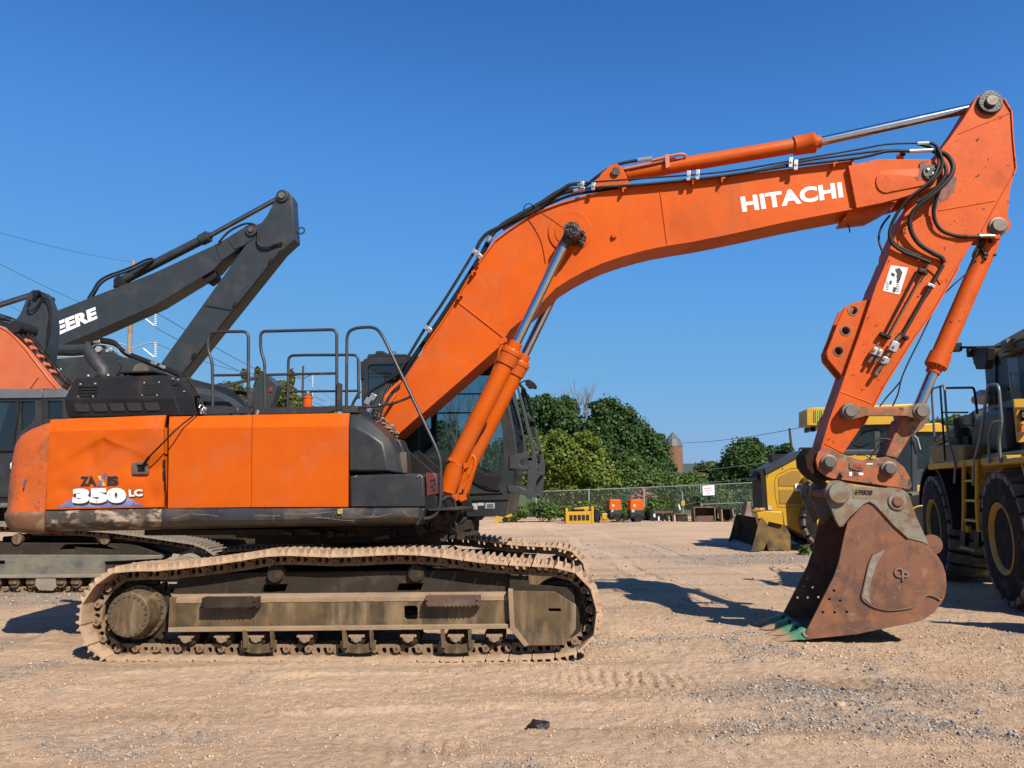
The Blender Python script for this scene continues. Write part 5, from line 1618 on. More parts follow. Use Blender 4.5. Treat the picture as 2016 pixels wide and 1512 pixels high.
# lower near wall: tinted recess and stickers
b = MB(F); b.pp([(836, 898), (925, 918), (960, 935), (990, 938), (975, 965), (930, 950), (872, 925), (842, 940)], VC0 - .02, VC0 + .0); b.build('cab_moulding', M['black'], cab, bevel=.006)
b = MB(F); b.tube([H(930, 948, VC0 - .015), H(958, 962, VC0 - .015), H(985, 965, VC0 - .015)], .008, 6, n=3); b.tube([H(925, 972, VC0 - .015), H(990, 970, VC0 - .015)], .008, 6); b.tube([H(895, 986, VC0 - .01), H(1000, 984, VC0 - .01)], .008, 6); b.build('panel_seam', M['black'], cab, smooth=60)
for q, mt in (([(916, 1003), (940, 1003), (940, 991), (916, 991)], 'paper'), ([(941, 996), (953, 995), (953, 990), (941, 990)], 'paper'), ([(955, 1001), (974, 1001), (974, 990), (956, 990)], 'galv')):
    b = MB(F); b.pp(q, VC0 - .004, VC0 + .002); b.build('sticker', M[mt], cab, smooth=0)
b = MB(F)
for k in range(4): b.pp([(959, 992.5 + k * 2), (971, 992.3 + k * 2), (971, 993.2 + k * 2), (959, 993.4 + k * 2)], VC0 - .007, VC0 - .003)
for k in range(3): b.pp([(918, 993.5 + k * 3), (930 + k * 3, 993.4 + k * 3), (930 + k * 3, 994.4 + k * 3), (918, 994.6 + k * 3)], VC0 - .007, VC0 - .003)
b.build('sticker_print', M['decal_black'], cab, smooth=0)
# front guard frame
gd = surf('scuffed_guard', (.055, .06, .065), (.04, .042, .045), .5, layers=(((.35, .34, .33), 7, .62, .68, .6, .6), ((.30, .16, .06), 6, .64, .7, .5, .8)))
for v in (VC0 - .02, VC1 - .04):
    b = MB(F)
    b.pp([(1007, 738), (1016, 745), (1032, 800), (1056, 900), (1058, 912), (1053, 972), (1044, 984), (1036, 980), (1040, 910), (1022, 830), (1006, 775)], v, v + .06, vref=VC0, holes=[[(1013, 765), (1018, 765), (1030, 815), (1046, 890), (1047, 900), (1040, 902), (1028, 840)]])
    b.pp([(1003, 897), (1020, 893), (1042, 889), (1042, 902), (1024, 906), (1024, 916), (1046, 918), (1046, 925), (1003, 923)], v, v + .06, vref=VC0)
    b.pp([(1000, 954), (1020, 957), (1040, 965), (1038, 977), (1018, 970), (1000, 968)], v, v + .06, vref=VC0)
    b.build('cab_guard', gd, cab, bevel=.006)
b = MB(F)
for (x, y) in ((1012, 745), (1034, 815), (1050, 880), (1054, 930), (1048, 975)):
    a = F.hit(x, y, VC0); b.tube([(a.x, VC0, a.z), (a.x, VC1, a.z)], .02, 8)
b.build('guard_cross_bar', gd, cab, smooth=60)
b = MB(F); b.tube([H(1020, 757, VC0 + .1), H(1028, 752, VC0 + .05), H(1036, 749, VC0)], .009, 6, n=3); b.pp([(1034, 748), (1042, 747), (1052, 753), (1056, 759), (1054, 765), (1048, 763), (1040, 764), (1034, 757)], VC0 - .05, VC0 + .06); b.build('cab_mirror', M['black'], cab, bevel=.015, seg=3)
b = MB(F); b.pp([(709, 712), (714, 711), (714, 745), (710, 748)], VC0 - .05, VC0 + .02); b.tube([H(709, 770, VC0 - .03), H(697, 790, VC0 - .03), H(690, 806, VC0 - .03)], .02, 6); b.build('rear_bracket', M['grey'], cab, bevel=.004)
b = MB(F); b.pp([(872, 1018), (940, 1016), (930, 1028), (872, 1030)], .5, 1.2); b.pp([(898, 1020), (931, 1020), (932, 1048), (897, 1048)], .5, .9); b.pp([(878, 1032), (896, 1031), (896, 1048), (878, 1048)], .3, .6); b.build('cab_underside', M['frame_shaded'], EX, bevel=.01)
b = MB(F); b.cylv(887, 1040, 4, .28, .30, 16); b.build('amber_marker', M['amber'], EX, smooth=40)
# ---------------------------------------------------------------- boom
BV = -.21
boomP = [(752, 823), (770, 787), (797, 742), (833, 689), (869, 638), (900, 591), (926, 545), (952, 507), (977, 474), (1003, 454), (1029, 437), (1048, 425), (1068, 415), (1106, 401), (1158, 386), (1210, 377), (1287, 367), (1420, 352), (1560, 335), (1676, 320), (1689, 409), (1553, 435),
         (1420, 464), (1364, 475), (1320, 482), (1287, 488), (1254, 496), (1222, 505), (1187, 517), (1153, 532), (1121, 549), (1093, 567), (1068, 593), (1003, 649), (981, 683), (832, 813), (778, 861)]
b = MB(F); b.pp(boomP, BV, -BV)
boom = b.build('boom', M['orange_boom'], EX, bevel=.006, smooth=40)
# top and bottom flanges stand a little proud of the side plates
def edge_strip(pts, v0, v1, th, mat, name, parent, off=0.0):
    P = [Vector(F.hit(x, y, BV)) for x, y in pts]
    P = [Vector((p.x, p.z)) for p in P]
    rings = []
    for i, p in enumerate(P):
        t = (P[min(i + 1, len(P) - 1)] - P[max(i - 1, 0)]).normalized(); n_ = Vector((-t.y, t.x))
        a = p + n_ * off; c = p + n_ * (off + th)
        rings.append([(a.x, v0, a.y), (c.x, v0, c.y), (c.x, v1, c.y), (a.x, v1, a.y)])
    b = MB(F); b.loft(rings); return b.build(name, mat, parent, smooth=40)
edge_strip(boomP[3:20], -.235, .235, .016, M['orange_boom'], 'top_flange', boom, -.004)
edge_strip(list(reversed(boomP[20:36])), -.228, .228, -.014, M['orange_boom'], 'bottom_flange', boom, .004)
weld = M['orange_boom']
for (a, c) in (((1299, 372), (1314, 486)), ((903, 596), (990, 664)), ((750, 826), (776, 858))):
    b = MB(F); b.tube([H(*a, BV), H(*c, BV)], .010, 6); b.build('weld_seam', weld, boom, smooth=60)
b = MB(F); b.cylv(1122, 455, 43, BV - .016, BV + .01, 56); b.build('pin_boss_plate', weld, boom, bevel=.005)
b = MB(F); b.cylv(1122, 455, 30, BV - .024, BV, 48); b.build('pin_boss_plate', weld, boom, bevel=.004)
b = MB(F); b.pp([(1204, 461), (1213, 459), (1214, 466), (1206, 469)], BV - .035, BV); b.build('bracket', weld, boom, bevel=.003)
b = MB(F); b.pp([(1676, 312), (1681, 311), (1691, 405), (1686, 407)], BV - .05, BV + .02); b.build('rib', weld, boom, bevel=.003)
b = MB(F); b.pp([(1690, 331), (1700, 325), (1706, 330), (1708, 400), (1694, 403)], BV - .03, BV); b.build('reinforcement', weld, boom, bevel=.008)
lettering(F, BV, 'HITACHI', [(1462, 418), (1660.5, 388.5), (1656.5, 358), (1457, 387.5)], M['white'], boom, 'brand_lettering', .042, 0, 1.04)
# forked boom tip round the arm pivot
tipP = [(1670, 326), (1693, 321), (1730, 313), (1800, 313), (1830, 314), (1846, 320), (1856, 333), (1857, 348), (1849, 362), (1836, 370), (1806, 380), (1770, 391), (1736, 400), (1686, 410)]
for v0, v1 in ((-.27, -.205), (.205, .27)):
    b = MB(F); b.pp(tipP, v0, v1, vref=-.27); b.build('boom_tip', M['orange_worn'], boom, bevel=.006)
b = MB(F); lp = []
for k in range(9):
    a = math.pi * (.5 + k / 8); lp.append((1745 + 20 * math.cos(a), 357 - 22 * math.sin(a)))
lp += [(1745, 379), (1830, 362), (1840, 352), (1840, 330), (1745, 335)]
b.pp(lp, -.285, -.265); b.build('tip_plate', M['orange_worn'], boom, bevel=.004)
b = MB(F); b.pp([(1676, 405), (1720, 396), (1767, 398), (1745, 412), (1718, 426), (1660, 433)], -.16, .16); b.build('tip_gusset', M['orange_worn'], boom, bevel=.006)
b = MB(F); c = H(1831, 341, -.27); b.cyl((c[0], -.31, c[2]), (c[0], .31, c[2]), .085, .085, 28); b.build('pivot_pin', M['grease'], boom, smooth=40)
b = MB(F)
for k in range(3): a = 2.1 * k + .4; b.hexbolt((c[0] + .045 * math.cos(a), -.31, c[2] + .045 * math.sin(a)), .016, .018)
b.hexbolt((c[0] + .01, -.31, c[2] - .03), .02, .03); b.build('bolt', M['zinc'], boom)
b = MB(F); c0 = H(1127, 455, -.5)
b.turned((c0[0], -.52, c0[2]), (c0[0], 1, c0[2]), [(0, .05), (.004, .078), (.03, .084), (.10, .084), (.30, .084), (.34, .10)], 28)
pb = b.build('cylinder_pin', M['grease'], boom, smooth=50)
b = MB(F)
rn = random.Random(6)
for k in range(26):
    a = rn.uniform(0, 6.28); r = rn.uniform(0, .075); b.blob((c0[0] + r * math.cos(a), -.525, c0[2] + r * math.sin(a)), (.016, .010, .012), .4, k)
b.build('grease_clump', M['grease'], boom, smooth=0); b = MB(F)
for k in range(16):
    a = rn.uniform(-1.2, 1.2); b.blob((c0[0] + .10 * math.cos(a) + .02, BV - .035 - rn.random() * .05, c0[2] + .10 * math.sin(a)), (.03, .02, .03), .4, k)
b.build('grease_clump', M['grease'], boom, smooth=0)
b = MB(F); b.tube([H(1108, 449, -.50), H(1088, 434, -.40), H(1068, 421, -.34), H(1052, 406, -.32), H(1042, 401, -.30), H(1034, 404, -.26), H(1031, 414, -.22)], .0055, 6, n=5); b.build('grease_hose', M['rubber'], boom, smooth=60)

# boom cylinders, one each side
for v, nm in ((-.40, 'near'), (.40, 'far')):
    def P(x, y): 
        h = F.hit(x, y, -.40); return (h.x, v, h.z)
    pT, pG, pGb, pB1, pB2 = P(1121, 468), P(1023, 660), P(999, 712), P(899, 909), P(881, 966)
    b = MB(F)
    top, bot = Vector(P(997, 714)), Vector(P(896, 914))
    b.cyl(top, bot, .098, .098, 32); b.cyl(bot, Vector(P(880, 968)), .102, .098, 28)
    cyl = b.build('boom_cylinder', M['orange'], EX, smooth=50)
    b = MB(F); d = (top - bot).normalized()
    b.turned(bot - d * .02, top, [(0, .098), (.005, .104), (.04, .104), (.045, .098)], 32)
    b.build('barrel_band', M['orange'], cyl, smooth=40); b = MB(F)
    b.turned(top - d * .03, top + d, [(0, .100), (.005, .112), (.13, .115), (.135, .122), (.175, .122), (.18, .112), (.20, .105), (.205, .080), (.285, .078), (.29, .06)], 32)
    g = b.build('gland', M['orange'], cyl, smooth=40)
    b = MB(F)
    for k in range(12):
        a = 2 * math.pi * k / 12; n1 = d.cross(Vector((0, 1, 0))).normalized(); n2 = Vector((0, 1, 0)) - d * d.y; n2.normalize()
        c = top + d * .165 + n1 * math.cos(a) * .100 + n2 * math.sin(a) * .100; b.hexbolt(c, .011, .018, axis=d)
    b.build('gland_bolt', M['orange'], cyl)
    b = MB(F); b.cyl(top + d * .25, Vector(P(1108, 487)), .055, .055, 28); b.build('piston_rod', M['chrome'], cyl, smooth=60)
    b = MB(F); e = Vector(P(1126, 456)); b.turned((e.x, v - .065, e.z), (e.x, v + 1, e.z), [(0, .04), (0, .095), (.13, .095), (.13, .04)], 28); b.cyl(Vector(P(1108, 487)) - d * .0, e, .060, .075, 20); b.build('rod_eye', M['grease'], cyl, smooth=40)
    b = MB(F); e = Vector(P(872, 984)); b.turned((e.x, v - .07, e.z), (e.x, v + 1, e.z), [(0, .03), (0, .11), (.14, .11), (.14, .03)], 24); b.build('barrel_eye', M['orange_worn'], cyl, smooth=40)
    if v < 0:
        # steel oil line and its clips
        b = MB(F); b.tube([P(990, 676), P(984, 690), P(977, 717), P(940, 800), P(890, 900), P(868, 955), P(862, 985)], .020, 10, n=3); b.build('oil_line', M['orange'], cyl, smooth=60)
        b = MB(F); b.pp([(980, 668), (996, 664), (998, 672), (984, 680)], v - .03, v + .03); b.pp([(884, 900), (898, 906), (896, 912), (882, 906)], v - .11, v + .02); b.build('line_clip', M['orange'], cyl, bevel=.004)
        b = MB(F)
        b.tube([P(905, 970), P(912, 940), P(923, 910), P(930, 897), P(935, 905), P(934, 920), P(928, 935), P(922, 950), P(912, 980)], .019, 8, n=4)
        b.tube([P(898, 985), P(905, 960), P(912, 946), P(924, 932)], .016, 8, n=3)
        b.pp([(912, 912), (920, 910), (921, 920), (913, 924)], v - .06, v - .02); b.pp([(884, 975), (900, 972), (903, 984), (888, 990)], v - .06, v + .02)
        b.pp([(903, 975), (916, 972), (917, 984), (906, 988)], v - .03, v + .05)
        b.build('port_pipes', M['orange'], cyl, smooth=50)
b = MB(F); e = F.hit(872, 984, -.4); b.cyl((e.x, -.55, e.z), (e.x, .55, e.z), .06); b.build('foot_pin', M['pin'], EX, smooth=40)
b = MB(F); b.pp([(850, 1005), (856, 970), (872, 962), (890, 968), (900, 1005)], -.30, -.26); b.pp([(850, 1005), (856, 970), (872, 962), (890, 968), (900, 1005)], .26, .30); b.build('foot_lug', M['frame_shaded'], EX, bevel=.006)

# arm cylinder on top of the boom
e0, e1 = Vector(H(1212, 350, 0)), Vector(H(1945, 204, 0))
def A(x, y): return Vector(H(x, y, 0))
b = MB(F); b.cyl(A(1236, 343), A(1566, 287), .086, .086, 32); ac = b.build('arm_cylinder', M['orange'], EX, smooth=50)
d = (A(1566, 287) - A(1236, 343)).normalized()
b = MB(F); b.turned(A(1562, 288), A(1562, 288) + d, [(0, .088), (.004, .110), (.19, .114), (.195, .118), (.235, .118), (.24, .105), (.25, .075), (.305, .075), (.31, .06)], 36)
b.build('gland', M['orange'], ac, smooth=40); b = MB(F); b.turned(A(1236, 343) - d * .03, A(1236, 343) + d, [(0, .06), (.0, .09), (.05, .09), (.055, .085)], 30); b.build('barrel_band', M['orange'], ac, smooth=40)
b = MB(F)
for k in range(14):
    a = 2 * math.pi * k / 14; n1 = Vector((-d.z, 0, d.x)); n2 = Vector((0, 1, 0)); c = A(1562, 288) + d * .232 + n1 * math.cos(a) * .098 + n2 * math.sin(a) * .098; b.hexbolt(c, .010, .016, axis=d)
b.build('gland_bolt', M['orange'], ac)
b = MB(F); b.cyl(A(1562, 288) + d * .29, A(1922, 211), .054, .054, 28); b.build('piston_rod', M['chrome'], ac, smooth=60)
b = MB(F); b.turned((e1.x, -.07, e1.z), (e1.x, 1, e1.z), [(0, .05), (0, .12), (.14, .12), (.14, .05)], 28); b.cyl(A(1918, 212), A(1938, 206), .058, .09, 20); b.build('rod_eye', M['pin'], ac, smooth=40)
b = MB(F); b.turned((e0.x, -.09, e0.z), (e0.x, 1, e0.z), [(0, .05), (0, .105), (.18, .105), (.18, .05)], 28); b.cyl(A(1214, 350), A(1236, 344), .09, .08, 20); b.build('barrel_eye', M['grease'], ac, smooth=40)
b = MB(F); b.cyl((e0.x, -.20, e0.z), (e0.x, .20, e0.z), .05, .05, 20); b.build('cylinder_pin', M['grease'], boom, smooth=40)
for v in (-.17, .13):
    b = MB(F); b.pp([(1165, 380), (1185, 352), (1200, 338), (1214, 333), (1226, 342), (1240, 375)], v, v + .04, vref=0); b.build('cylinder_bracket', M['orange_boom'], boom, bevel=.006)
# hard orange pipes looping on the cylinder
b = MB(F)
b.tube([H(1284, 316, -.12), H(1312, 309, -.12), H(1335, 304, -.12), H(1346, 304, -.11), H(1349, 309, -.09), H(1343, 315, -.07), H(1325, 322, -.06), H(1300, 325, -.06)], .017, 8, n=5)
b.tube([H(1228, 333, -.10), H(1262, 326, -.10), H(1295, 319, -.10), H(1330, 312, -.08)], .018, 8, n=4)
b.pp([(1309, 305), (1317, 303), (1319, 328), (1311, 331)], -.14, -.06); b.build('port_pipes', surf('faded_orange_pipe', (.72, .22, .12), (.65, .2, .1), .5), ac, smooth=50)

# lines along the boom
def hose(name, pts, r, mat, parent, n=5, seg=8):
    b = MB(F); b.tube([H(*p) for p in pts], r, seg, n=n); return b.build(name, M[mat], parent, smooth=60)
LV = -.29
hose('boom_pipe', [(716, 792, -.25), (724, 778, -.25), (734, 768, -.25), (780, 738, LV), (800, 708, LV), (834, 651, LV), (867, 603, LV), (900, 551, LV), (931, 500, LV), (939, 487, LV)], .018, 'rubber', boom, 3)
hose('boom_pipe', [(770, 770, -.16), (788, 742, -.15), (824, 690, -.15), (862, 636, -.15), (900, 578, -.15), (949, 500, -.15), (962, 474, -.15)], .030, 'black', boom, 2, 10)
hose('boom_hose', [(939, 488, LV), (946, 474, LV), (960, 459, LV), (985, 446, LV), (1030, 420, LV), (1075, 394, LV), (1108, 372, LV), (1122, 364, LV), (1142, 361, LV)], .022, 'rubber', boom)
hose('boom_hose', [(962, 474, -.15), (975, 455, -.15), (1000, 440, -.16), (1030, 426, -.17), (1062, 411, -.17), (1095, 386, -.23), (1115, 378, -.25), (1130, 375, -.26)], .026, 'rubber', boom)
hose('boom_hose', [(960, 470, -.05), (985, 444, -.05), (1018, 424, -.05), (1062, 400, -.05), (1105, 374, -.05), (1145, 370, -.08), (1175, 348, -.12), (1205, 328, -.12), (1235, 319, -.12), (1256, 316, -.12)], .020, 'rubber', boom)
hose('boom_hose', [(990, 452, .08), (1030, 428, .08), (1075, 404, .08), (1125, 384, .05), (1180, 375, 0)], .020, 'rubber', boom)
hose('boom_pipe', [(1142, 361, LV), (1160, 359, LV), (1280, 350, LV), (1420, 339, LV), (1562, 316, LV), (1690, 294, LV), (1745, 284, LV), (1806, 282, LV)], .011, 'rubber', boom, 3)
hose('boom_pipe', [(1130, 375, -.26), (1180, 369, -.27), (1280, 362, -.27), (1420, 347, -.27), (1553, 327, -.27), (1690, 311, -.27), (1745, 298, -.27), (1794, 298, -.27)], .018, 'rubber', boom, 3)
hose('boom_pipe', [(1150, 378, .0), (1280, 364, .0), (1420, 350, .0), (1553, 322, .0), (1690, 302, .0), (1745, 296, .0), (1794, 297, .0)], .014, 'rubber', boom, 3)
def clamp(px, py, v, rot, L_=.10, h=.05, mat='zinc'):
    b = MB(F); c = H(px, py, v); b.box((c[0], v - .012, c[2]), (L_, .03, h), rot); b.hexbolt((c[0], v - .027, c[2]), .013, .012); return b.build('pipe_clamp', M[mat], boom, bevel=.004)
for (px, py, r) in ((843, 648, -38), (943, 503, -52), (936, 498, -52)): clamp(px, py, -.30, r, .10, .055)
for (px, py) in ((1146, 362), (1168, 365), (1355, 344), (1373, 342), (1556, 318), (1566, 323)): clamp(px, py + 3, -.295, 84, .12 if px > 1200 else .09, .045)
for (a, c, v, r) in (((1255, 316), (1283, 312), -.12, .026), ((1129, 376), (1152, 371), -.265, .024), ((960, 478), (966, 466), -.15, .034), ((1806, 282), (1830, 281), LV, .014), ((1790, 298), (1836, 296), -.27, .022), ((1137, 363), (1146, 361), LV, .02)):
    b = MB(F); b.tube([H(*a, v), H(*c, v)], r, 8); b.build('hose_fitting', M['zinc'], boom, smooth=30)
for (px, py) in ((905, 583), (932, 536), (1229, 372), (1424, 352), (1645, 322), (1367, 357)):
    b = MB(F); b.pp([(px - 4, py - 3), (px + 4, py - 4), (px + 4, py - 1), (px - 1, py), (px - 1, py + 6), (px - 4, py + 6)], -.29, -.19); b.build('pipe_bracket', M['orange_boom'], boom, bevel=.002)
b = MB(F); b.pp([(1768, 303), (1779, 302), (1780, 316), (1785, 326), (1785, 335), (1770, 334), (1768, 316)], -.22, -.16); b.build('pipe_bracket', M['orange_worn'], boom, bevel=.003)
b = MB(F); b.pp([(1774, 296), (1783, 294), (1783, 305), (1774, 306)], -.24, -.2); b.build('pipe_clamp', M['black'], boom, bevel=.003)
b = MB(F); b.tube([H(1665, 432, 0), H(1668, 440, 0), H(1672, 449, 0), H(1673, 458, 0)], .008, 6, n=3); b.blob(H(1664, 433, 0), (.04, .03, .02), .3, 2); b.build('light_cable', M['rubber'], boom, smooth=60)

M['smear'] = surf('grease_smear', (.05, .022, .012), (.30, .07, .02), .6, var=16)
# ---------------------------------------------------------------- arm
AV = -.185
armP = [(1919, 196), (1924, 189), (1934, 184), (1950, 182), (1962, 184), (1975, 193), (1988, 214), (1991, 232), (1994, 282), (1999, 329), (1997, 345), (1990, 368), (1985, 414), (1985, 444), (1980, 458), (1966, 465), (1926, 461),
        (1913, 480), (1886, 528), (1867, 561), (1834, 617), (1798, 667), (1742, 757), (1719, 799), (1695, 842), (1662, 890), (1650, 905), (1612, 897), (1624, 858), (1634, 828), (1655, 769), (1676, 708), (1698, 647), (1727, 560), (1739, 534),
        (1750, 514), (1752, 488), (1768, 452), (1782, 420), (1800, 395), (1815, 360), (1830, 335), (1855, 291), (1867, 276), (1895, 236), (1910, 212)]
b = MB(F); b.pp(armP, AV, -AV); arm = b.build('arm', M['orange_worn'], EX, bevel=.006, smooth=40)
def astrip(pts, v0, v1, th, off, mat='orange_worn', name='arm_flange'):
    P = [F.hit(x, y, AV) for x, y in pts]; P = [Vector((p.x, p.z)) for p in P]
    rings = []
    for i, p in enumerate(P):
        t = (P[min(i + 1, len(P) - 1)] - P[max(i - 1, 0)]).normalized(); n_ = Vector((-t.y, t.x)); a = p + n_ * off; c = p + n_ * (off + th)
        rings.append([(a.x, v0, a.y), (c.x, v0, c.y), (c.x, v1, c.y), (a.x, v1, a.y)])
    b = MB(F); b.loft(rings); return b.build(name, M[mat], arm, smooth=40)
astrip([(1751, 505), (1739, 534), (1727, 560), (1698, 647), (1676, 708), (1655, 769), (1634, 828), (1614, 893)], -.205, .205, -.016, .004)
astrip([(1886, 528), (1867, 561), (1834, 617), (1798, 667), (1742, 757), (1719, 799), (1698, 838)], -.205, .205, .014, -.004)
astrip([(1975, 195), (1990, 220), (1994, 282), (1999, 331), (1994, 345)], -.20, .20, .012, -.002)
for (a, c) in (((1887, 264), (1988, 222)), ((1847, 415), (1960, 395)), ((1932, 455), (1993, 346)), ((1655, 771), (1716, 794)), ((1623, 873), (1660, 892))):
    b = MB(F); b.tube([H(*a, AV), H(*c, AV)], .007, 6); b.build('weld_seam', M['orange_worn'], arm, smooth=60)
# raised pads
lp = [(1768, 470), (1775, 452), (1792, 440), (1812, 432), (1822, 420), (1836, 418), (1836, 452), (1850, 470), (1880, 480), (1905, 481), (1880, 525), (1846, 500), (1800, 500), (1775, 490)]
b = MB(F); b.pp([(1767, 478), (1777, 450), (1800, 430), (1833, 424), (1838, 452), (1856, 470), (1884, 478), (1909, 478), (1884, 522), (1852, 560), (1838, 540), (1808, 515), (1778, 497)], AV - .014, AV); b.build('reinforcing_plate', M['orange_worn'], arm, bevel=.004)
# top eye with its greasy washer and pin
b = MB(F); c = H(1947, 204, AV)
b.turned((c[0], AV - .05, c[2]), (c[0], 1, c[2]), [(0, .05), (0, .122), (.008, .126), (.045, .126), (.05, .14)], 40); b.build('pin_washer', M['grease'], arm, smooth=35)
b = MB(F); b.turned((c[0], AV - .085, c[2]), (c[0], 1, c[2]), [(0, .02), (0, .056), (.006, .06), (.06, .06)], 28); b.build('arm_top_pin', M['pin'], arm, smooth=35)
b = MB(F); c = H(1964, 446, AV); b.turned((c[0], AV - .06, c[2]), (c[0], 1, c[2]), [(0, .03), (0, .068), (.008, .075), (.03, .075), (.035, .095), (.06, .10)], 32); b.build('bucket_cylinder_pin', M['pin'], arm, smooth=35)
# lifting bracket with three holes
for v in (-.13, .09):
    b = MB(F)
    def circ(x, y, r): return [(x + r * math.cos(k * math.pi / 8), y + r * math.sin(k * math.pi / 8)) for k in range(16)]
    b.pp([(1712, 590), (1700, 592), (1676, 597), (1663, 605), (1652, 630), (1639, 665), (1628, 692), (1630, 706), (1650, 730), (1660, 742)], v, v + .045, [circ(1680, 611, 8), circ(1665, 651, 8), circ(1651, 691, 8)], vref=-.13)
    b.build('lifting_bracket', M['orange_worn'], arm, bevel=.006)
    b = MB(F)
    for (x, y) in ((1680, 611), (1665, 651), (1651, 691)):
        c = H(x, y, -.13)
        R0, R1 = .046, .060
        ins = [[(c[0] + r * math.cos(k * math.pi / 10), q, c[2] + r * math.sin(k * math.pi / 10)) for k in range(20)] for r, q in ((R0, v + .05), (R0, v - .006), (R1, v - .006), (R1, v + .05))]
        b.loft(ins + [ins[0]], caps=False)
    b.build('bushing', M['pin'], arm, smooth=30)
# instruction placard
o = flat_decal('placard', [(1738, 572), (1771, 580), (1788, 527), (1754, 522)], AV - .004, M['decal_white'], arm)
b = MB(F)
def blk(loop):
    hs = [F.hit(x, y, AV - .007) for x, y in loop]; b.face([b.vert(h) for h in hs])
for lp in ([(1762, 530), (1771, 527), (1777, 536), (1772, 552), (1765, 546), (1766, 538)], [(1755, 536), (1763, 540), (1760, 545), (1754, 541)], [(1766, 548), (1773, 549), (1769, 558), (1765, 556)], [(1752, 552), (1757, 553), (1754, 561), (1751, 559)], [(1759, 565), (1766, 566), (1762, 576), (1757, 574)]): blk(lp)
for k in range(5):
    blk([(1744, 555 + k * 3.4), (1750, 556.5 + k * 3.4), (1750, 557.3 + k * 3.4), (1744, 555.9 + k * 3.4)]); blk([(1764, 559 + k * 3.4), (1771, 560.5 + k * 3.4), (1771, 561.3 + k * 3.4), (1764, 559.9 + k * 3.4)])
b.build('placard_print', M['decal_black'], o, smooth=0, fix=False)
for lp in ([(1845, 352), (1862, 340), (1884, 350), (1880, 372), (1866, 392), (1850, 398), (1842, 375)], [(1833, 398), (1850, 392), (1846, 412), (1836, 424)], [(1812, 318), (1828, 316), (1822, 330), (1818, 352), (1806, 356), (1810, 336)]):
    flat_decal('grease_smear', lp, (AV - .003) if lp[0][0] > 1830 else -.288, M['smear'], arm)
# hoses from boom to arm
O1 = -.33
hose('arm_hose', [(1828, 281, LV), (1840, 285, -.26), (1850, 300, O1), (1855, 322, O1), (1848, 343, O1), (1825, 365, O1), (1800, 385, -.31), (1775, 408, -.29), (1757, 438, -.27), (1751, 462, -.26), (1757, 480, -.24), (1779, 496, -.23), (1809, 508, -.23), (1831, 517, -.22)], .018, 'rubber', arm)
hose('arm_hose', [(1836, 296, -.27), (1845, 304, -.30), (1848, 322, O1), (1840, 345, -.36), (1818, 368, -.36), (1790, 390, -.34), (1772, 412, -.31), (1758, 436, -.28), (1753, 458, -.25), (1760, 478, -.24), (1783, 493, -.23), (1812, 505, -.22)], .016, 'rubber', arm)
hose('arm_hose', [(1836, 297, -.27), (1858, 302, -.28), (1872, 316, -.34), (1876, 334, -.37), (1866, 354, -.38), (1840, 380, -.37), (1812, 402, -.34), (1796, 420, -.31), (1791, 440, -.29), (1797, 462, -.27), (1812, 482, -.26), (1838, 499, -.25), (1853, 507, -.24), (1859, 518, -.23)], .026, 'rubber', arm, 6, 10)
hose('arm_hose', [(1806, 282, 0), (1830, 290, 0), (1846, 305, -.24), (1862, 330, -.33), (1858, 352, -.34), (1835, 378, -.33), (1805, 398, -.31)], .020, 'rubber', arm)
hose('arm_hose', [(1864, 345, -.30), (1850, 372, -.29), (1841, 398, -.27), (1838, 420, -.25), (1843, 440, -.24), (1856, 455, -.23), (1880, 464, -.22), (1905, 466, -.21), (1930, 466, -.20)], .017, 'rubber', arm)
hose('arm_hose', [(1752, 424, -.02), (1738, 442, -.02), (1731, 460, -.02), (1731, 478, -.04), (1738, 497, -.1)], .012, 'rubber', arm)
b = MB(F)
pth = catmull([H(1864, 345, -.30), H(1850, 372, -.29), H(1841, 398, -.27), H(1838, 420, -.25), H(1843, 440, -.24), H(1856, 455, -.23), H(1880, 464, -.22), H(1905, 466, -.21)], 14)
for i in range(0, len(pth) - 1, 2):
    d_ = (pth[i + 1] - pth[i]).normalized() * .005; b.cyl(pth[i] - d_, pth[i] + d_, .0215, .0215, 10)
b.build('spiral_guard', M['rubber'], arm, smooth=40)
b = MB(F); b.tube([H(1928, 465, -.20), H(1945, 464, -.20), H(1958, 465, -.20)], .018, 8); b.build('hose_fitting', M['zinc'], arm, smooth=30)
b = MB(F); b.box(H(1961, 467, -.18), (.06, .07, .06), 0); b.build('port_block', M['orange_worn'], arm, bevel=.005)
# pipes and valves on the arm
for (a, c, r, m_) in (((1812, 524), (1737, 668), .011, 'black'), ((1828, 521), (1749, 664), .010, 'scrap'), ((1857, 522), (1775, 663), .019, 'rubber')):
    b = MB(F); b.tube([H(*a, AV - .05), H(*c, AV - .05)], r, 8); b.build('arm_pipe', M[m_], arm, smooth=60)
b = MB(F)
for (x, y, w_, h_, rot) in ((1721, 692, .055, .085, -28), (1731, 696, .05, .08, -28), (1759, 683, .085, .115, -28), (1741, 711, .075, .085, -28)):
    b.box(H(x, y, AV - .07), (w_, .07, h_), rot)
b.build('shutoff_valve', M['zinc'], arm, bevel=.006)
b = MB(F)
for (a, c, r) in (((1718, 702), (1710, 714), .018), ((1728, 704), (1722, 716), .018), ((1737, 718), (1723, 737), .020), ((1752, 694), (1745, 704), .016), ((1726, 682), (1730, 674), .013), ((1763, 672), (1772, 662), .022)):
    b.tube([H(*a, AV - .07), H(*c, AV - .07)], r, 8)
b.build('valve_fitting', M['pin'], arm, smooth=30)
b = MB(F)
for (x, y) in ((1721, 690), (1731, 694), (1759, 683), (1740, 708), (1745, 716)): c = H(x, y, AV - .107); b.hexbolt(c, .014, .014)
b.hexbolt(H(1723, 737, AV - .05), .022, .05); b.build('valve_bolt', M['pin'], arm)
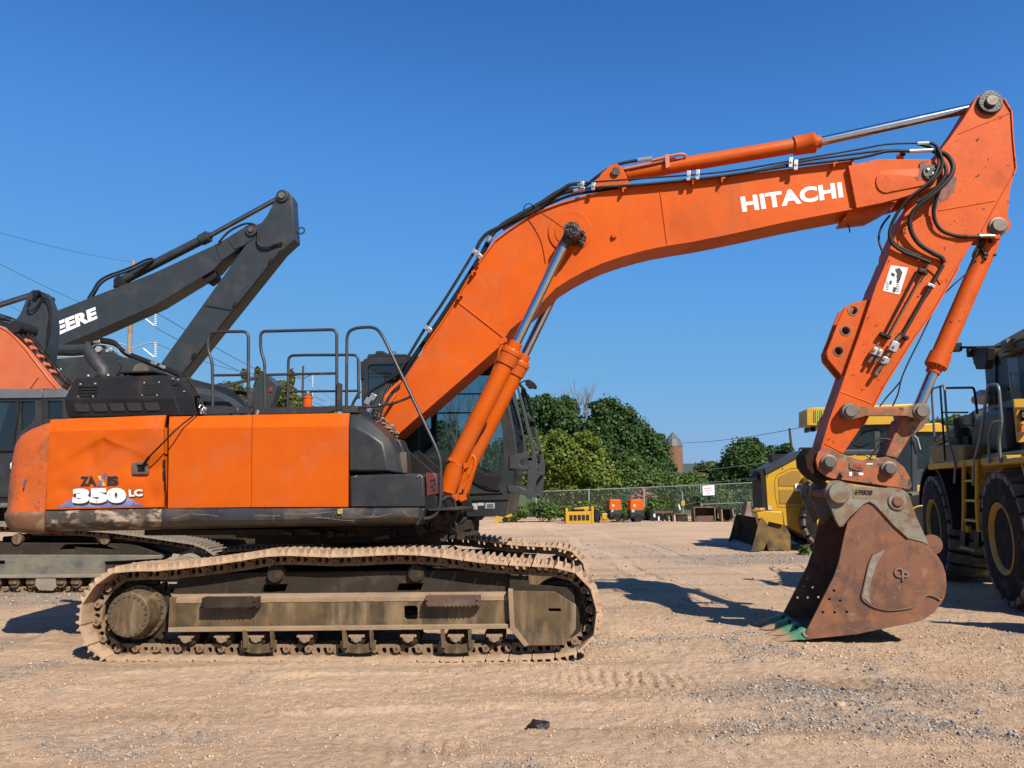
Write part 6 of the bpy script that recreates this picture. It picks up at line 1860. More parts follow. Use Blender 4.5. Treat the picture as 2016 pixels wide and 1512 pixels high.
for (x, y, w_) in ((1742, 661, .12), (1778, 663, .11), (1816, 536, .10), (1832, 563, .085)):
    b = MB(F); b.box(H(x, y, AV - .045), (w_, .06, .035), -28); b.hexbolt(H(x + 3, y, AV - .075), .012, .012); b.build('pipe_clamp', M['black'] if w_ > .09 else M['zinc'], arm, bevel=.004)
hose('lube_hose', [(1930, 470, -.10), (1922, 500, -.12), (1905, 535, -.14), (1878, 560, -.15), (1848, 590, -.12), (1836, 615, -.10), (1815, 660, -.10), (1790, 710, -.08), (1775, 745, -.06), (1768, 775, -.04), (1757, 800, 0)], .008, 'rubber', arm, 4, 6)
hose('lube_hose', [(1775, 748, -.06), (1762, 764, -.04), (1746, 782, 0), (1732, 800, 0)], .008, 'rubber', arm, 4, 6)
b = MB(F); rn = random.Random(12)
for k in range(26): b.blob(H(1944 + rn.uniform(-14, 14), 488 + rn.uniform(-14, 26), rn.uniform(-.12, .05)), (.028, .03, .03), .5, k)
b.tube([H(1938, 472, -.1), H(1922, 488, -.12), H(1915, 505, -.1), H(1925, 520, -.05)], .010, 6, n=3); b.build('greasy_fittings', M['grease'], arm, smooth=0)

# bucket cylinder
def B(x, y): return Vector(H(x, y, 0))
bc0, bc1 = B(1946, 482), B(1852, 698)
d = (bc1 - bc0).normalized()
b = MB(F); b.cyl(bc0, bc1, .098, .098, 32); bc = b.build('bucket_cylinder', M['orange_worn'], EX, smooth=50)
b = MB(F); b.turned(bc1 - d * .01, bc1 + d, [(0, .098), (.005, .112), (.15, .118), (.155, .10), (.165, .078), (.235, .074), (.24, .06)], 32); b.build('gland', M['orange_worn'], bc, smooth=40)
b = MB(F)
for k in range(14):
    a = 2 * math.pi * k / 14; n1 = Vector((-d.z, 0, d.x)); n2 = Vector((0, 1, 0)); b.hexbolt(bc1 + d * .145 + n1 * math.cos(a) * .10 + n2 * math.sin(a) * .10, .010, .016, axis=d)
b.build('gland_bolt', M['orange_worn'], bc)
b = MB(F); b.cyl(bc1 + d * .2, B(1809, 800), .055, .055, 28); b.build('piston_rod', M['chrome'], bc, smooth=60)
b = MB(F); b.cyl(B(1964, 447), bc0, .06, .095, 20); e = B(1964, 447); b.turned((e.x, -.08, e.z), (e.x, 1, e.z), [(0, .04), (0, .10), (.16, .10), (.16, .04)], 24); b.build('barrel_eye', M['orange_worn'], bc, smooth=40)

# links
def link(pts2, r2, v0, v1, name, mat, hw=9, r1=None):
    (x0, y0), (x1, y1) = pts2
    L_ = math.hypot(x1 - x0, y1 - y0); tx, ty = (x1 - x0) / L_, (y1 - y0) / L_; nx, ny = -ty, tx
    lp = []
    def arc(cx, cy, a0, a1, r):
        for k in range(11):
            a = a0 + (a1 - a0) * k / 10; lp.append((cx + r * (tx * math.cos(a) + nx * math.sin(a)), cy + r * (ty * math.cos(a) + ny * math.sin(a))))
    ra = r1 or r2
    arc(x1, y1, -2.3, 2.3, r2)
    lp.append((x1 - tx * r2 * 1.7 + nx * hw, y1 - ty * r2 * 1.7 + ny * hw)); lp.append((x0 + tx * ra * 1.7 + nx * hw, y0 + ty * ra * 1.7 + ny * hw))
    arc(x0, y0, math.pi - 2.3, math.pi + 2.3, ra)
    lp.append((x0 + tx * ra * 1.7 - nx * hw, y0 + ty * ra * 1.7 - ny * hw)); lp.append((x1 - tx * r2 * 1.7 - nx * hw, y1 - ty * r2 * 1.7 - ny * hw))
    b = MB(F); b.pp(lp, v0, v1); return b.build(name, M[mat], EX, bevel=.006, smooth=40)
l1 = link([(1674, 810), (1814, 810)], 18, -.30, -.245, 'side_link', 'coupler', 8.5); 
link([(1674, 810), (1814, 810)], 18, .245, .30, 'side_link', 'coupler', 8.5)
for (x, y) in ((1674, 810), (1814, 810)):
    b = MB(F); c = H(x, y, -.30); b.turned((c[0], -.345, c[2]), (c[0], 1, c[2]), [(0, .03), (0, .055), (.01, .062), (.03, .062), (.032, .085), (.05, .088), (.63, .088), (.66, .06)], 28); b.build('link_pin', M['pin'], l1, smooth=35)
b = MB(F); b.pp([(1774, 826), (1790, 815), (1832, 818), (1818, 842), (1793, 860), (1767, 903), (1742, 898)], -.16, .16); b.build('power_link', M['coupler'], EX, bevel=.012)
hose('coupler_hose', [(1682, 872, -.1), (1700, 852, -.12), (1724, 846, -.14), (1738, 852, -.14), (1742, 862, -.12)], .010, 'rubber', arm, 4, 6)
hose('coupler_hose', [(1680, 876, -.05), (1695, 880, -.1), (1712, 872, -.14), (1735, 864, -.15), (1753, 866, -.15), (1758, 878, -.12), (1750, 890, -.1), (1735, 897, -.05)], .010, 'rubber', arm, 5, 6)
hose('coupler_hose', [(1712, 903, -.1), (1722, 888, -.1), (1738, 870, -.1)], .008, 'rubber', arm, 4, 6)

# quick coupler
CV = -.26
coupP = [(1606, 905), (1610, 890), (1619, 882), (1634, 882), (1656, 893), (1676, 901), (1694, 905), (1716, 905), (1731, 901), (1746, 899), (1762, 905), (1780, 920), (1792, 940), (1796, 956), (1790, 964), (1757, 959), (1694, 950), (1640, 943), (1626, 938), (1610, 925)]
b = MB(F); b.pp(coupP, CV, CV + .05); b.pp(coupP, -CV - .05, -CV, vref=CV)
cp = b.build('quick_coupler', M['coupler'], EX, bevel=.006, smooth=40)
b = MB(F); b.pp([(1606, 908), (1634, 900), (1694, 915), (1760, 912), (1785, 935), (1780, 955), (1694, 943), (1630, 935)], CV + .05, -CV - .05, vref=CV); b.build('coupler_core', M['rust_dark'], cp, bevel=.006)
b = MB(F); b.pp([(1586, 898), (1600, 880), (1612, 892), (1608, 926), (1632, 942), (1626, 952), (1600, 934), (1588, 918)], CV + .04, -CV - .04, vref=CV); b.build('coupler_nose', M['rust_dark'], cp, bevel=.01)
for (x, y, r) in ((1631, 910, .060), (1749, 923, .058)):
    b = MB(F); c = H(x, y, CV); b.turned((c[0], CV - .085, c[2]), (c[0], 1, c[2]), [(0, .01), (0, r - .008), (.008, r), (.05, r), (.055, r + .022), (.085, r + .022)], 28); b.build('coupler_pin', M['pin'], cp, smooth=35)
b = MB(F); c = H(1657, 933, CV); b.hexbolt((c[0], CV, c[2]), .026, .05); b.build('bolt', M['pin'], cp)
b = MB(F); b.pp([(1673, 911), (1677, 908), (1698, 911), (1703, 917), (1700, 925), (1694, 927), (1675, 924), (1672, 920)], CV - .012, CV); emb = b.build('emblem', M['pin'], cp, bevel=.003)
lettering(F, CV - .012, 'JRB', [(1678, 922), (1697, 924.5), (1699, 915), (1680, 912.5)], M['orange_worn'], emb, 'emblem_lettering', .02, 0, 1.05, .001, .008)
for lp in ([(1706, 912), (1719, 912), (1718, 914.5), (1706, 914.5)], [(1672, 929), (1678, 929), (1677, 937), (1672, 937)], [(1690, 930), (1700, 931), (1699, 936), (1692, 935)]):
    flat_decal('paint_mark', lp, CV - .003, M['decal_white'], cp)

# ---------------------------------------------------------------- bucket
W0 = .56
bv = -W0
earP = [(1626, 962), (1630, 952), (1640, 946), (1652, 946), (1668, 951), (1684, 956), (1720, 959), (1749, 961), (1772, 961), (1786, 970), (1793, 985), (1805, 1019), (1829, 1072), (1818, 1068), (1787, 1060), (1760, 1036), (1722, 994), (1712, 988), (1702, 992), (1672, 1020), (1660, 1037), (1653, 1038), (1645, 1024), (1634, 996), (1626, 978)]
bk = None
sideP = [(1712, 988), (1722, 994), (1760, 1036), (1784, 1060), (1818, 1069), (1832, 1080), (1846, 1094), (1856, 1110), (1862, 1130), (1864, 1154), (1860, 1176), (1852, 1190), (1838, 1207), (1818, 1220), (1795, 1227), (1762, 1233), (1687, 1249), (1640, 1254), (1588, 1259), (1583, 1250), (1592, 1233), (1606, 1206), (1642, 1134), (1652, 1104), (1659, 1069), (1669, 1027), (1702, 992)]
holes = [(1642, 1163), (1633, 1180), (1654, 1183), (1620, 1206), (1643, 1206), (1667, 1205)]
def circ(x, y, r, n=12): return [(x + r * math.cos(k * 2 * math.pi / n), y + r * math.sin(k * 2 * math.pi / n)) for k in range(n)]
b = MB(F); b.pp(sideP, bv, bv + .025, [circ(x, y, 2.6) for x, y in holes])
bk = b.build('bucket', M['rust'], EX, bevel=.004, smooth=40)
bk['label'] = 'rusty brown digging bucket resting on its teeth'
b = MB(F); hs_ = b.hits(sideP, bv)
b.prism(hs_, W0 - .025, W0, [b.hits(circ(x, y, 2.6), bv) for x, y in holes]); b.build('side_plate', M['rust'], bk, bevel=.004)
# wrapper: floor, heel and back, then the top between the ears
b = MB(F)
idx = list(range(4, 19))
P_ = [Vector((hs_[i][0], hs_[i][1])) for i in idx]
cen = Vector(F.hit(1720, 1140, bv)); cen = Vector((cen.x, cen.z))
rings = []
for p in P_:
    n_ = (cen - p).normalized(); q = p + n_ * .022
    rings.append([(p.x, bv + .02, p.y), (p.x, W0 - .02, p.y), (q.x, W0 - .02, q.y), (q.x, bv + .02, q.y)])
b.loft(rings); b.build('wrapper', M['rust_dark'], bk, smooth=40)
b = MB(F); tp = [Vector((hs_[i][0], hs_[i][1])) for i in (26, 0, 1, 2, 3, 4)]
rings = []
for p in tp: rings.append([(p.x, bv + .02, p.y - .005), (p.x, W0 - .02, p.y - .005), (p.x - .01, W0 - .02, p.y - .035), (p.x - .01, bv + .02, p.y - .035)])
b.loft(rings); b.build('top_plate', M['rust_dark'], bk, smooth=40)
# wear plate, its edge and the cast emblem
wearP = [(1787, 1062), (1818, 1070), (1846, 1095), (1861, 1125), (1863, 1156), (1855, 1180), (1840, 1174), (1824, 1172), (1808, 1186), (1793, 1196), (1756, 1201), (1736, 1199), (1715, 1192), (1697, 1177), (1701, 1155), (1706, 1131), (1712, 1108), (1720, 1091), (1743, 1079), (1776, 1071)]
b = MB(F); b.pp(wearP, bv - .018, bv - .0); wp = b.build('wear_plate', M['rust'], bk, bevel=.006, smooth=40)
b = MB(F); b.tube([H(x, y, bv - .010) for x, y in [(1852, 1181), (1840, 1174), (1824, 1172), (1808, 1186), (1793, 1196), (1756, 1201), (1736, 1199), (1715, 1192), (1697, 1177), (1701, 1155), (1706, 1131), (1712, 1108), (1720, 1091)]], .010, 6, n=3); b.build('weld_bead', M['wear'], wp, smooth=60)
lettering(F, bv - .018, 'C', [(1759, 1134), (1774, 1138), (1776, 1118), (1761, 1116)], M['wear'], wp, 'cast_letter', .015, 0, 1, .0, .016)
lettering(F, bv - .018, 'P', [(1775, 1144), (1787, 1145), (1790, 1126), (1775, 1123)], M['wear'], wp, 'cast_letter', .015, 0, 1, .0, .016)
flat_decal('scraped_edge_highlight', [(1698, 1176), (1702, 1155), (1707, 1131), (1713, 1109), (1721, 1093), (1742, 1082), (1738, 1090), (1725, 1112), (1718, 1135), (1712, 1160), (1712, 1180), (1716, 1190)], bv - .021, surf('scraped_steel_highlight', (.36, .33, .29), (.24, .16, .11), .5, var=14), wp)  # scraped edge, with its bright highlight put into the grey
# ears
for v0, v1 in ((-.36, -.31), (.31, .36)):
    b = MB(F); b.pp(earP, v0, v1, vref=-.36); er = b.build('bucket_ear', M['grey_ear'], bk, bevel=.006, smooth=40)
    if v0 > 0: continue
b = MB(F); b.pp(earP, bv - .020, bv + .03); er = b.build('bucket_ear', M['grey_ear'], bk, bevel=.006, smooth=40)
b = MB(F); b.prism([(hs__.x, hs__.z) for hs__ in (F.hit(x, y, bv) for x, y in earP)], W0 - .03, W0 + .02); b.build('bucket_ear', M['grey_ear'], bk, bevel=.006, smooth=40)
c = H(1649, 971, bv); 
b = MB(F); b.turned((c[0], bv - .075, c[2]), (c[0], 1, c[2]), [(0, .058), (0, .098), (.008, .105), (.055, .105)], 32); 
b.build('bushing_ring', M['grey_ear'], er, smooth=35)
b = MB(F); b.turned((c[0], bv - .062, c[2]), (c[0], 1, c[2]), [(0, .01), (0, .05), (.006, .054), (W0 * 2 + .1, .054)], 28); b.build('bucket_pin', M['rust'], er, smooth=35)
c = H(1765, 987, bv)
b = MB(F); b.turned((c[0], bv - .036, c[2]), (c[0], 1, c[2]), [(0, .06), (0, .085), (.005, .09), (.02, .09)], 32); b.build('bushing_ring', M['grey_ear'], er, smooth=35)
b = MB(F); b.turned((c[0], bv - .055, c[2]), (c[0], 1, c[2]), [(0, .01), (0, .045), (.006, .052), (W0 * 2 + .1, .052)], 28); b.build('bucket_pin', M['rust'], er, smooth=35)
b = MB(F); c = H(1834, 1072, bv + .1); b.turned((c[0], bv + .08, c[2]), (c[0], 1, c[2]), [(0, .06), (0, .10), (.03, .10), (.03, .06)], 24); b.build('lift_eye', M['rust'], bk, smooth=35)
flat_decal('bead_patch', [(1678, 962), (1730, 966), (1729, 982), (1678, 981)], bv - .0225, surf('scorched_weld_patch', (.20, .13, .09), (.30, .22, .13), .7, var=14, bump=.002, bump_scale=60), er)
lettering(F, bv - .0225, '69808', [(1682, 974), (1717, 975), (1718, 965), (1683, 964)], M['rust_dark'], er, 'weld_number', .01, .1, .95, .001, .004)
# cutting lip and teeth: the green paint is worn off towards the tips
def tooth_mat():
    m = surf('green_tooth_worn_tip', (0.11, 0.40, 0.20), (0.06, 0.27, 0.14), 0.5, layers=((DUST, 9, .54, .66, .6, .9),), bump=.002, bump_scale=40)
    nt = m.node_tree; p = nt.nodes['Principled BSDF']; L = nt.links
    src = p.inputs['Base Color'].links[0].from_socket
    tc = nt.nodes.new('ShaderNodeTexCoord'); sp = nt.nodes.new('ShaderNodeSeparateXYZ'); L.new(tc.outputs['Object'], sp.inputs[0])
    n_ = nnode(nt, 'ShaderNodeTexNoise', Scale=16.0, Detail=5.0); L.new(tc.outputs['Object'], n_.inputs['Vector'])
    x = mathn(nt, 'ADD', mathn(nt, 'ADD', sp.outputs[0], mathn(nt, 'MULTIPLY', sp.outputs[2], .9)), mathn(nt, 'MULTIPLY', n_.outputs['Fac'], .22))
    mr = nt.nodes.new('ShaderNodeMapRange'); mr.inputs['From Min'].default_value = .12; mr.inputs['From Max'].default_value = .035; L.new(x, mr.inputs['Value'])
    L.new(mixc(nt, mr.outputs[0], src, (.27, .165, .085)), p.inputs['Base Color'])
    return m
M['tooth'] = tooth_mat()
b = MB(F)
l0 = Vector(H(1586, 1256, bv)); l1 = Vector(H(1640, 1252, bv))
b.loft([[(l0.x - .03, v, l0.z - .02), (l0.x - .02, v, l0.z + .03), (l1.x, v, l1.z + .03), (l1.x, v, l1.z - .01)] for v in (bv + .01, W0 - .01)]); b.build('cutting_lip', M['rust'], bk, bevel=.004)
for k in range(4):
    v = bv + .07 + k * (2 * W0 - .14) / 3
    def q(dx, dz, dv): return (l0.x + dx, v + dv, l0.z + dz)
    b = MB(F)
    b.loft([[q(x, z0 - h_ * .5, -w_), q(x, z0 - h_ * .5, w_), q(x, z0 + h_ * .5, w_ * .8), q(x, z0 + h_ * .5, -w_ * .8)] for (x, z0, h_, w_) in ((.06, .022, .085, .058), (.01, .034, .105, .064), (-.03, .030, .100, .064), (-.06, .020, .080, .054), (-.16, -.006, .058, .046), (-.26, -.026, .032, .036), (-.31, -.036, .014, .028), (-.322, -.039, .006, .022))])
    t = b.build('bucket_tooth', M['tooth'], bk, bevel=.006, smooth=40)
    b = MB(F); b.box(q(-.01, .038, -.066), (.022, .014, .05), 20); b.box(q(.01, .02, -.067), (.03, .012, .018), 20); b.build('tooth_lock', M['zinc'] if k == 0 else M['black'], t)
# ================================================================ OTHER MACHINES
G_EXC = 'crawler excavators parked in the yard'
def plain_track(F, root, uc, v0, L_=4.9, wd=.6, Ht=.98, mat='mud', n=46):
    """a track seen only in glimpses: one loop with grousers, rollers inside"""
    loop = []
    r = Ht / 2
    for k in range(9): a = math.pi / 2 + math.pi * k / 8; loop.append((uc - L_ / 2 + r + r * math.cos(a), r + r * math.sin(a)))
    for k in range(9): a = -math.pi / 2 + math.pi * k / 8; loop.append((uc + L_ / 2 - r + r * math.cos(a), r + r * math.sin(a)))
    b = MB(F); P = resample_loop(loop, n)
    for i in range(n):
        a, c = P[i], P[(i + 1) % n]; L2 = math.dist(a, c); tx, tz = (c[0] - a[0]) / L2, (c[1] - a[1]) / L2
        mx, mz = (a[0] + c[0]) / 2, (a[1] + c[1]) / 2
        ang = math.degrees(math.atan2(tz, tx)); b.box((mx, v0 + wd / 2, mz), (L2 * .98, wd, .03), ang); b.box((mx + tz * .03, v0 + wd / 2, mz - tx * .03), (.03, wd, .05), ang)
    t = b.build('crawler_track', M[mat], root, smooth=0)
    b = MB(F); b.prism([(uc - L_ / 2 + .35, .30), (uc + L_ / 2 - .4, .30), (uc + L_ / 2 - .5, .72), (uc - L_ / 2 + .45, .72)], v0 + .12, v0 + .5)
    for s in (-1, 1): b.cyl((uc + s * (L_ / 2 - r), v0 + .08, r), (uc + s * (L_ / 2 - r), v0 + .5, r), r * .75, r * .75, 24)
    b.build('track_frame', M['frame_shaded'], t, bevel=.02)
    return t
def plain_body(F, root, uc, face, mat, vc=0.0, cab=True):
    """house, counterweight, cab and tracks of a machine that stands behind others"""
    plain_track(F, root, uc, vc - 1.55); plain_track(F, root, uc, vc + .95)
    b = MB(F); b.box((uc, vc, .72), (1.6, 1.9, .4)); b.build('centre_frame', M['frame_shaded'], root, bevel=.03)
    f = face
    b = MB(F)
    b.loft([[(uc - f * x, v + vc, z) for x, z in ((-1.3, 1.1), (2.0, 1.1), (2.05, 1.9), (1.9, 2.15), (-.4, 2.15), (-.6, 1.85), (-1.3, 1.75))] for v in (-1.4, 1.4)])
    b.build('engine_house', mat, root, bevel=.04)
    b = MB(F); b.loft([[(uc - f * x, v + vc, z) for x, z in ((2.0, 1.05), (2.9 - d, 1.1), (3.0 - d, 1.4), (2.95 - d, 1.9), (2.7 - d, 2.1), (2.0, 2.12))] for v, d in ((-1.4, .3), (-1.0, .05), (0, 0), (1.0, .05), (1.4, .3))])
    b.build('counterweight', mat, root, bevel=.04, smooth=50)
    if cab:
        b = MB(F); P = [(uc + f * x, z) for x, z in ((.0, 1.15), (1.75, 1.15), (1.9, 1.7), (1.75, 2.9), (1.5, 3.05), (0, 3.08))]
        W_ = [(uc + f * x, z) for x, z in ((.12, 1.9), (.95, 1.9), (.95, 2.9), (.12, 2.9))]; W2 = [(uc + f * x, z) for x, z in ((1.05, 1.75), (1.75, 1.75), (1.6, 2.85), (1.05, 2.9))]
        for v in (.4, 1.35): b.prism(P, vc + v, vc + v + .05, [W_, W2])
        b.prism([(uc + f * x, z) for x, z in ((0, 2.98), (1.6, 2.95), (1.5, 3.1), (0, 3.12))], vc + .42, vc + 1.4); b.prism([(uc + f * x, z) for x, z in ((0, 1.15), (.05, 1.15), (.05, 3.0), (0, 3.0))], vc + .42, vc + 1.38)
        c = b.build('cab', M['dere'], root, bevel=.02)
        for w_ in (W_, W2): b = MB(F); b.prism(w_, vc + .42, vc + .43); b.build('side_window', M['glass_dark'], c, smooth=0)
def jib(F, root, name, loop, v, w_, mat, lab=None):
    b = MB(F); b.pp(loop, v, v + w_); o = b.build(name, mat, root, bevel=.012, smooth=40)
    if lab: o['label'] = lab
    return o
def ram(F, root, name, p0, p1, p2, v, rb, rr, mat, eye=True):
    a, c, e = (Vector(F.hit(*q, v)) for q in (p0, p1, p2)); d = (c - a).normalized()
    b = MB(F); b.cyl(a, c, rb, rb, 18); o = b.build(name, mat, root, smooth=50)
    b = MB(F); b.turned(c - d * .05, c + d, [(0, rb), (.01, rb * 1.25), (.28, rb * 1.3), (.29, rb * .8), (.36, rb * .75)], 20); b.build('gland', mat, o, smooth=40)
    b = MB(F); b.cyl(c + d * .3, e, rr, rr, 14); b.build('piston_rod', M['chrome_shaded'], o, smooth=60)
    return o
M['chrome_shaded'] = surf('shaded_rod', (.20, .21, .22), (.16, .16, .17), .25, .9)  # darker copy of the chrome, shade put into the colour

# ---- orange excavator on the left, facing left, standing behind the big one
gL = ground_at(80, 1172); FL = Frame(gL, 3.0)
LX = thing('excavator', 'faded orange excavator with grey cab at the left edge, behind the big one', 'excavator', FL.W((-.4, 1.6, 0)), G_EXC)
M['mud_grey'] = surf('pale_mud_pad', (.36, .29, .22), (.28, .22, .16), .9, bump=.004, bump_scale=30)
lp = [(-150, 1168), (-185, 1140), (-196, 1100), (-180, 1062), (-140, 1036), (0, 1036), (120, 1041), (227, 1050), (300, 1060), (385, 1073), (418, 1088), (433, 1112), (425, 1140), (395, 1163), (300, 1170), (0, 1170)]
TLp = [(h.x, h.z) for h in (FL.hit(x, y, 0) for x, y in lp)]
trL = make_track(FL, LX, TLp, .3, .6, .216, M['mud_grey'], M['mud'])
o2 = copy_tree(trL, Matrix.Translation(FL.v * 2.6), LX)
b = MB(FL); b.pp([(-120, 1096), (-100, 1068), (260, 1070), (318, 1092), (318, 1100), (240, 1110), (215, 1135), (-120, 1137)], .14, .5, [[(118, 1082), (150, 1081), (142, 1072), (128, 1072)]]); fr = b.build('track_frame', M['frame_shaded'], LX, bevel=.01)
b = MB(FL); b.pp([(-120, 1092), (318, 1093), (318, 1100), (205, 1106), (205, 1136), (-120, 1137)], .08, .14, [[(-5, 1104), (9, 1104), (9, 1111), (-5, 1111)]]); b.build('side_beam', surf('greenish_dusty_beam', (.26, .22, .15), (.16, .15, .12), .8, layers=(((.08, .09, .09), 3, .52, .66, .7, .6, (1, 1, 3)),), bump=.004, bump_scale=12), fr, bevel=.01)
b = MB(FL); b.pp([(-120, 1132), (206, 1131), (206, 1137), (-120, 1139)], .04, .2); b.build('flange', M['mud_grey'], fr, bevel=.005)
for (x, y) in ((33, 1061), (206, 1061)):
    c = FL.hit(x, y, .1); b = MB(FL); b.turned((c.x, .1, c.z), (c.x, 9, c.z), [(0, .05), (0, .09), (.06, .095), (.08, .075), (.3, .075)], 20); b.build('carrier_roller', M['frame'], fr, smooth=40)
for x in (-95, -50, -8, 28, 62, 90, 120, 150, 190, 230):
    c = FL.hit(x, 1145, .1); b = MB(FL); b.cyl((c.x, .1, c.z), (c.x, .45, c.z), .095, .095, 18); b.box((c.x, .09, c.z - .01), (.13, .06, .05)); b.build('track_roller', M['frame'], fr, smooth=40)
for x in (90, -60):
    b = MB(FL); b.pp([(x - 20, 1139), (x + 18, 1139), (x + 20, 1156), (x + 14, 1163), (x - 14, 1162), (x - 21, 1153)], .05, .09); b.build('roller_guard', M['mud_grey'], fr, bevel=.006)
c = FL.hit(366, 1122, .0); b = MB(FL); b.turned((c.x, 0, c.z), (c.x, 9, c.z), [(0, .02), (0, .23), (.02, .25), (.2, .26), (.21, .31), (.5, .31)], 32); b.build('final_drive', M['mud_grey'], LX, smooth=40)
b = MB(FL); b.box((-.4, 1.6, .72), (1.6, 1.9, .4)); b.cyl((-.4, 1.6, .8), (-.4, 1.6, 1.05), .6); b.build('centre_frame', M['frame_shaded'], LX, bevel=.02)
b = MB(FL); b.pp([(-90, 998), (430, 998), (430, 1032), (-90, 1032)], .9, 2.6); b.build('belly_frame', M['frame_shaded'], LX, bevel=.02)
b = MB(FL); b.pp([(-60, 985), (430, 980), (440, 905), (425, 880), (140, 872), (120, 860), (-20, 900)], .45, 3.0); b.build('engine_house', M['orange_far'], LX, bevel=.03)
b = MB(FL); b.pp([(-60, 1000), (-60, 979), (430, 975), (430, 1000)], .40, 3.05); b.build('side_skirt', surf('tan_caked_skirt', (.30, .25, .19), (.12, .11, .10), .8, var=6, bump=.01, bump_scale=9), LX, bevel=.02)
cabL = [(-75, 978), (-80, 860), (-60, 790), (-45, 772), (0, 766), (122, 765), (136, 772), (136, 978)]
wA = [(-60, 880), (-50, 800), (-40, 790), (33, 789), (31, 850), (26, 884)]; wB = [(41, 790), (69, 789), (69, 826), (41, 850)]; wC = [(94, 789), (123, 789), (123, 824), (94, 824)]
b = MB(FL); b.pp(cabL, .30, .36, [wA, wB, wC]); h1 = b.hits(cabL, .3); hw = [b.hits(w_, .3) for w_ in (wA, wB, wC)]; b.prism(h1, 1.25, 1.31, hw)
b.pp([(-45, 772), (0, 766), (122, 765), (136, 772), (136, 782), (-50, 784)], .33, 1.28); b.pp([(128, 772), (136, 772), (136, 978), (128, 978)], .33, 1.28); b.pp([(-75, 965), (136, 965), (136, 978), (-75, 978)], .33, 1.28)
cL = b.build('cab', M['grey'], LX, bevel=.015)
b = MB(FL); b.pp([(-42, 770), (0, 765), (83, 766), (83, 783), (-46, 784)], .27, .30); b.pp([(84, 767), (122, 764), (136, 772), (135, 782), (84, 783)], .28, .30); b.build('roof_trim', surf('grey_trim_sunlit_tone', (.17, .18, .19), (.14, .15, .16), .45), cL, bevel=.01)  # lighter grey than the cab: sun on the roof edge painted in
for w_ in hw:
    for v in (.33, 1.27): b = MB(FL); b.prism(w_, v, v + .005); b.build('side_window', M['glass_dark'], cL, smooth=0)
b = MB(FL); b.tube([FL.hit(*p, .28) for p in ((37, 788), (33, 830), (28, 866), (31, 884), (20, 887), (-60, 888))], .018, 6, n=3); b.tube([FL.hit(*p, .28) for p in ((84, 788), (84, 975))], .012, 6); b.build('door_seam', M['black'], cL, smooth=60)
b = MB(FL); b.blob(FL.hit(24, 917, .27), (.035, .03, .07), .1, 1, 2); b.build('door_handle', M['white'], cL)
b = MB(FL); c = FL.hit(40, 930, .8); b.box((c.x, .8, c.z), (.5, .5, .16)); b.box((c.x + .35, .8, c.z + .4), (.15, .5, .7), 8); b.build('operator_seat', M['seat'], cL, bevel=.04)
bL = jib(FL, LX, 'boom', [(-230, 660), (-120, 626), (-40, 632), (0, 645), (30, 662), (62, 692), (98, 736), (134, 778), (150, 830), (100, 850), (60, 815), (0, 790), (-60, 735), (-130, 710), (-210, 722)], 1.42, .45, M['orange_far'])
b = MB(FL); b.tube([FL.hit(x, y, 1.40) for x, y in ((40, 790), (75, 742))], .012, 6); b.build('weld_seam', M['orange_far'], bL)
for k, (dx, dy, v, r, m_) in enumerate(((0, 0, 1.45, .03, 'rubber'), (5, -3, 1.55, .03, 'rubber'), (10, -9, 1.65, .035, 'rubber'), (-7, 4, 1.42, .02, 'orange_far'), (14, -14, 1.75, .018, 'rubber'))):
    b = MB(FL); b.tube([FL.hit(x + dx, y + dy, v) for x, y in ((-120, 624), (-40, 628), (-5, 636), (20, 646), (48, 672), (80, 712), (112, 752), (128, 768))], r, 6, n=3); b.build('boom_hose', M[m_], bL, smooth=60)
for (x, y) in ((52, 676), (62, 690), (76, 706), (88, 722), (100, 736)):
    b = MB(FL); b.box(FL.hit(x + 4, y - 4, 1.5), (.09, .16, .05), -48); b.build('pipe_clamp', M['orange_far'], bL, bevel=.008)
b = MB(FL); b.tube([FL.hit(*p, 1.6) for p in ((-40, 636), (0, 628), (18, 630), (28, 640), (32, 655))], .035, 8, n=3); b.tube([FL.hit(*p, 1.7) for p in ((-40, 630), (5, 634), (22, 645))], .03, 8, n=3); c = FL.hit(37, 645, 1.5); b.cyl((c.x, 1.4, c.z), (c.x, 1.9, c.z), .12); b.build('hose_bundle', M['rubber'], bL, smooth=60)

# ---- charcoal machine whose lowered stick shows at the left edge
FB = Frame((0, 16.6, 0), 3.0)
def uof(F_, px, v=0): return F_.hit(px, 960, v).x
uB = uof(FB, -720)
BX = thing('excavator', 'charcoal excavator at the left edge, only its stick top and rod show', 'excavator', FB.W((uB, 0, 0)), G_EXC)
plain_body(FB, BX, uB, 1, M['dere'])
jib(FB, BX, 'boom', [(-640, 850), (-520, 640), (-380, 560), (-200, 610), (30, 650), (60, 640), (66, 655), (40, 676), (-200, 665), (-370, 640), (-460, 700), (-560, 880)], -.25, .5, M['dere'])
st = jib(FB, BX, 'stick', [(50, 594), (56, 578), (64, 571), (74, 571), (82, 578), (91, 600), (96, 640), (92, 690), (88, 708), (80, 700), (56, 668), (30, 652), (29, 632), (40, 618)], -.20, .40, M['dere'])
b = MB(FB); b.cylv(69, 578, 6, -.30, .3); b.build('stick_pin', M['black'], st, smooth=40)
b = MB(FB); b.tube([FB.hit(*p, -.27) for p in ((60, 590), (54, 604), (60, 612), (72, 604), (84, 586), (94, 594), (98, 615), (93, 650), (90, 690))], .02, 6, n=3); b.tube([FB.hit(*p, -.27) for p in ((75, 572), (96, 590), (100, 628), (92, 676))], .02, 6, n=3); b.build('stick_hose', M['rubber'], st, smooth=60)
ram(FB, BX, 'stick_cylinder', (-330, 690 - 8), (-120, 636), (64, 580), 0, .11, .065, M['dere'])

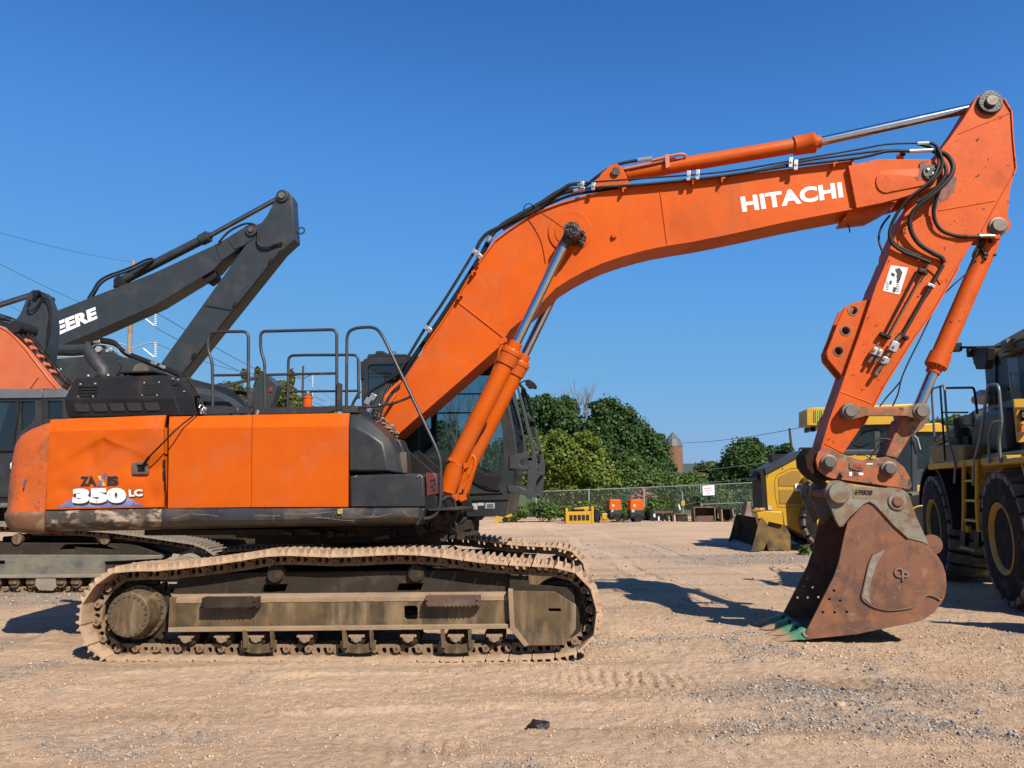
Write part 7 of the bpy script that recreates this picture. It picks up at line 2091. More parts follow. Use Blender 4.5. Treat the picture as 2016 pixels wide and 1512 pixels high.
# ---- charcoal machine with the humped boom, facing left
FC = Frame((0, 18.7, 0), 3.0); uC = uof(FC, 520)
CX = thing('excavator', 'charcoal excavator facing left whose humped boom rises just behind the black engine hood', 'excavator', FC.W((uC, 0, 0)), G_EXC)
plain_body(FC, CX, uC, -1, M['dere'])
bC = jib(FC, CX, 'boom', [(-60, 745), (60, 712), (95, 707), (168, 702), (206, 698), (258, 705), (297, 721), (343, 740), (385, 760), (430, 796), (480, 850), (470, 900), (420, 890), (360, 830), (280, 785), (180, 775), (90, 778), (-60, 790)], -.27, .54, M['dere'])
lettering(FC, -.27, 'E', [(110, 752), (122, 751), (121, 725), (109, 726)], M['white'], bC, 'brand_lettering', .05)
b = MB(FC); b.pp([(172, 702), (180, 682), (192, 677), (205, 680), (216, 692), (240, 702)], -.18, -.12); b.pp([(172, 702), (180, 682), (192, 677), (205, 680), (216, 692), (240, 702)], .12, .18); b.build('cylinder_bracket', M['dere'], bC, bevel=.01)
b = MB(FC); b.cylv(193, 687, 6, -.24, .24); b.cylv(211, 690, 3.5, -.2, .2); b.build('cylinder_pin', M['galv'], bC, smooth=40)
b = MB(FC); b.cylv(276, 730, 15, -.32, -.26, 32); b.cylv(276, 730, 9, -.36, -.26, 24); b.build('pin_boss', M['pin'], bC, smooth=40)
ram(FC, CX, 'stick_cylinder', (190, 687), (90, 690), (-40, 705), 0, .13, .07, M['dere'])
for k, (dy, v, r, m_) in enumerate(((0, -.2, .03, 'rubber'), (4, -.1, .03, 'rubber'), (-4, 0, .025, 'rubber'), (8, -.22, .016, 'galv'))):
    b = MB(FC); b.tube([FC.hit(x, y + dy, v) for x, y in ((106, 694), (165, 693), (185, 672), (205, 671), (226, 676), (240, 690), (258, 700), (300, 716), (345, 734), (385, 756))], r, 6, n=3); b.build('boom_hose', M[m_], bC, smooth=60)
b = MB(FC)
for (x, y, rt) in ((191, 673, 5), (252, 694, -30), (303, 715, -25), (320, 722, -25)): b.box(FC.hit(x, y, -.24), (.16, .06, .07), rt)
b.build('hose_clamp', M['zinc'], bC, bevel=.008)
b = MB(FC); b.pp([(374, 746), (385, 752), (395, 768), (388, 770)], -.3, -.27); b.build('reflector_strip', M['white'], bC)

# ---- big charcoal machine with the long raised boom
FA = Frame((0, 22, 0), 3.7); uA = uof(FA, -330)
AX = thing('excavator', 'charcoal excavator with the long raised boom lettered in white, highest on the left', 'excavator', FA.W((uA, 0, 0)), G_EXC)
plain_body(FA, AX, uA, 1, M['dere'])
bA = jib(FA, AX, 'boom', [(-260, 900), (-160, 760), (-80, 690), (20, 650), (111, 612), (172, 588), (301, 538), (431, 478), (484, 445), (494, 440), (504, 445), (507, 456), (498, 470), (437, 512), (422, 530), (308, 600), (190, 652), (130, 676), (40, 715), (-40, 770), (-120, 860), (-190, 930)], -.3, .6, M['dere'], 'long charcoal boom with white lettering')
lettering(FA, -.3, 'DEERE', [(84, 673), (192, 627), (188, 604), (80, 646)], M['white'], bA, 'brand_lettering', .055, 0, 1.05)
b = MB(FA); b.cylv(494, 453, 11, -.36, .36); b.build('pivot_boss', M['dere'], bA, bevel=.01); b = MB(FA); b.cylv(494, 452, 5, -.4, .4, vref=-.36); b.build('pivot_pin', M['scrap'], bA, smooth=40)
b = MB(FA); b.pp([(400, 545), (404, 538), (420, 533), (425, 540), (423, 548), (409, 558), (400, 552)], -.2, .2); b.build('work_light', M['black'], bA, bevel=.02)
b = MB(FA); b.tube([FA.hit(*p, -.31) for p in ((425, 480), (436, 510))], .02, 6); b.tube([FA.hit(*p, -.31) for p in ((451, 470), (462, 490), (480, 483))], .02, 6); b.build('weld_seam', M['dere'], bA)
stA = jib(FA, AX, 'stick', [(541, 394), (545, 384), (555, 376), (567, 377), (574, 387), (579, 471), (553, 495), (360, 736), (320, 790), (250, 800), (300, 740), (320, 711), (483, 483), (492, 466), (506, 452), (504, 443), (515, 438), (526, 424)], -.27, .54, M['dere'])
b = MB(FA); b.cylv(555, 385, 12, -.33, .33); b.build('pin_boss', M['dere'], stA, bevel=.01); b = MB(FA); b.cylv(555, 385, 6, -.38, .38, vref=-.33); b.build('stick_pin', M['pin'], stA, smooth=40)
b = MB(FA); b.tube([FA.hit(*p, -.3) for p in ((553, 493), (360, 735))], .03, 6); b.tube([FA.hit(*p, -.3) for p in ((404, 601), (457, 610))], .01, 6)
for p in ((534, 515), (464, 600), (383, 700)): b.box(FA.hit(*p, -.3), (.12, .08, .12), 45)
b.build('edge_bead', M['black'], stA, smooth=40)
b = MB(FA); c = FA.hit(593, 454, 0); b.tube([(c.x + .1 * math.cos(a), 0, c.z + .1 * math.sin(a)) for a in [k * math.pi / 5 for k in range(10)]], .025, 6, closed=True); b.build('tie_ring', M['dere'], stA, smooth=60)
b = MB(FA); b.tube([FA.hit(*p, -.34) for p in ((430, 478), (448, 458), (468, 446), (486, 440), (502, 443), (508, 455), (507, 475), (513, 485), (528, 487), (545, 480), (556, 478))], .035, 8, n=4); b.build('stick_hose', M['rubber'], stA, smooth=60)
acA = ram(FA, AX, 'stick_cylinder', (240, 553), (398, 472), (552, 388), 0, .14, .075, M['dere'])
b = MB(FA); b.cylv(232, 553, 9, -.14, .14); b.pp([(222, 566), (226, 546), (236, 542), (248, 560)], -.22, .22); b.build('barrel_eye', M['black'], acA, bevel=.01)
for k, v in enumerate((-.2, 0)):
    b = MB(FA); b.tube([FA.hit(x + 4 * k, y + 4 * k, v) for x, y in ((173, 588), (182, 574), (194, 555), (212, 543), (240, 533), (262, 524), (284, 513), (298, 509), (300, 512), (280, 528), (262, 540))], .035, 8, n=3); b.build('cylinder_hose', M['rubber'], acA, smooth=60)

# ---- small far stick with the red reflector
FD = Frame((0, 30, 0), 2); uD = uof(FD, 330)
DX = thing('excavator', 'far charcoal excavator, small stick with red reflector seen between the guard rails', 'excavator', FD.W((uD, 0, 0)), G_EXC)
plain_body(FD, DX, uD, 1, M['dere'])
jib(FD, DX, 'boom', [(310, 900), (360, 800), (400, 780), (440, 778), (500, 785), (512, 792), (505, 803), (440, 800), (400, 830), (350, 910)], -.25, .5, M['dere'])
stD = jib(FD, DX, 'stick', [(510, 742), (516, 734), (524, 737), (547, 758), (537, 792), (525, 815), (498, 815), (495, 782), (500, 762)], -.3, .6, M['dere'])
b = MB(FD); b.pp([(531, 762), (537, 763), (535, 771), (529, 770)], -.34, -.3); b.build('reflector', surf('red_reflector', (.45, .03, .03), None, .4), stD)
ram(FD, DX, 'stick_cylinder', (392, 775), (428, 765), (514, 741), 0, .14, .07, M['dere'])
b = MB(FD)
for k in range(3): b.tube([FD.hit(x, y + 3 * k, -.2 + .1 * k) for x, y in ((440, 782), (455, 771), (475, 769), (490, 775), (496, 790))], .04, 6, n=3)
b.build('boom_hose', M['rubber'], DX, smooth=60)

# ================================================================ YELLOW SKIDDER BEHIND THE ARM
FS = Frame((0, 20.1, 0), 6)
S = thing('skidder', 'yellow machine with sloping dark hood and front blade, standing behind the excavator arm', 'skidder', ground_at(1600, 1088))
b = MB(FS); b.pp([(1507, 935), (1574, 898), (1600, 894), (1740, 894), (1740, 1060), (1613, 1064), (1595, 1063), (1581, 1052), (1543, 1033), (1540, 1008), (1511, 1006)], .5, 1.6, vref=.5); eb = b.build('engine_body', M['yellow'], S, bevel=.02)
b = MB(FS); b.pp([(1504, 922), (1574, 887), (1600, 885), (1745, 885), (1745, 894), (1600, 896), (1574, 900), (1507, 936)], .46, 1.64); b.build('hood', M['dere'], S, bevel=.02)
b = MB(FS); b.pp([(1489, 927), (1500, 922), (1506, 924), (1510, 1008), (1500, 1008), (1497, 932)], .5, 1.6); b.pp([(1486, 942), (1498, 930), (1500, 936), (1490, 946)], .6, 1.5); b.build('radiator_grille', M['black'], S, bevel=.01)
b = MB(FS); b.tube([FS.hit(1573, 886, .6), FS.hit(1575, 883, .6), FS.hit(1640, 883, .6)], .03, 6); b.build('hood_rail', M['black'], S)
b = MB(FS); c0, c1 = FS.hit(1526, 893, 1.7), FS.hit(1552, 897, 1.7); b.cyl(c0, c1, .09, .09, 16); c0 = FS.hit(1535, 905, 1.4); b.box(c0, (.5, .4, .28)); b.build('muffler', M['black'], S, bevel=.01)
for lp in ([(1532, 939), (1558, 927), (1577, 927), (1577, 957), (1532, 957)], [(1533, 964), (1577, 964), (1577, 992), (1534, 992)]):
    b = MB(FS); b.pp(lp, .485, .5, vref=.5); b.build('vent_mesh', M['yellow_mesh'], eb, bevel=.01)
b = MB(FS); b.tube([FS.hit(*p, .5) for p in ((1525, 950), (1529, 935), (1557, 922), (1583, 922), (1583, 998), (1532, 998), (1527, 980), (1525, 950))], .012, 6); b.build('door_seam', M['yellow_mesh'], eb)
b = MB(FS); b.pp([(1564, 953), (1579, 951), (1580, 965), (1565, 967)], .46, .5, [[(1568, 956), (1577, 955), (1577, 962), (1568, 963)]], vref=.5); b.build('door_latch', M['white'], eb, bevel=.004)
for q in ([(1512, 996), (1519, 996), (1519, 1004), (1512, 1004)], [(1551, 1018), (1556, 1018), (1556, 1024), (1551, 1024)]):
    b = MB(FS); b.pp(q, .49, .5, vref=.5); b.build('sticker', M['paper'], eb, smooth=0)
b = MB(FS); b.cylv(1583, 1016, 6, .47, .5, vref=.5); b.cylv(1603, 1052, 9, .46, .5, vref=.5)
for p in ((1512, 937), (1541, 922), (1571, 905), (1582, 902), (1593, 1043), (1613, 1043), (1594, 1058)): b.cylv(*p, 1.6, .48, .5, 8, vref=.5)
b.build('bolt', M['yellow_dirty'], eb)
b = MB(FS); b.pp([(1591, 940), (1598, 934), (1650, 934), (1650, 999), (1596, 999)], -.1, .5); b.build('battery_box', M['yellow'], S, bevel=.02)
b = MB(FS); b.pp([(1596, 962), (1603, 960), (1608, 966), (1606, 972), (1600, 972)], -.12, -.10); b.build('lock_mark', M['black'], S)
M['dirty2'] = surf('soiled_yellow', (.30, .17, .03), (.06, .045, .025), .8, var=2.5, bump=.004, bump_scale=20)
prof = [(1491, 1086), (1503, 1077), (1509, 1062), (1510, 1046), (1506, 1032), (1498, 1020), (1495, 1023), (1502, 1036), (1504, 1048), (1502, 1062), (1496, 1073), (1484, 1083)]
b = MB(FS); b.pp(prof, .05, 3.3); bl = b.build('front_blade', surf('dusty_shaded_blade', (.018, .014, .010), (.05, .03, .012), .9, var=1.5, spec=.1), S, bevel=.01)  # blade near black: the shade in its hollow is put into the colour
b = MB(FS); b.pp([(1489, 1088), (1476, 1087), (1488, 1078), (1500, 1076), (1502, 1080)], .03, 3.32); b.build('cutting_edge', M['wear'], bl, bevel=.005)
for v in (.0, 3.3):
    b = MB(FS); b.pp([(1478, 1086), (1486, 1060), (1494, 1026), (1500, 1018), (1510, 1030), (1514, 1060), (1504, 1082)], v, v + .05, vref=0); b.build('end_plate', M['dirty2'], bl, bevel=.008)
b = MB(FS); b.pp([(1508, 1028), (1542, 1028), (1556, 1052), (1557, 1084), (1512, 1084), (1508, 1060)], .30, .42); b.pp([(1508, 1028), (1542, 1028), (1556, 1052), (1557, 1084), (1512, 1084), (1508, 1060)], 2.5, 2.62, vref=.3)
b.pp([(1508, 1040), (1530, 1040), (1530, 1080), (1508, 1080)], .42, 2.5, vref=.3); b.build('push_frame', M['dirty2'], bl, bevel=.01)
b = MB(FS); b.pp([(1490, 1009), (1510, 1006), (1540, 1007), (1543, 1034), (1514, 1027), (1510, 1036), (1494, 1034)], .2, .46); b.build('bumper', M['yellow'], S, bevel=.02)
b = MB(FS)
for k in range(5): b.blob(FS.hit(1484 + k * 5, 1006 - (k % 2) * 3, .4), (.08, .08, .05), .4, k)
b.build('winch_parts', M['yellow_dirty'], S, smooth=0)
def wheel(F, root, u, v, w_, R, Wd, rim_r, out, lugs=26, seg=40, rim='yellow'):
    """tyre with lugs and a dished rim, axis along v, outer side towards out"""
    r = MB(F); s = out
    r.turned((u, v, w_), (u, v - s, w_), [(0.05, rim_r * 1.02), (0.0, rim_r * 1.12), (0.0, R * .80), (.04, R * .92), (.10, R * .965), (Wd - .10, R * .965), (Wd - .04, R * .92), (Wd, R * .8), (Wd, rim_r), ], seg)
    t = r.build('tyre', M['tyre'], root, bevel=.0, smooth=35); r = MB(F)
    for k in range(lugs):
        for side in (0, 1):
            a = 2 * math.pi * (k + .5 * side) / lugs; da = math.pi / lugs * .72
            y0, y1 = (.02, Wd * .52) if side == 0 else (Wd * .48, Wd - .02)
            def p(aa, rr, yy, sl=0): return (u + rr * math.cos(aa + sl), v - s * yy, w_ + rr * math.sin(aa + sl))
            sl = .06 if side == 0 else -.06
            lo, hi = R * .93, R * 1.0
            yo = y0 if side == 0 else y1; yi = y1 if side == 0 else y0
            A_ = [p(a - da, lo, yi, sl), p(a + da, lo, yi, sl), p(a + da, hi, yi, sl), p(a - da, hi, yi, sl)]
            B_ = [p(a - da, lo * .96, yo), p(a + da, lo * .96, yo), p(a + da, hi * .975, yo), p(a - da, hi * .975, yo)]
            r.loft([A_, B_])
    r.build('tread', M['tread'], t, smooth=35)
    r = MB(F); r.turned((u, v, w_), (u, v - s, w_), [(.30, .02), (.30, rim_r * .30), (.20, rim_r * .36), (.24, rim_r * .62), (.20, rim_r * .80), (.06, rim_r * .88), (.02, rim_r * .94), (-.005, rim_r * 1.02), (.0, rim_r * 1.06), (.03, rim_r * 1.06), (Wd * .9, rim_r)], seg)
    q = r.build('rim', M[rim], t, smooth=35)
    return t
for u0, v0 in ((FS.hit(1625, 1040, 0).x + .2, .05), (FS.hit(1625, 1040, 0).x + .2, 2.9), (FS.hit(1820, 1040, 0).x, .05), (FS.hit(1820, 1040, 0).x, 2.9)):
    wheel(FS, S, u0, v0, .72, .72, .6, .36, -1 if v0 < 1 else 1, 18, 28)
# cab with the yellow roof
cp_ = [(1652, 838), (1690, 832), (1802, 832), (1806, 900), (1806, 998), (1640, 998), (1640, 890)]
ws = [[(1664, 846), (1722, 842), (1722, 935), (1664, 935)], [(1732, 842), (1754, 842), (1754, 935), (1732, 935)], [(1764, 842), (1795, 842), (1797, 975), (1764, 975)]]
b = MB(FS); b.pp(cp_, .6, .66, ws); h_ = b.hits(cp_, .6); hw = [b.hits(w_, .6) for w_ in ws]; b.prism(h_, 2.2, 2.26, hw); b.pp([(1640, 950), (1806, 950), (1806, 998), (1640, 998)], .66, 2.2); cb = b.build('cab', M['dere'], S, bevel=.015)
for w_ in hw:
    for v in (.62, 2.22): b = MB(FS); b.prism(w_, v, v + .01); b.build('side_window', M['glass_dark'], cb, smooth=0)
b = MB(FS); b.pp([(1625, 812), (1640, 803), (1710, 798), (1796, 794), (1806, 803), (1808, 834), (1628, 838)], .45, 2.4); b.build('cab_roof', M['yellow'], cb, bevel=.04, seg=3)
b = MB(FS); c = FS.hit(1740, 985, 1.4); b.box((c.x, 1.4, c.z + .1), (.5, .5, .15)); b.box((c.x + .25, 1.4, c.z + .5), (.15, .5, .7)); b.tube([(c.x - .5, 1.4, c.z), (c.x - .45, 1.4, c.z + .5)], .03); b.build('operator_seat', M['seat'], cb, bevel=.04)
b = MB(FS); b.pp([(1588, 806), (1598, 802), (1630, 802), (1630, 838), (1588, 838)], .7, 1.5); lbx = b.build('light_guard', M['yellow'], cb, bevel=.02)
for k in range(6):
    b = MB(FS); b.pp([(1602 + k * 4, 808), (1604.4 + k * 4, 808), (1604.4 + k * 4, 831), (1602 + k * 4, 831)], .68, .7, vref=.7); b.build('slat', M['louvre_green'] if k % 3 else M['yellow_dirty'], lbx)
b = MB(FS); b.pp([(1587, 842), (1594, 842), (1594, 851), (1587, 851)], .8, 1.0); b.pp([(1598, 840), (1606, 840), (1606, 849), (1598, 849)], 1.2, 1.4); b.build('work_lamp', M['black'], lbx, bevel=.01)
b = MB(FS); b.tube([FS.hit(*p, .5) for p in ((1676, 900), (1690, 893), (1700, 892), (1715, 903), (1722, 912))], .022, 6, n=2); b.tube([FS.hit(*p, .5) for p in ((1800, 858), (1806, 862), (1812, 885))], .02, 6); b.build('grab_rail', M['galv'], cb, smooth=60)

# ---- another yellow roofed cab glimpsed between skidder and wheel loader
FK = Frame((0, 23, 0), 0)
K = thing('loader', 'far loader glimpsed between the skidder cab and the big wheel loader, with a yellow roof', 'loader', FK.W((FK.hit(1830, 960, 0).x, 1, 0)))
b = MB(FK); b.pp([(1790, 836), (1850, 832), (1862, 838), (1864, 850), (1790, 850)], -.1, 2.2); b.build('cab_roof', M['yellow'], K, bevel=.03)
ck = [(1796, 850), (1858, 850), (1862, 990), (1796, 990)]; wk = [(1802, 856), (1850, 856), (1853, 925), (1802, 925)]
b = MB(FK); b.pp(ck, 0, .06, [wk]); h_ = b.hits(ck, 0); hk = b.hits(wk, 0); b.prism(h_, 2.0, 2.06, [hk]); ck_ = b.build('cab', M['dere'], K, bevel=.01)
for v in (.02, 2.02): b = MB(FK); b.prism(hk, v, v + .01); b.build('side_window', M['glass_dark'], ck_, smooth=0)
b = MB(FK); b.pp([(1770, 955), (1900, 955), (1900, 1030), (1770, 1030)], -.2, 2.2); b.build('chassis', M['yellow'], K, bevel=.03)
for x in (1790, 1888):
    for v in (-.3, 2.2): wheel(FK, K, FK.hit(x, 1030, 0).x, v, .7, .7, .5, .35, -1 if v < 1 else 1, 16, 24)
# ================================================================ WHEEL LOADER AT THE RIGHT EDGE
gR = ground_at(1975, 1194); FR = Frame(gR, -75.0)          # u runs away from us, +v points out to the left
R_ = thing('wheel_loader', 'yellow and charcoal wheel loader with ladder, rails and big tyres at the right edge', 'wheel loader', FR.W((1.6, -1.3, 0)))
M['rimy'] = surf('dusty_yellow_rim', (.66, .40, .05), (.50, .30, .05), .6)
def Z(px, py, v=0.0): return FR.hit(px, py, v)
n0, n1 = Z(1970, 1061), Z(1838, 1040)
rw = .88
for (u, far) in ((n0.x, 0), (n1.x, 1)):
    wheel(FR, R_, u, 0, rw, rw, .68, .44, 1, 22, 48, 'rimy')
    wheel(FR, R_, u, -2.75, rw, rw, .68, .44, -1, 22, 32, 'rimy')
uc = (n0.x + n1.x) / 2; u0, u1 = n0.x, n1.x
b = MB(FR); b.box((u0 - .2, -1.37, .95), (2.0, 1.0, .7)); b.box((u1 + .3, -1.37, 1.0), (2.4, 1.1, .8)); b.cyl((u0, -.6, rw), (u0, -2.1, rw), .22); b.cyl((u1, -.6, rw), (u1, -2.1, rw), .22); b.cyl((uc, -1.37, .5), (uc, -1.37, 1.7), .25); b.build('chassis', M['black'], R_, bevel=.03)
# front frame, lift arms and bucket reach towards the camera, out of the picture
b = MB(FR)
for v in (-.95, -1.8): b.prism([(u0 + .3, 1.9), (u0 - .3, 2.2), (u0 - 1.6, 1.4), (u0 - 2.4, .5), (u0 - 2.15, .35), (u0 - 1.3, 1.0), (u0 - .2, 1.6)], v, v - .12)
b.build('lift_arm', M['yellow'], R_, bevel=.02)
b = MB(FR); b.loft([[(u0 + x, v, z) for x, z in ((-2.3, .2), (-3.4, .05), (-3.4, .10), (-2.35, .3), (-2.2, .9), (-2.5, 1.4), (-2.42, 1.45), (-2.05, .95))] for v in (.05, -2.8)]); b.build('loader_bucket', M['yellow_dirty'], R_, bevel=.01)
# platform, fender, ladder
M['yel'] = M['yellow']
za = Z(1960, 905).z; zb = Z(1960, 918).z
zp = Z(1900, 912, 0).z
b = MB(FR); b.box(((Z(1826, 912).x + Z(1925, 912).x) / 2, -.32, zp), (abs(Z(1826, 912).x - Z(1925, 912).x), .64, .10)); b.box((Z(1955, 912).x, -.3, zp), (1.0, .6, .10)); b.build('platform', M['yellow'], R_, bevel=.02)
b = MB(FR); b.box((u0 - .35, -.32, zp - .03), (1.6, .66, .08)); b.box((u0 - .9, -.35, zp - .25), (.06, .6, .5), -25); b.build('front_fender', M['yellow'], R_, bevel=.03)
b = MB(FR); b.loft([[(q.x, v, q.z) for q in [Z(*p) for p in ((1822, 880), (1850, 876), (1893, 876), (1893, 912), (1834, 912))]] for v in (-.02, -.9)]); b.build('side_panel', surf('dusty_yellow_panel', (.36, .23, .06), (.28, .19, .07), .6), R_, bevel=.03)
b = MB(FR); rings = []
for k in range(13):
    a = math.radians(20 + 160 * k / 12); rings.append([(u1 + r * math.cos(a), v, rw + r * math.sin(a)) for r, v in ((1.02, -.02), (1.08, -.02), (1.08, -.72), (1.02, -.72))])
b.loft(rings); b.build('rear_fender', M['black'], R_, bevel=.01)
lad = None
b = MB(FR)
for px in (1898, 1924): b.tube([Z(px, 905), Z(px, 1000), Z(px + (3 if px > 1900 else -1), 1045)], .030, 8)
lad = b.build('ladder', M['yellow'], R_, smooth=60)
for py in (947, 985, 1023):
    p, q = Z(1897, py), Z(1925, py); b = MB(FR); b.box(((p.x + q.x) / 2, -.10, p.z), (abs(p.x - q.x), .22, .035)); b.build('rung', M['yellow'], lad, bevel=.005)
b = MB(FR); b.pp([(1893, 1035), (1905, 1035), (1905, 1048), (1893, 1050)], -.05, -.1); b.pp([(1920, 1010), (1932, 1030), (1934, 1048), (1922, 1046)], -.03, -.09); b.build('ladder_bracket', M['yellow'], lad, bevel=.005)
b = MB(FR)
for px in (1897, 1924): b.pp([(px - 6, 1045), (px + 4, 1045), (px + 2, 1076), (px - 8, 1076)], -.04, -.10)
b.build('flexible_step', M['black'], lad, bevel=.005)
p, q = Z(1891, 1077), Z(1920, 1077); b = MB(FR); b.box(((p.x + q.x) / 2, -.1, p.z), (abs(p.x - q.x), .24, .04)); b.build('rung', M['yellow_dirty'], lad, bevel=.005)
b = MB(FR); b.pp([(1935, 905), (1975, 905), (1975, 925), (1962, 940), (1945, 930), (1935, 935)], -.25, -.6); b.pp([(1925, 945), (1945, 945), (1950, 1000), (1925, 990)], -.5, -.8); b.build('hose_cover', M['yellow_dirty'], R_, bevel=.02)
gr = surf('grey_hand_rail', (.15, .16, .17), (.11, .115, .12), .4, .3)
def rr(pts, v, r=.020, mat=None, rc=.10):
    b = MB(FR); b.tube(round_corners([Z(p[0], p[1], v) for p in pts], rc, 4), r, 8); return b.build('hand_rail', mat or gr, R_, smooth=60)
rr([(1916, 955), (1917, 912), (1930, 864), (1945, 757), (1966, 757), (1972, 832), (1966, 862), (1970, 912)], .02)
rr([(1973, 829), (1954, 830), (1946, 860), (1948, 912)], .02, .017)
rr([(1879, 951), (1881, 912), (1867, 867), (1859, 758), (1834, 766), (1840, 870)], .02, .018)
rr([(1851, 761), (1861, 907)], .02, .016, M['black']); rr([(1859, 764), (1918, 763), (1924, 815)], -.1, .018, M['black'])
rr([(1856, 812), (1905, 812)], -.3, .014, M['black']); rr([(1858, 835), (1915, 838)], -.3, .014, M['black'])
# hood and rear body
b = MB(FR); b.loft([[(u1 - .9, v, z0), (u1 + 1.8, v * .98, z0), (u1 + 1.8, v * .98, z1 - .25), (u1 - .9, v, z1)] for v, z0, z1 in ((-.45, 1.3, 2.35), (-.55, 1.3, 2.55), (-2.2, 1.3, 2.55), (-2.3, 1.3, 2.35))]); b.build('rear_hood', M['yellow'], R_, bevel=.06, seg=3)
b = MB(FR); b.loft([[(u1 - .95, v, z1 - .02), (u1 + 1.8, v, z1 - .27), (u1 + 1.7, v, z1 - .15), (u1 - .9, v, z1 + .22)] for v, z1 in ((-.5, 2.55), (-.75, 2.62), (-2.0, 2.62), (-2.25, 2.55))]); b.build('hood_top', M['dere'], R_, bevel=.05, seg=3)
b = MB(FR); p = Z(1896, 850, -.35); b.turned((p.x, -.35, p.z - .35), (p.x, -.35, 9), [(0, .10), (.25, .10), (.26, .13), (.55, .13), (.58, .10), (.60, .05)], 20); b.box((p.x, -.35, p.z - .42), (.42, .3, .25)); b.build('filter_canister', M['black'], R_, smooth=40)
b = MB(FR); b.loft([[(Z(px, py, -.3).x, v, Z(px, py, -.3).z) for px, py in ((1908, 872), (1908, 835), (1918, 818), (1945, 803), (1975, 803), (1980, 890), (1912, 890))] for v in (-.32, -.9)]); b.build('tank_cover', M['dere'], R_, bevel=.10, seg=4, smooth=60)
b = MB(FR); b.pp([(1870, 860), (1905, 858), (1908, 895), (1872, 895)], -.3, -.5); b.build('side_grille', M['black'], R_, bevel=.01)
b = MB(FR); p = Z(1934, 783, -.4); b.turned(p, (p.x - 1, p.y + .3, p.z), [(0, .06), (.02, .11), (.12, .11), (.15, .05)], 20); p = Z(1922, 788, -.4); b.turned(p, (p.x - 1, p.y + .3, p.z), [(0, .04), (.02, .07), (.08, .07)], 16); b.build('rear_lamp', M['zinc'], R_, smooth=40)
b = MB(FR); b.tube([Z(*p_, -.45) for p_ in ((1918, 785), (1926, 782), (1938, 786), (1940, 800))], .016, 6, n=3); b.build('lamp_bracket', M['black'], R_, smooth=60)
# cab: near corner at x=2003, further windows to the left
VC = -.45
zc0, zc1 = Z(1990, 895, VC).z, Z(1990, 682, VC).z
uw0, uw1 = Z(2003, 780, VC).x, Z(1943, 780, VC).x      # nearer, farther
ub = uw0 - .95
cP = [(ub, zc0), (uw1, zc0), (uw1 + .02, zc0 + .9), (uw1 - .02, zc1), (ub + .1, zc1)]
def wv(a, c, z0, z1): return [(a, z0), (c, z0), (c, z1), (a, z1)]
zl, zu = Z(1965, 797, VC).z, Z(1965, 690, VC).z
W1 = wv(Z(1987, 740, VC).x, uw1 - .04, zl, zu); W0_ = wv(ub + .12, Z(2004, 740, VC).x - .03, zc0 + .25, zu); W2 = wv(Z(1988, 830, VC).x, Z(1976, 830, VC).x, Z(1982, 854, VC).z, Z(1982, 806, VC).z)
b = MB(FR); b.prism(cP, VC, VC - .06, [W1, W0_, W2]); b.prism(cP, VC - 1.7, VC - 1.76, [W1, W0_]); 
b.box(((ub + uw1) / 2, VC - .88, zc0 + .05), (uw1 - ub - .1, 1.65, .1)); b.box((uw1 - .06, VC - .88, zc0 + .45), (.06, 1.65, .85)); b.box((uw1 - .03, VC - .1, (zl + zu) / 2), (.06, .08, zu - zl)); b.box((uw1 - .03, VC - 1.68, (zl + zu) / 2), (.06, .08, zu - zl))
cR = b.build('cab', surf('charcoal_cab', (.045, .05, .06), (.035, .04, .05), .35), R_, bevel=.02)
for w_, v in ((W1, VC - .02), (W0_, VC - .02), (W2, VC - .02), (W1, VC - 1.72), (W0_, VC - 1.72)): b = MB(FR); b.prism(w_, v, v - .01); b.build('side_window', M['glass_dark'], cR, smooth=0)
b = MB(FR); b.box((uw1 - .02, VC - .88, (zl + zu) / 2), (.01, 1.5, zu - zl)); b.build('rear_window', M['glass_dark'], cR, smooth=0)
b = MB(FR); b.loft([[(ub - .1, v, zc1 - .02), (uw1 + .12, v, zc1 - .04), (uw1 + .05, v, zc1 + .06 * k), (uw1 - .3, v, zc1 + .13 * k), (ub, v, zc1 + .16 * k)] for v, k in ((VC + .12, .5), (VC, 1), (VC - 1.76, 1), (VC - 1.88, .5))]); b.build('cab_roof', surf('cream_yellow_roof', (.62, .48, .22), (.5, .4, .2), .5), cR, bevel=.02)
b = MB(FR); b.box((Z(1995, 690, VC + .08).x, VC + .06, zc1 - .09), (.9, .12, .10)); b.box((Z(2012, 682, VC).x, VC + .14, zc1 - .05), (.20, .16, .16)); b.build('roof_lamp', M['pin'], cR, bevel=.02)
b = MB(FR); b.tube([Z(1884, 684, .25), Z(1920, 684, .1), Z(1975, 682, VC + .08)], .018, 8); b.box(Z(1884, 684, .25), (.12, .10, .11)); b.build('mirror_arm', M['black'], cR, bevel=.003)
b = MB(FR); b.loft([[(Z(x, y, .05).x, v, Z(x, y, .05).z) for x, y in ((1921, 684), (1951, 684), (1951, 708), (1946, 727), (1929, 727), (1922, 706))] for v in (.0, .10)]); b.box(Z(1912, 694, .1), (.1, .1, .12)); b.build('mirror', M['black'], cR, bevel=.015)
b = MB(FR); b.tube([Z(1990, 735, VC + .03), Z(1988, 740, VC + .06), Z(1991, 768, VC + .06), Z(1995, 772, VC + .03)], .012, 8); b.build('grab_handle', M['galv'], cR, smooth=60)
b = MB(FR); b.tube([Z(1947, 765, VC + .01), Z(1986, 766, VC + .01)], .016, 6); b.tube([Z(1961, 690, VC + .01), Z(1961, 797, VC + .01)], .010, 6); b.box(Z(1959, 711, VC + .02), (.08, .04, .12)); b.box(Z(1961, 782, VC + .02), (.08, .04, .12)); b.build('window_bar', M['black'], cR)
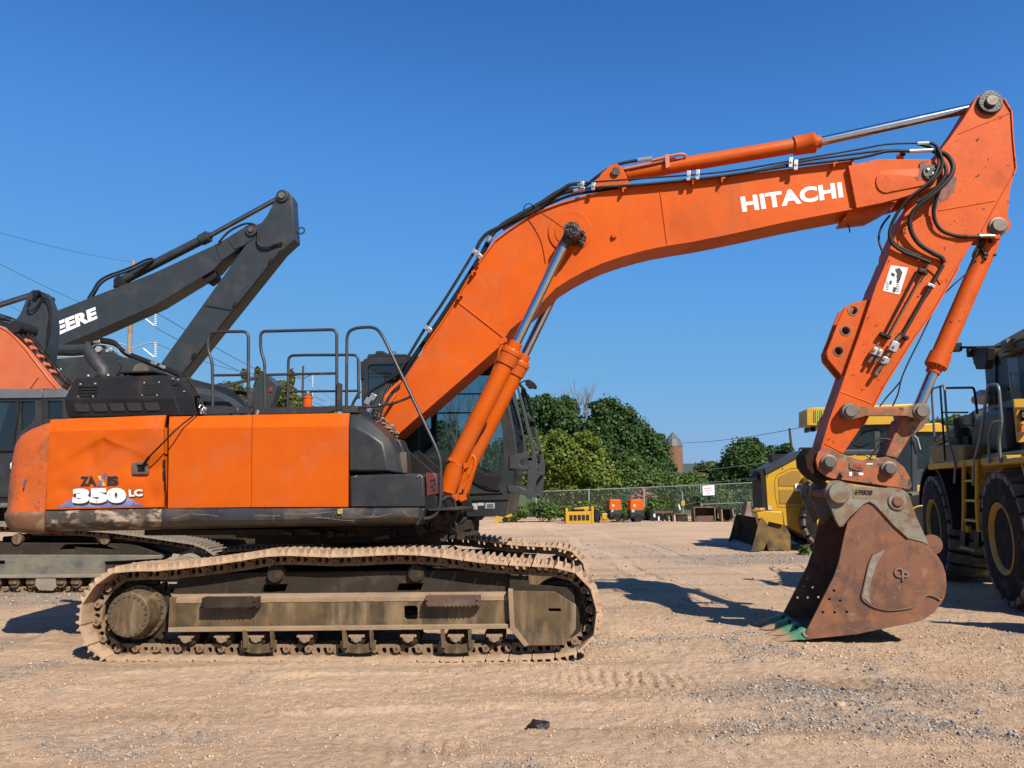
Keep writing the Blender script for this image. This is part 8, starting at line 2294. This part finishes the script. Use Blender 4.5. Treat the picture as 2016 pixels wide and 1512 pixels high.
b = MB(FR); b.box(((ub + uw1) / 2 + .1, VC - .9, zc0 + .45), (.5, .5, .15)); b.box(((ub + uw1) / 2 + .35, VC - .9, zc0 + .85), (.15, .5, .75)); b.tube([((ub + uw1) / 2 - .3, VC - .9, zc0 + .1), ((ub + uw1) / 2 - .25, VC - .9, zc0 + .8)], .03); b.build('operator_seat', M['seat'], cR, bevel=.04)
# lamp guard with its number at the very edge of the picture
b = MB(FR)
p = [Z(x, y, .0) for x, y in ((2001, 804), (2028, 804), (2028, 853), (2003, 853))]
b.tube(round_corners(p + [p[0]], .03, 3), .02, 8); q = Z(2000, 828, .0); b.box((q.x + .02, -.12, q.z), (.05, .24, .52)); lg = b.build('lamp_guard', M['yellow'], R_, bevel=.004)
b = MB(FR); b.box(Z(2013, 845, -.04), (.14, .08, .12)); b.build('turn_lamp', M['amber'], lg, bevel=.01)
b = MB(FR); b.box(Z(2020, 816, -.06), (.3, .02, .14)); b.build('number_plate', M['black'], lg, bevel=.004)
q = [Z(x, y, -.045) for x, y in ((2012, 822), (2021, 822), (2021, 811), (2012, 811))]
lettering(FR, .0, '8', [(2011.5, 822), (2019, 822), (2019, 811), (2011.5, 811)], M['white'], lg, 'number', .05, 0, 1, -.0)
# lower yellow beam under the cab
b = MB(FR); b.box((u0 + .3, -.42, Z(1990, 905, -.3).z), (1.9, .4, .22)); b.build('cab_sill', M['yellow'], R_, bevel=.04)

# ================================================================ THINGS ALONG THE FENCE
def at_g(px, Y): p = at(px, 960, Y); return Vector((p.x, Y, 0))
def compressor(px, w_, Y, lab):
    g = at_g(px, Y); F = Frame(g, -8); s = w_ / FPX * Y / 1.0
    r = thing('compressor', lab, 'compressor', g, 'orange compressors along the fence')
    hgt = at(px, 983, Y).z
    b = MB(F); b.loft([[(x * s, v, z) for x, z in ((-.5, .55), (.5, .55), (.5, hgt - .25), (.44, hgt - .05), (.36, hgt), (-.36, hgt), (-.46, hgt - .06), (-.5, hgt - .3))] for v in (-.28, .28)]); b.build('canopy', M['orange'], r, bevel=.05, seg=3)
    b = MB(F); b.loft([[(-.49 * s, v, .25), (.49 * s, v, .25), (.5 * s, v, .62), (-.5 * s, v, .62)] for v in (-.29, .29)]); b.build('base', M['grey'], r, bevel=.03)
    b = MB(F); b.box((0, 0, .22), (1.1 * s, .5, .08)); b.box((-.7 * s, 0, .22), (.5 * s, .08, .07)); b.tube([(-.9 * s, 0, .25), (-.9 * s, 0, .0)], .03); b.build('drawbar', M['black'], r, bevel=.01)
    for v in (-.36, .26):
        b = MB(F); b.cyl((0, v, .2), (0, v + .12, .2), .2, .2, 18); b.build('wheel', M['tyre'], r, smooth=40)
    b = MB(F); b.box((-.2 * s, -.29, hgt - .3), (.12, .02, .12)); b.box((-.32 * s, -.29, hgt - .55), (.14, .02, .12)); b.build('sticker', M['paper'], r)
compressor(1208, 25, 38.6, 'smaller orange and grey box compressor on the left of the pair by the fence')
compressor(1250, 28, 38.0, 'larger orange and grey box compressor on the right of the pair by the fence')
def simple(name, lab, cat, Y, build, group=None, parts=None):
    r = thing(name, lab, cat, build[0], group)
    for nm, mat, fn, bev in build[1]:
        b = MB(Frame(build[0], build[2] if len(build) > 2 else 0)); fn(b); b.build(nm, M[mat], r, bevel=bev, smooth=35)
    return r
Y = 38.0; g = at_g(1139, Y)
simple('power_unit', 'bright yellow attachment frame with a dark slotted window, lying left of the compressors', 'attachment', Y, (g, [
    ('frame', 'yellow', lambda b: (b.box((0, 0, .28), (1.2, .5, .56)), b.box((-.62, 0, .36), (.12, .55, .72)), b.box((.62, 0, .40), (.12, .55, .80)), b.box((.1, .1, .66), (.7, .3, .2), 4)), .02),
    ('slotted_window', 'glass_dark', lambda b: [b.box((-.42 + k * .2, -.26, .27), (.15, .02, .26)) for k in range(5)], 0), ('linkage', 'black', lambda b: (b.tube([(-.4, 0, .6), (0, 0, .8), (.4, 0, .7)], .04), b.box((0, 0, .62), (.5, .2, .1))), 0)], 0))
g = at_g(1174, 38.5)
simple('tool_case', 'upright black case standing between the yellow frame and the compressors', 'case', 0, (g, [('shell', 'black', lambda b: b.box((0, 0, .3), (.3, .4, .6)), .04), ('lid', 'grey', lambda b: b.box((0, 0, .62), (.24, .34, .06)), .02)]))
g = at_g(990, 37)
simple('trencher', 'yellow attachment with arms and a cutting boom, low on the ground below the cab', 'attachment', 0, (g, [('arm', 'yellow', lambda b: (b.box((0, 0, .3), (.9, .2, .12), 25), b.box((-.35, 0, .15), (.14, .3, .3)), b.box((.3, .1, .35), (.1, .1, .5), -20), b.box((-.1, 0, .35), (.5, .1, .08), -10)), .01), ('motor', 'black', lambda b: (b.cyl((.1, -.2, .25), (.1, .3, .25), .14), b.box((.45, 0, .12), (.4, .2, .2))), .01)]))
g = at_g(1188, 38.2)
simple('plate_compactor', 'small yellow and black compactor at the foot of the left compressor', 'compactor', 0, (g, [('plate', 'yellow_dirty', lambda b: (b.box((0, 0, .06), (.5, .4, .1)), b.box((.3, 0, .1), (.5, .2, .06))), .01), ('engine', 'yellow', lambda b: b.box((0, 0, .3), (.26, .3, .3)), .03), ('handle', 'black', lambda b: b.tube([(.1, -.15, .3), (.35, -.15, .6), (.35, .15, .6), (.1, .15, .3)], .02), 0)]))
G_T = 'steel attachments lined up by the fence'
for i, (px, Y, k, lab) in enumerate(((1288, 37, 'pallet_forks', 'dark pallet fork set with white marks, right of the compressors'), (1303, 37, 'ripper', 'row of dark curved ripper tines leaning by the weeds'), (1335, 36.6, 'steel_table', 'pale steel bench with one leg coloured pale as if sunlit in front of the tall weeds'),
                                     (1368, 37.6, 'trench_box', 'narrow upright steel frame left of the rusty bucket'), (1382, 37.0, 'grading_bucket', 'wide rusty red brown bucket open to the front'), (1404, 37.8, 'steel_cage', 'low dark cage of bars with a white tag'),
                                     (1427, 37.2, 'digging_bucket', 'square dark bucket with pale side edges'), (1464, 37.0, 'curved_blade', 'tall curved grey steel blade at the end of the row'), (1480, 37.8, 'scrap_rack', 'low rack of dusty steel behind the skidder blade'))):
    g = at_g(px, Y)
    if k == 'pallet_forks': fn = [('carriage', 'black', lambda b: (b.box((0, 0, .35), (.5, .06, .5)), b.box((-.1, -.3, .06), (.08, .7, .06)), b.box((.15, -.3, .06), (.08, .7, .06))), .01), ('tag_plate', 'white', lambda b: (b.box((-.05, -.05, .35), (.08, .02, .16)), b.box((.15, -.05, .2), (.06, .02, .2))), 0)]
    elif k == 'ripper': fn = [('tine', 'black', lambda b: [b.tube([(-.3 + q * .2, 0, .5), (-.2 + q * .2, 0, .55), (-.05 + q * .2, 0, .35), (0 + q * .2, 0, 0)], .05, 6, n=3) for q in range(4)], 0), ('beam', 'scrap', lambda b: b.box((0, 0, .5), (.9, .12, .12)), .01)]
    elif k == 'steel_table': fn = [('top', 'frame', lambda b: b.box((0, 0, .42), (.62, .5, .05)), .005), ('leg', 'mudpad', lambda b: (b.box((-.26, 0, .2), (.1, .45, .42)),), .005), ('side', 'frame_shaded', lambda b: b.box((.1, 0, .2), (.5, .4, .38)), .01)]  # leg paler than the rest: sunlight on it is put into the colour
    elif k == 'trench_box': fn = [('frame', 'frame', lambda b: (b.box((-.12, 0, .35), (.05, .5, .7)), b.box((.14, 0, .35), (.05, .5, .7)), b.box((0, 0, .66), (.5, .5, .05))), .005)]
    elif k == 'grading_bucket': fn = [('shell', 'scrap', lambda b: (b.box((0, .3, .35), (.95, .05, .7)), b.box((0, 0, .05), (.95, .6, .05)), b.box((0, -.26, .16), (.8, .04, .3))), .01), ('side_plate', 'frame', lambda b: (b.box((-.48, 0, .35), (.05, .6, .7)), b.box((.48, 0, .35), (.05, .6, .7)), b.box((0, .05, .7), (1.0, .5, .04))), .005)]
    elif k == 'steel_cage': fn = [('cage', 'frame_shaded', lambda b: [b.box((-.25 + q * .17, 0, .3), (.03, .4, .6)) for q in range(4)] + [b.box((0, 0, .58), (.6, .4, .04)), b.box((0, 0, .08), (.6, .4, .1))], .003), ('tag_plate', 'white', lambda b: b.box((-.28, -.22, .12), (.06, .02, .16)), 0)]
    elif k == 'digging_bucket': fn = [('shell', 'frame_shaded', lambda b: (b.box((0, .2, .3), (.5, .05, .6)), b.box((0, 0, .04), (.5, .5, .05)), b.box((0, 0, .6), (.55, .5, .04))), .01), ('side_plate', 'mudpad', lambda b: (b.box((-.26, 0, .3), (.04, .5, .6)), b.box((.28, 0, .3), (.04, .5, .6), 6)), .005)]
    elif k == 'curved_blade': fn = [('blade', 'wear', lambda b: b.loft([[(x, v, z) for x, z in ((-.55, 0), (-.3, .12), (-.1, .35), (0, .7), (.05, .95), (.2, .9), (.25, .3), (.35, 0))] for v in (-.3, .3)]), .02), ('wing', 'wear', lambda b: b.loft([[(x, v, z) for x, z in ((-.9, 0), (-.7, .1), (-.55, .3), (-.5, 0))] for v in (-.2, .3)]), .02)]
    else: fn = [('rack', 'scrap', lambda b: (b.box((0, 0, .3), (.5, .4, .5), 5), b.box((.2, 0, .6), (.4, .3, .05)), b.box((-.1, 0, .1), (.6, .5, .1))), .01)]
    simple(k, lab, {'steel_table': 'bench', 'curved_blade': 'blade', 'pallet_forks': 'forks', 'steel_cage': 'cage', 'scrap_rack': 'rack', 'trench_box': 'frame', 'ripper': 'ripper'}.get(k, 'bucket'), 0, (g, fn, 0), G_T)
g = at_g(1343, 37.8)
simple('marker_post', 'thin post carrying a small yellow box above the steel bench', 'post', 0, (g, [('post', 'galv', lambda b: b.tube([(0, 0, 0), (0, 0, 1.45)], .02), 0), ('box', 'yellow', lambda b: b.box((0, 0, .88), (.18, .12, .24)), .01), ('rag', 'white', lambda b: b.box((-.17, 0, .7), (.06, .03, .26), 15), 0)]))
g = at_g(1425, 52)
simple('small_trailer', 'small low white trailer standing behind the fence under the sign', 'trailer', 0, (g, [('body', 'white', lambda b: (b.loft([[(x, v, z) for x, z in ((-.7, .2), (.6, .2), (.65, .42), (.4, .5), (.2, .62), (-.3, .64), (-.6, .5))] for v in (-.8, .8)]),), .08), ('window', 'glass_dark', lambda b: (b.box((-.3, -.81, .52), (.3, .02, .12)), b.box((.1, -.81, .52), (.3, .02, .12))), 0), ('wheel', 'tyre', lambda b: (b.cyl((-.45, -.82, .18), (-.45, -.6, .18), .18), b.cyl((.4, -.82, .18), (.4, -.6, .18), .18)), 0)]))
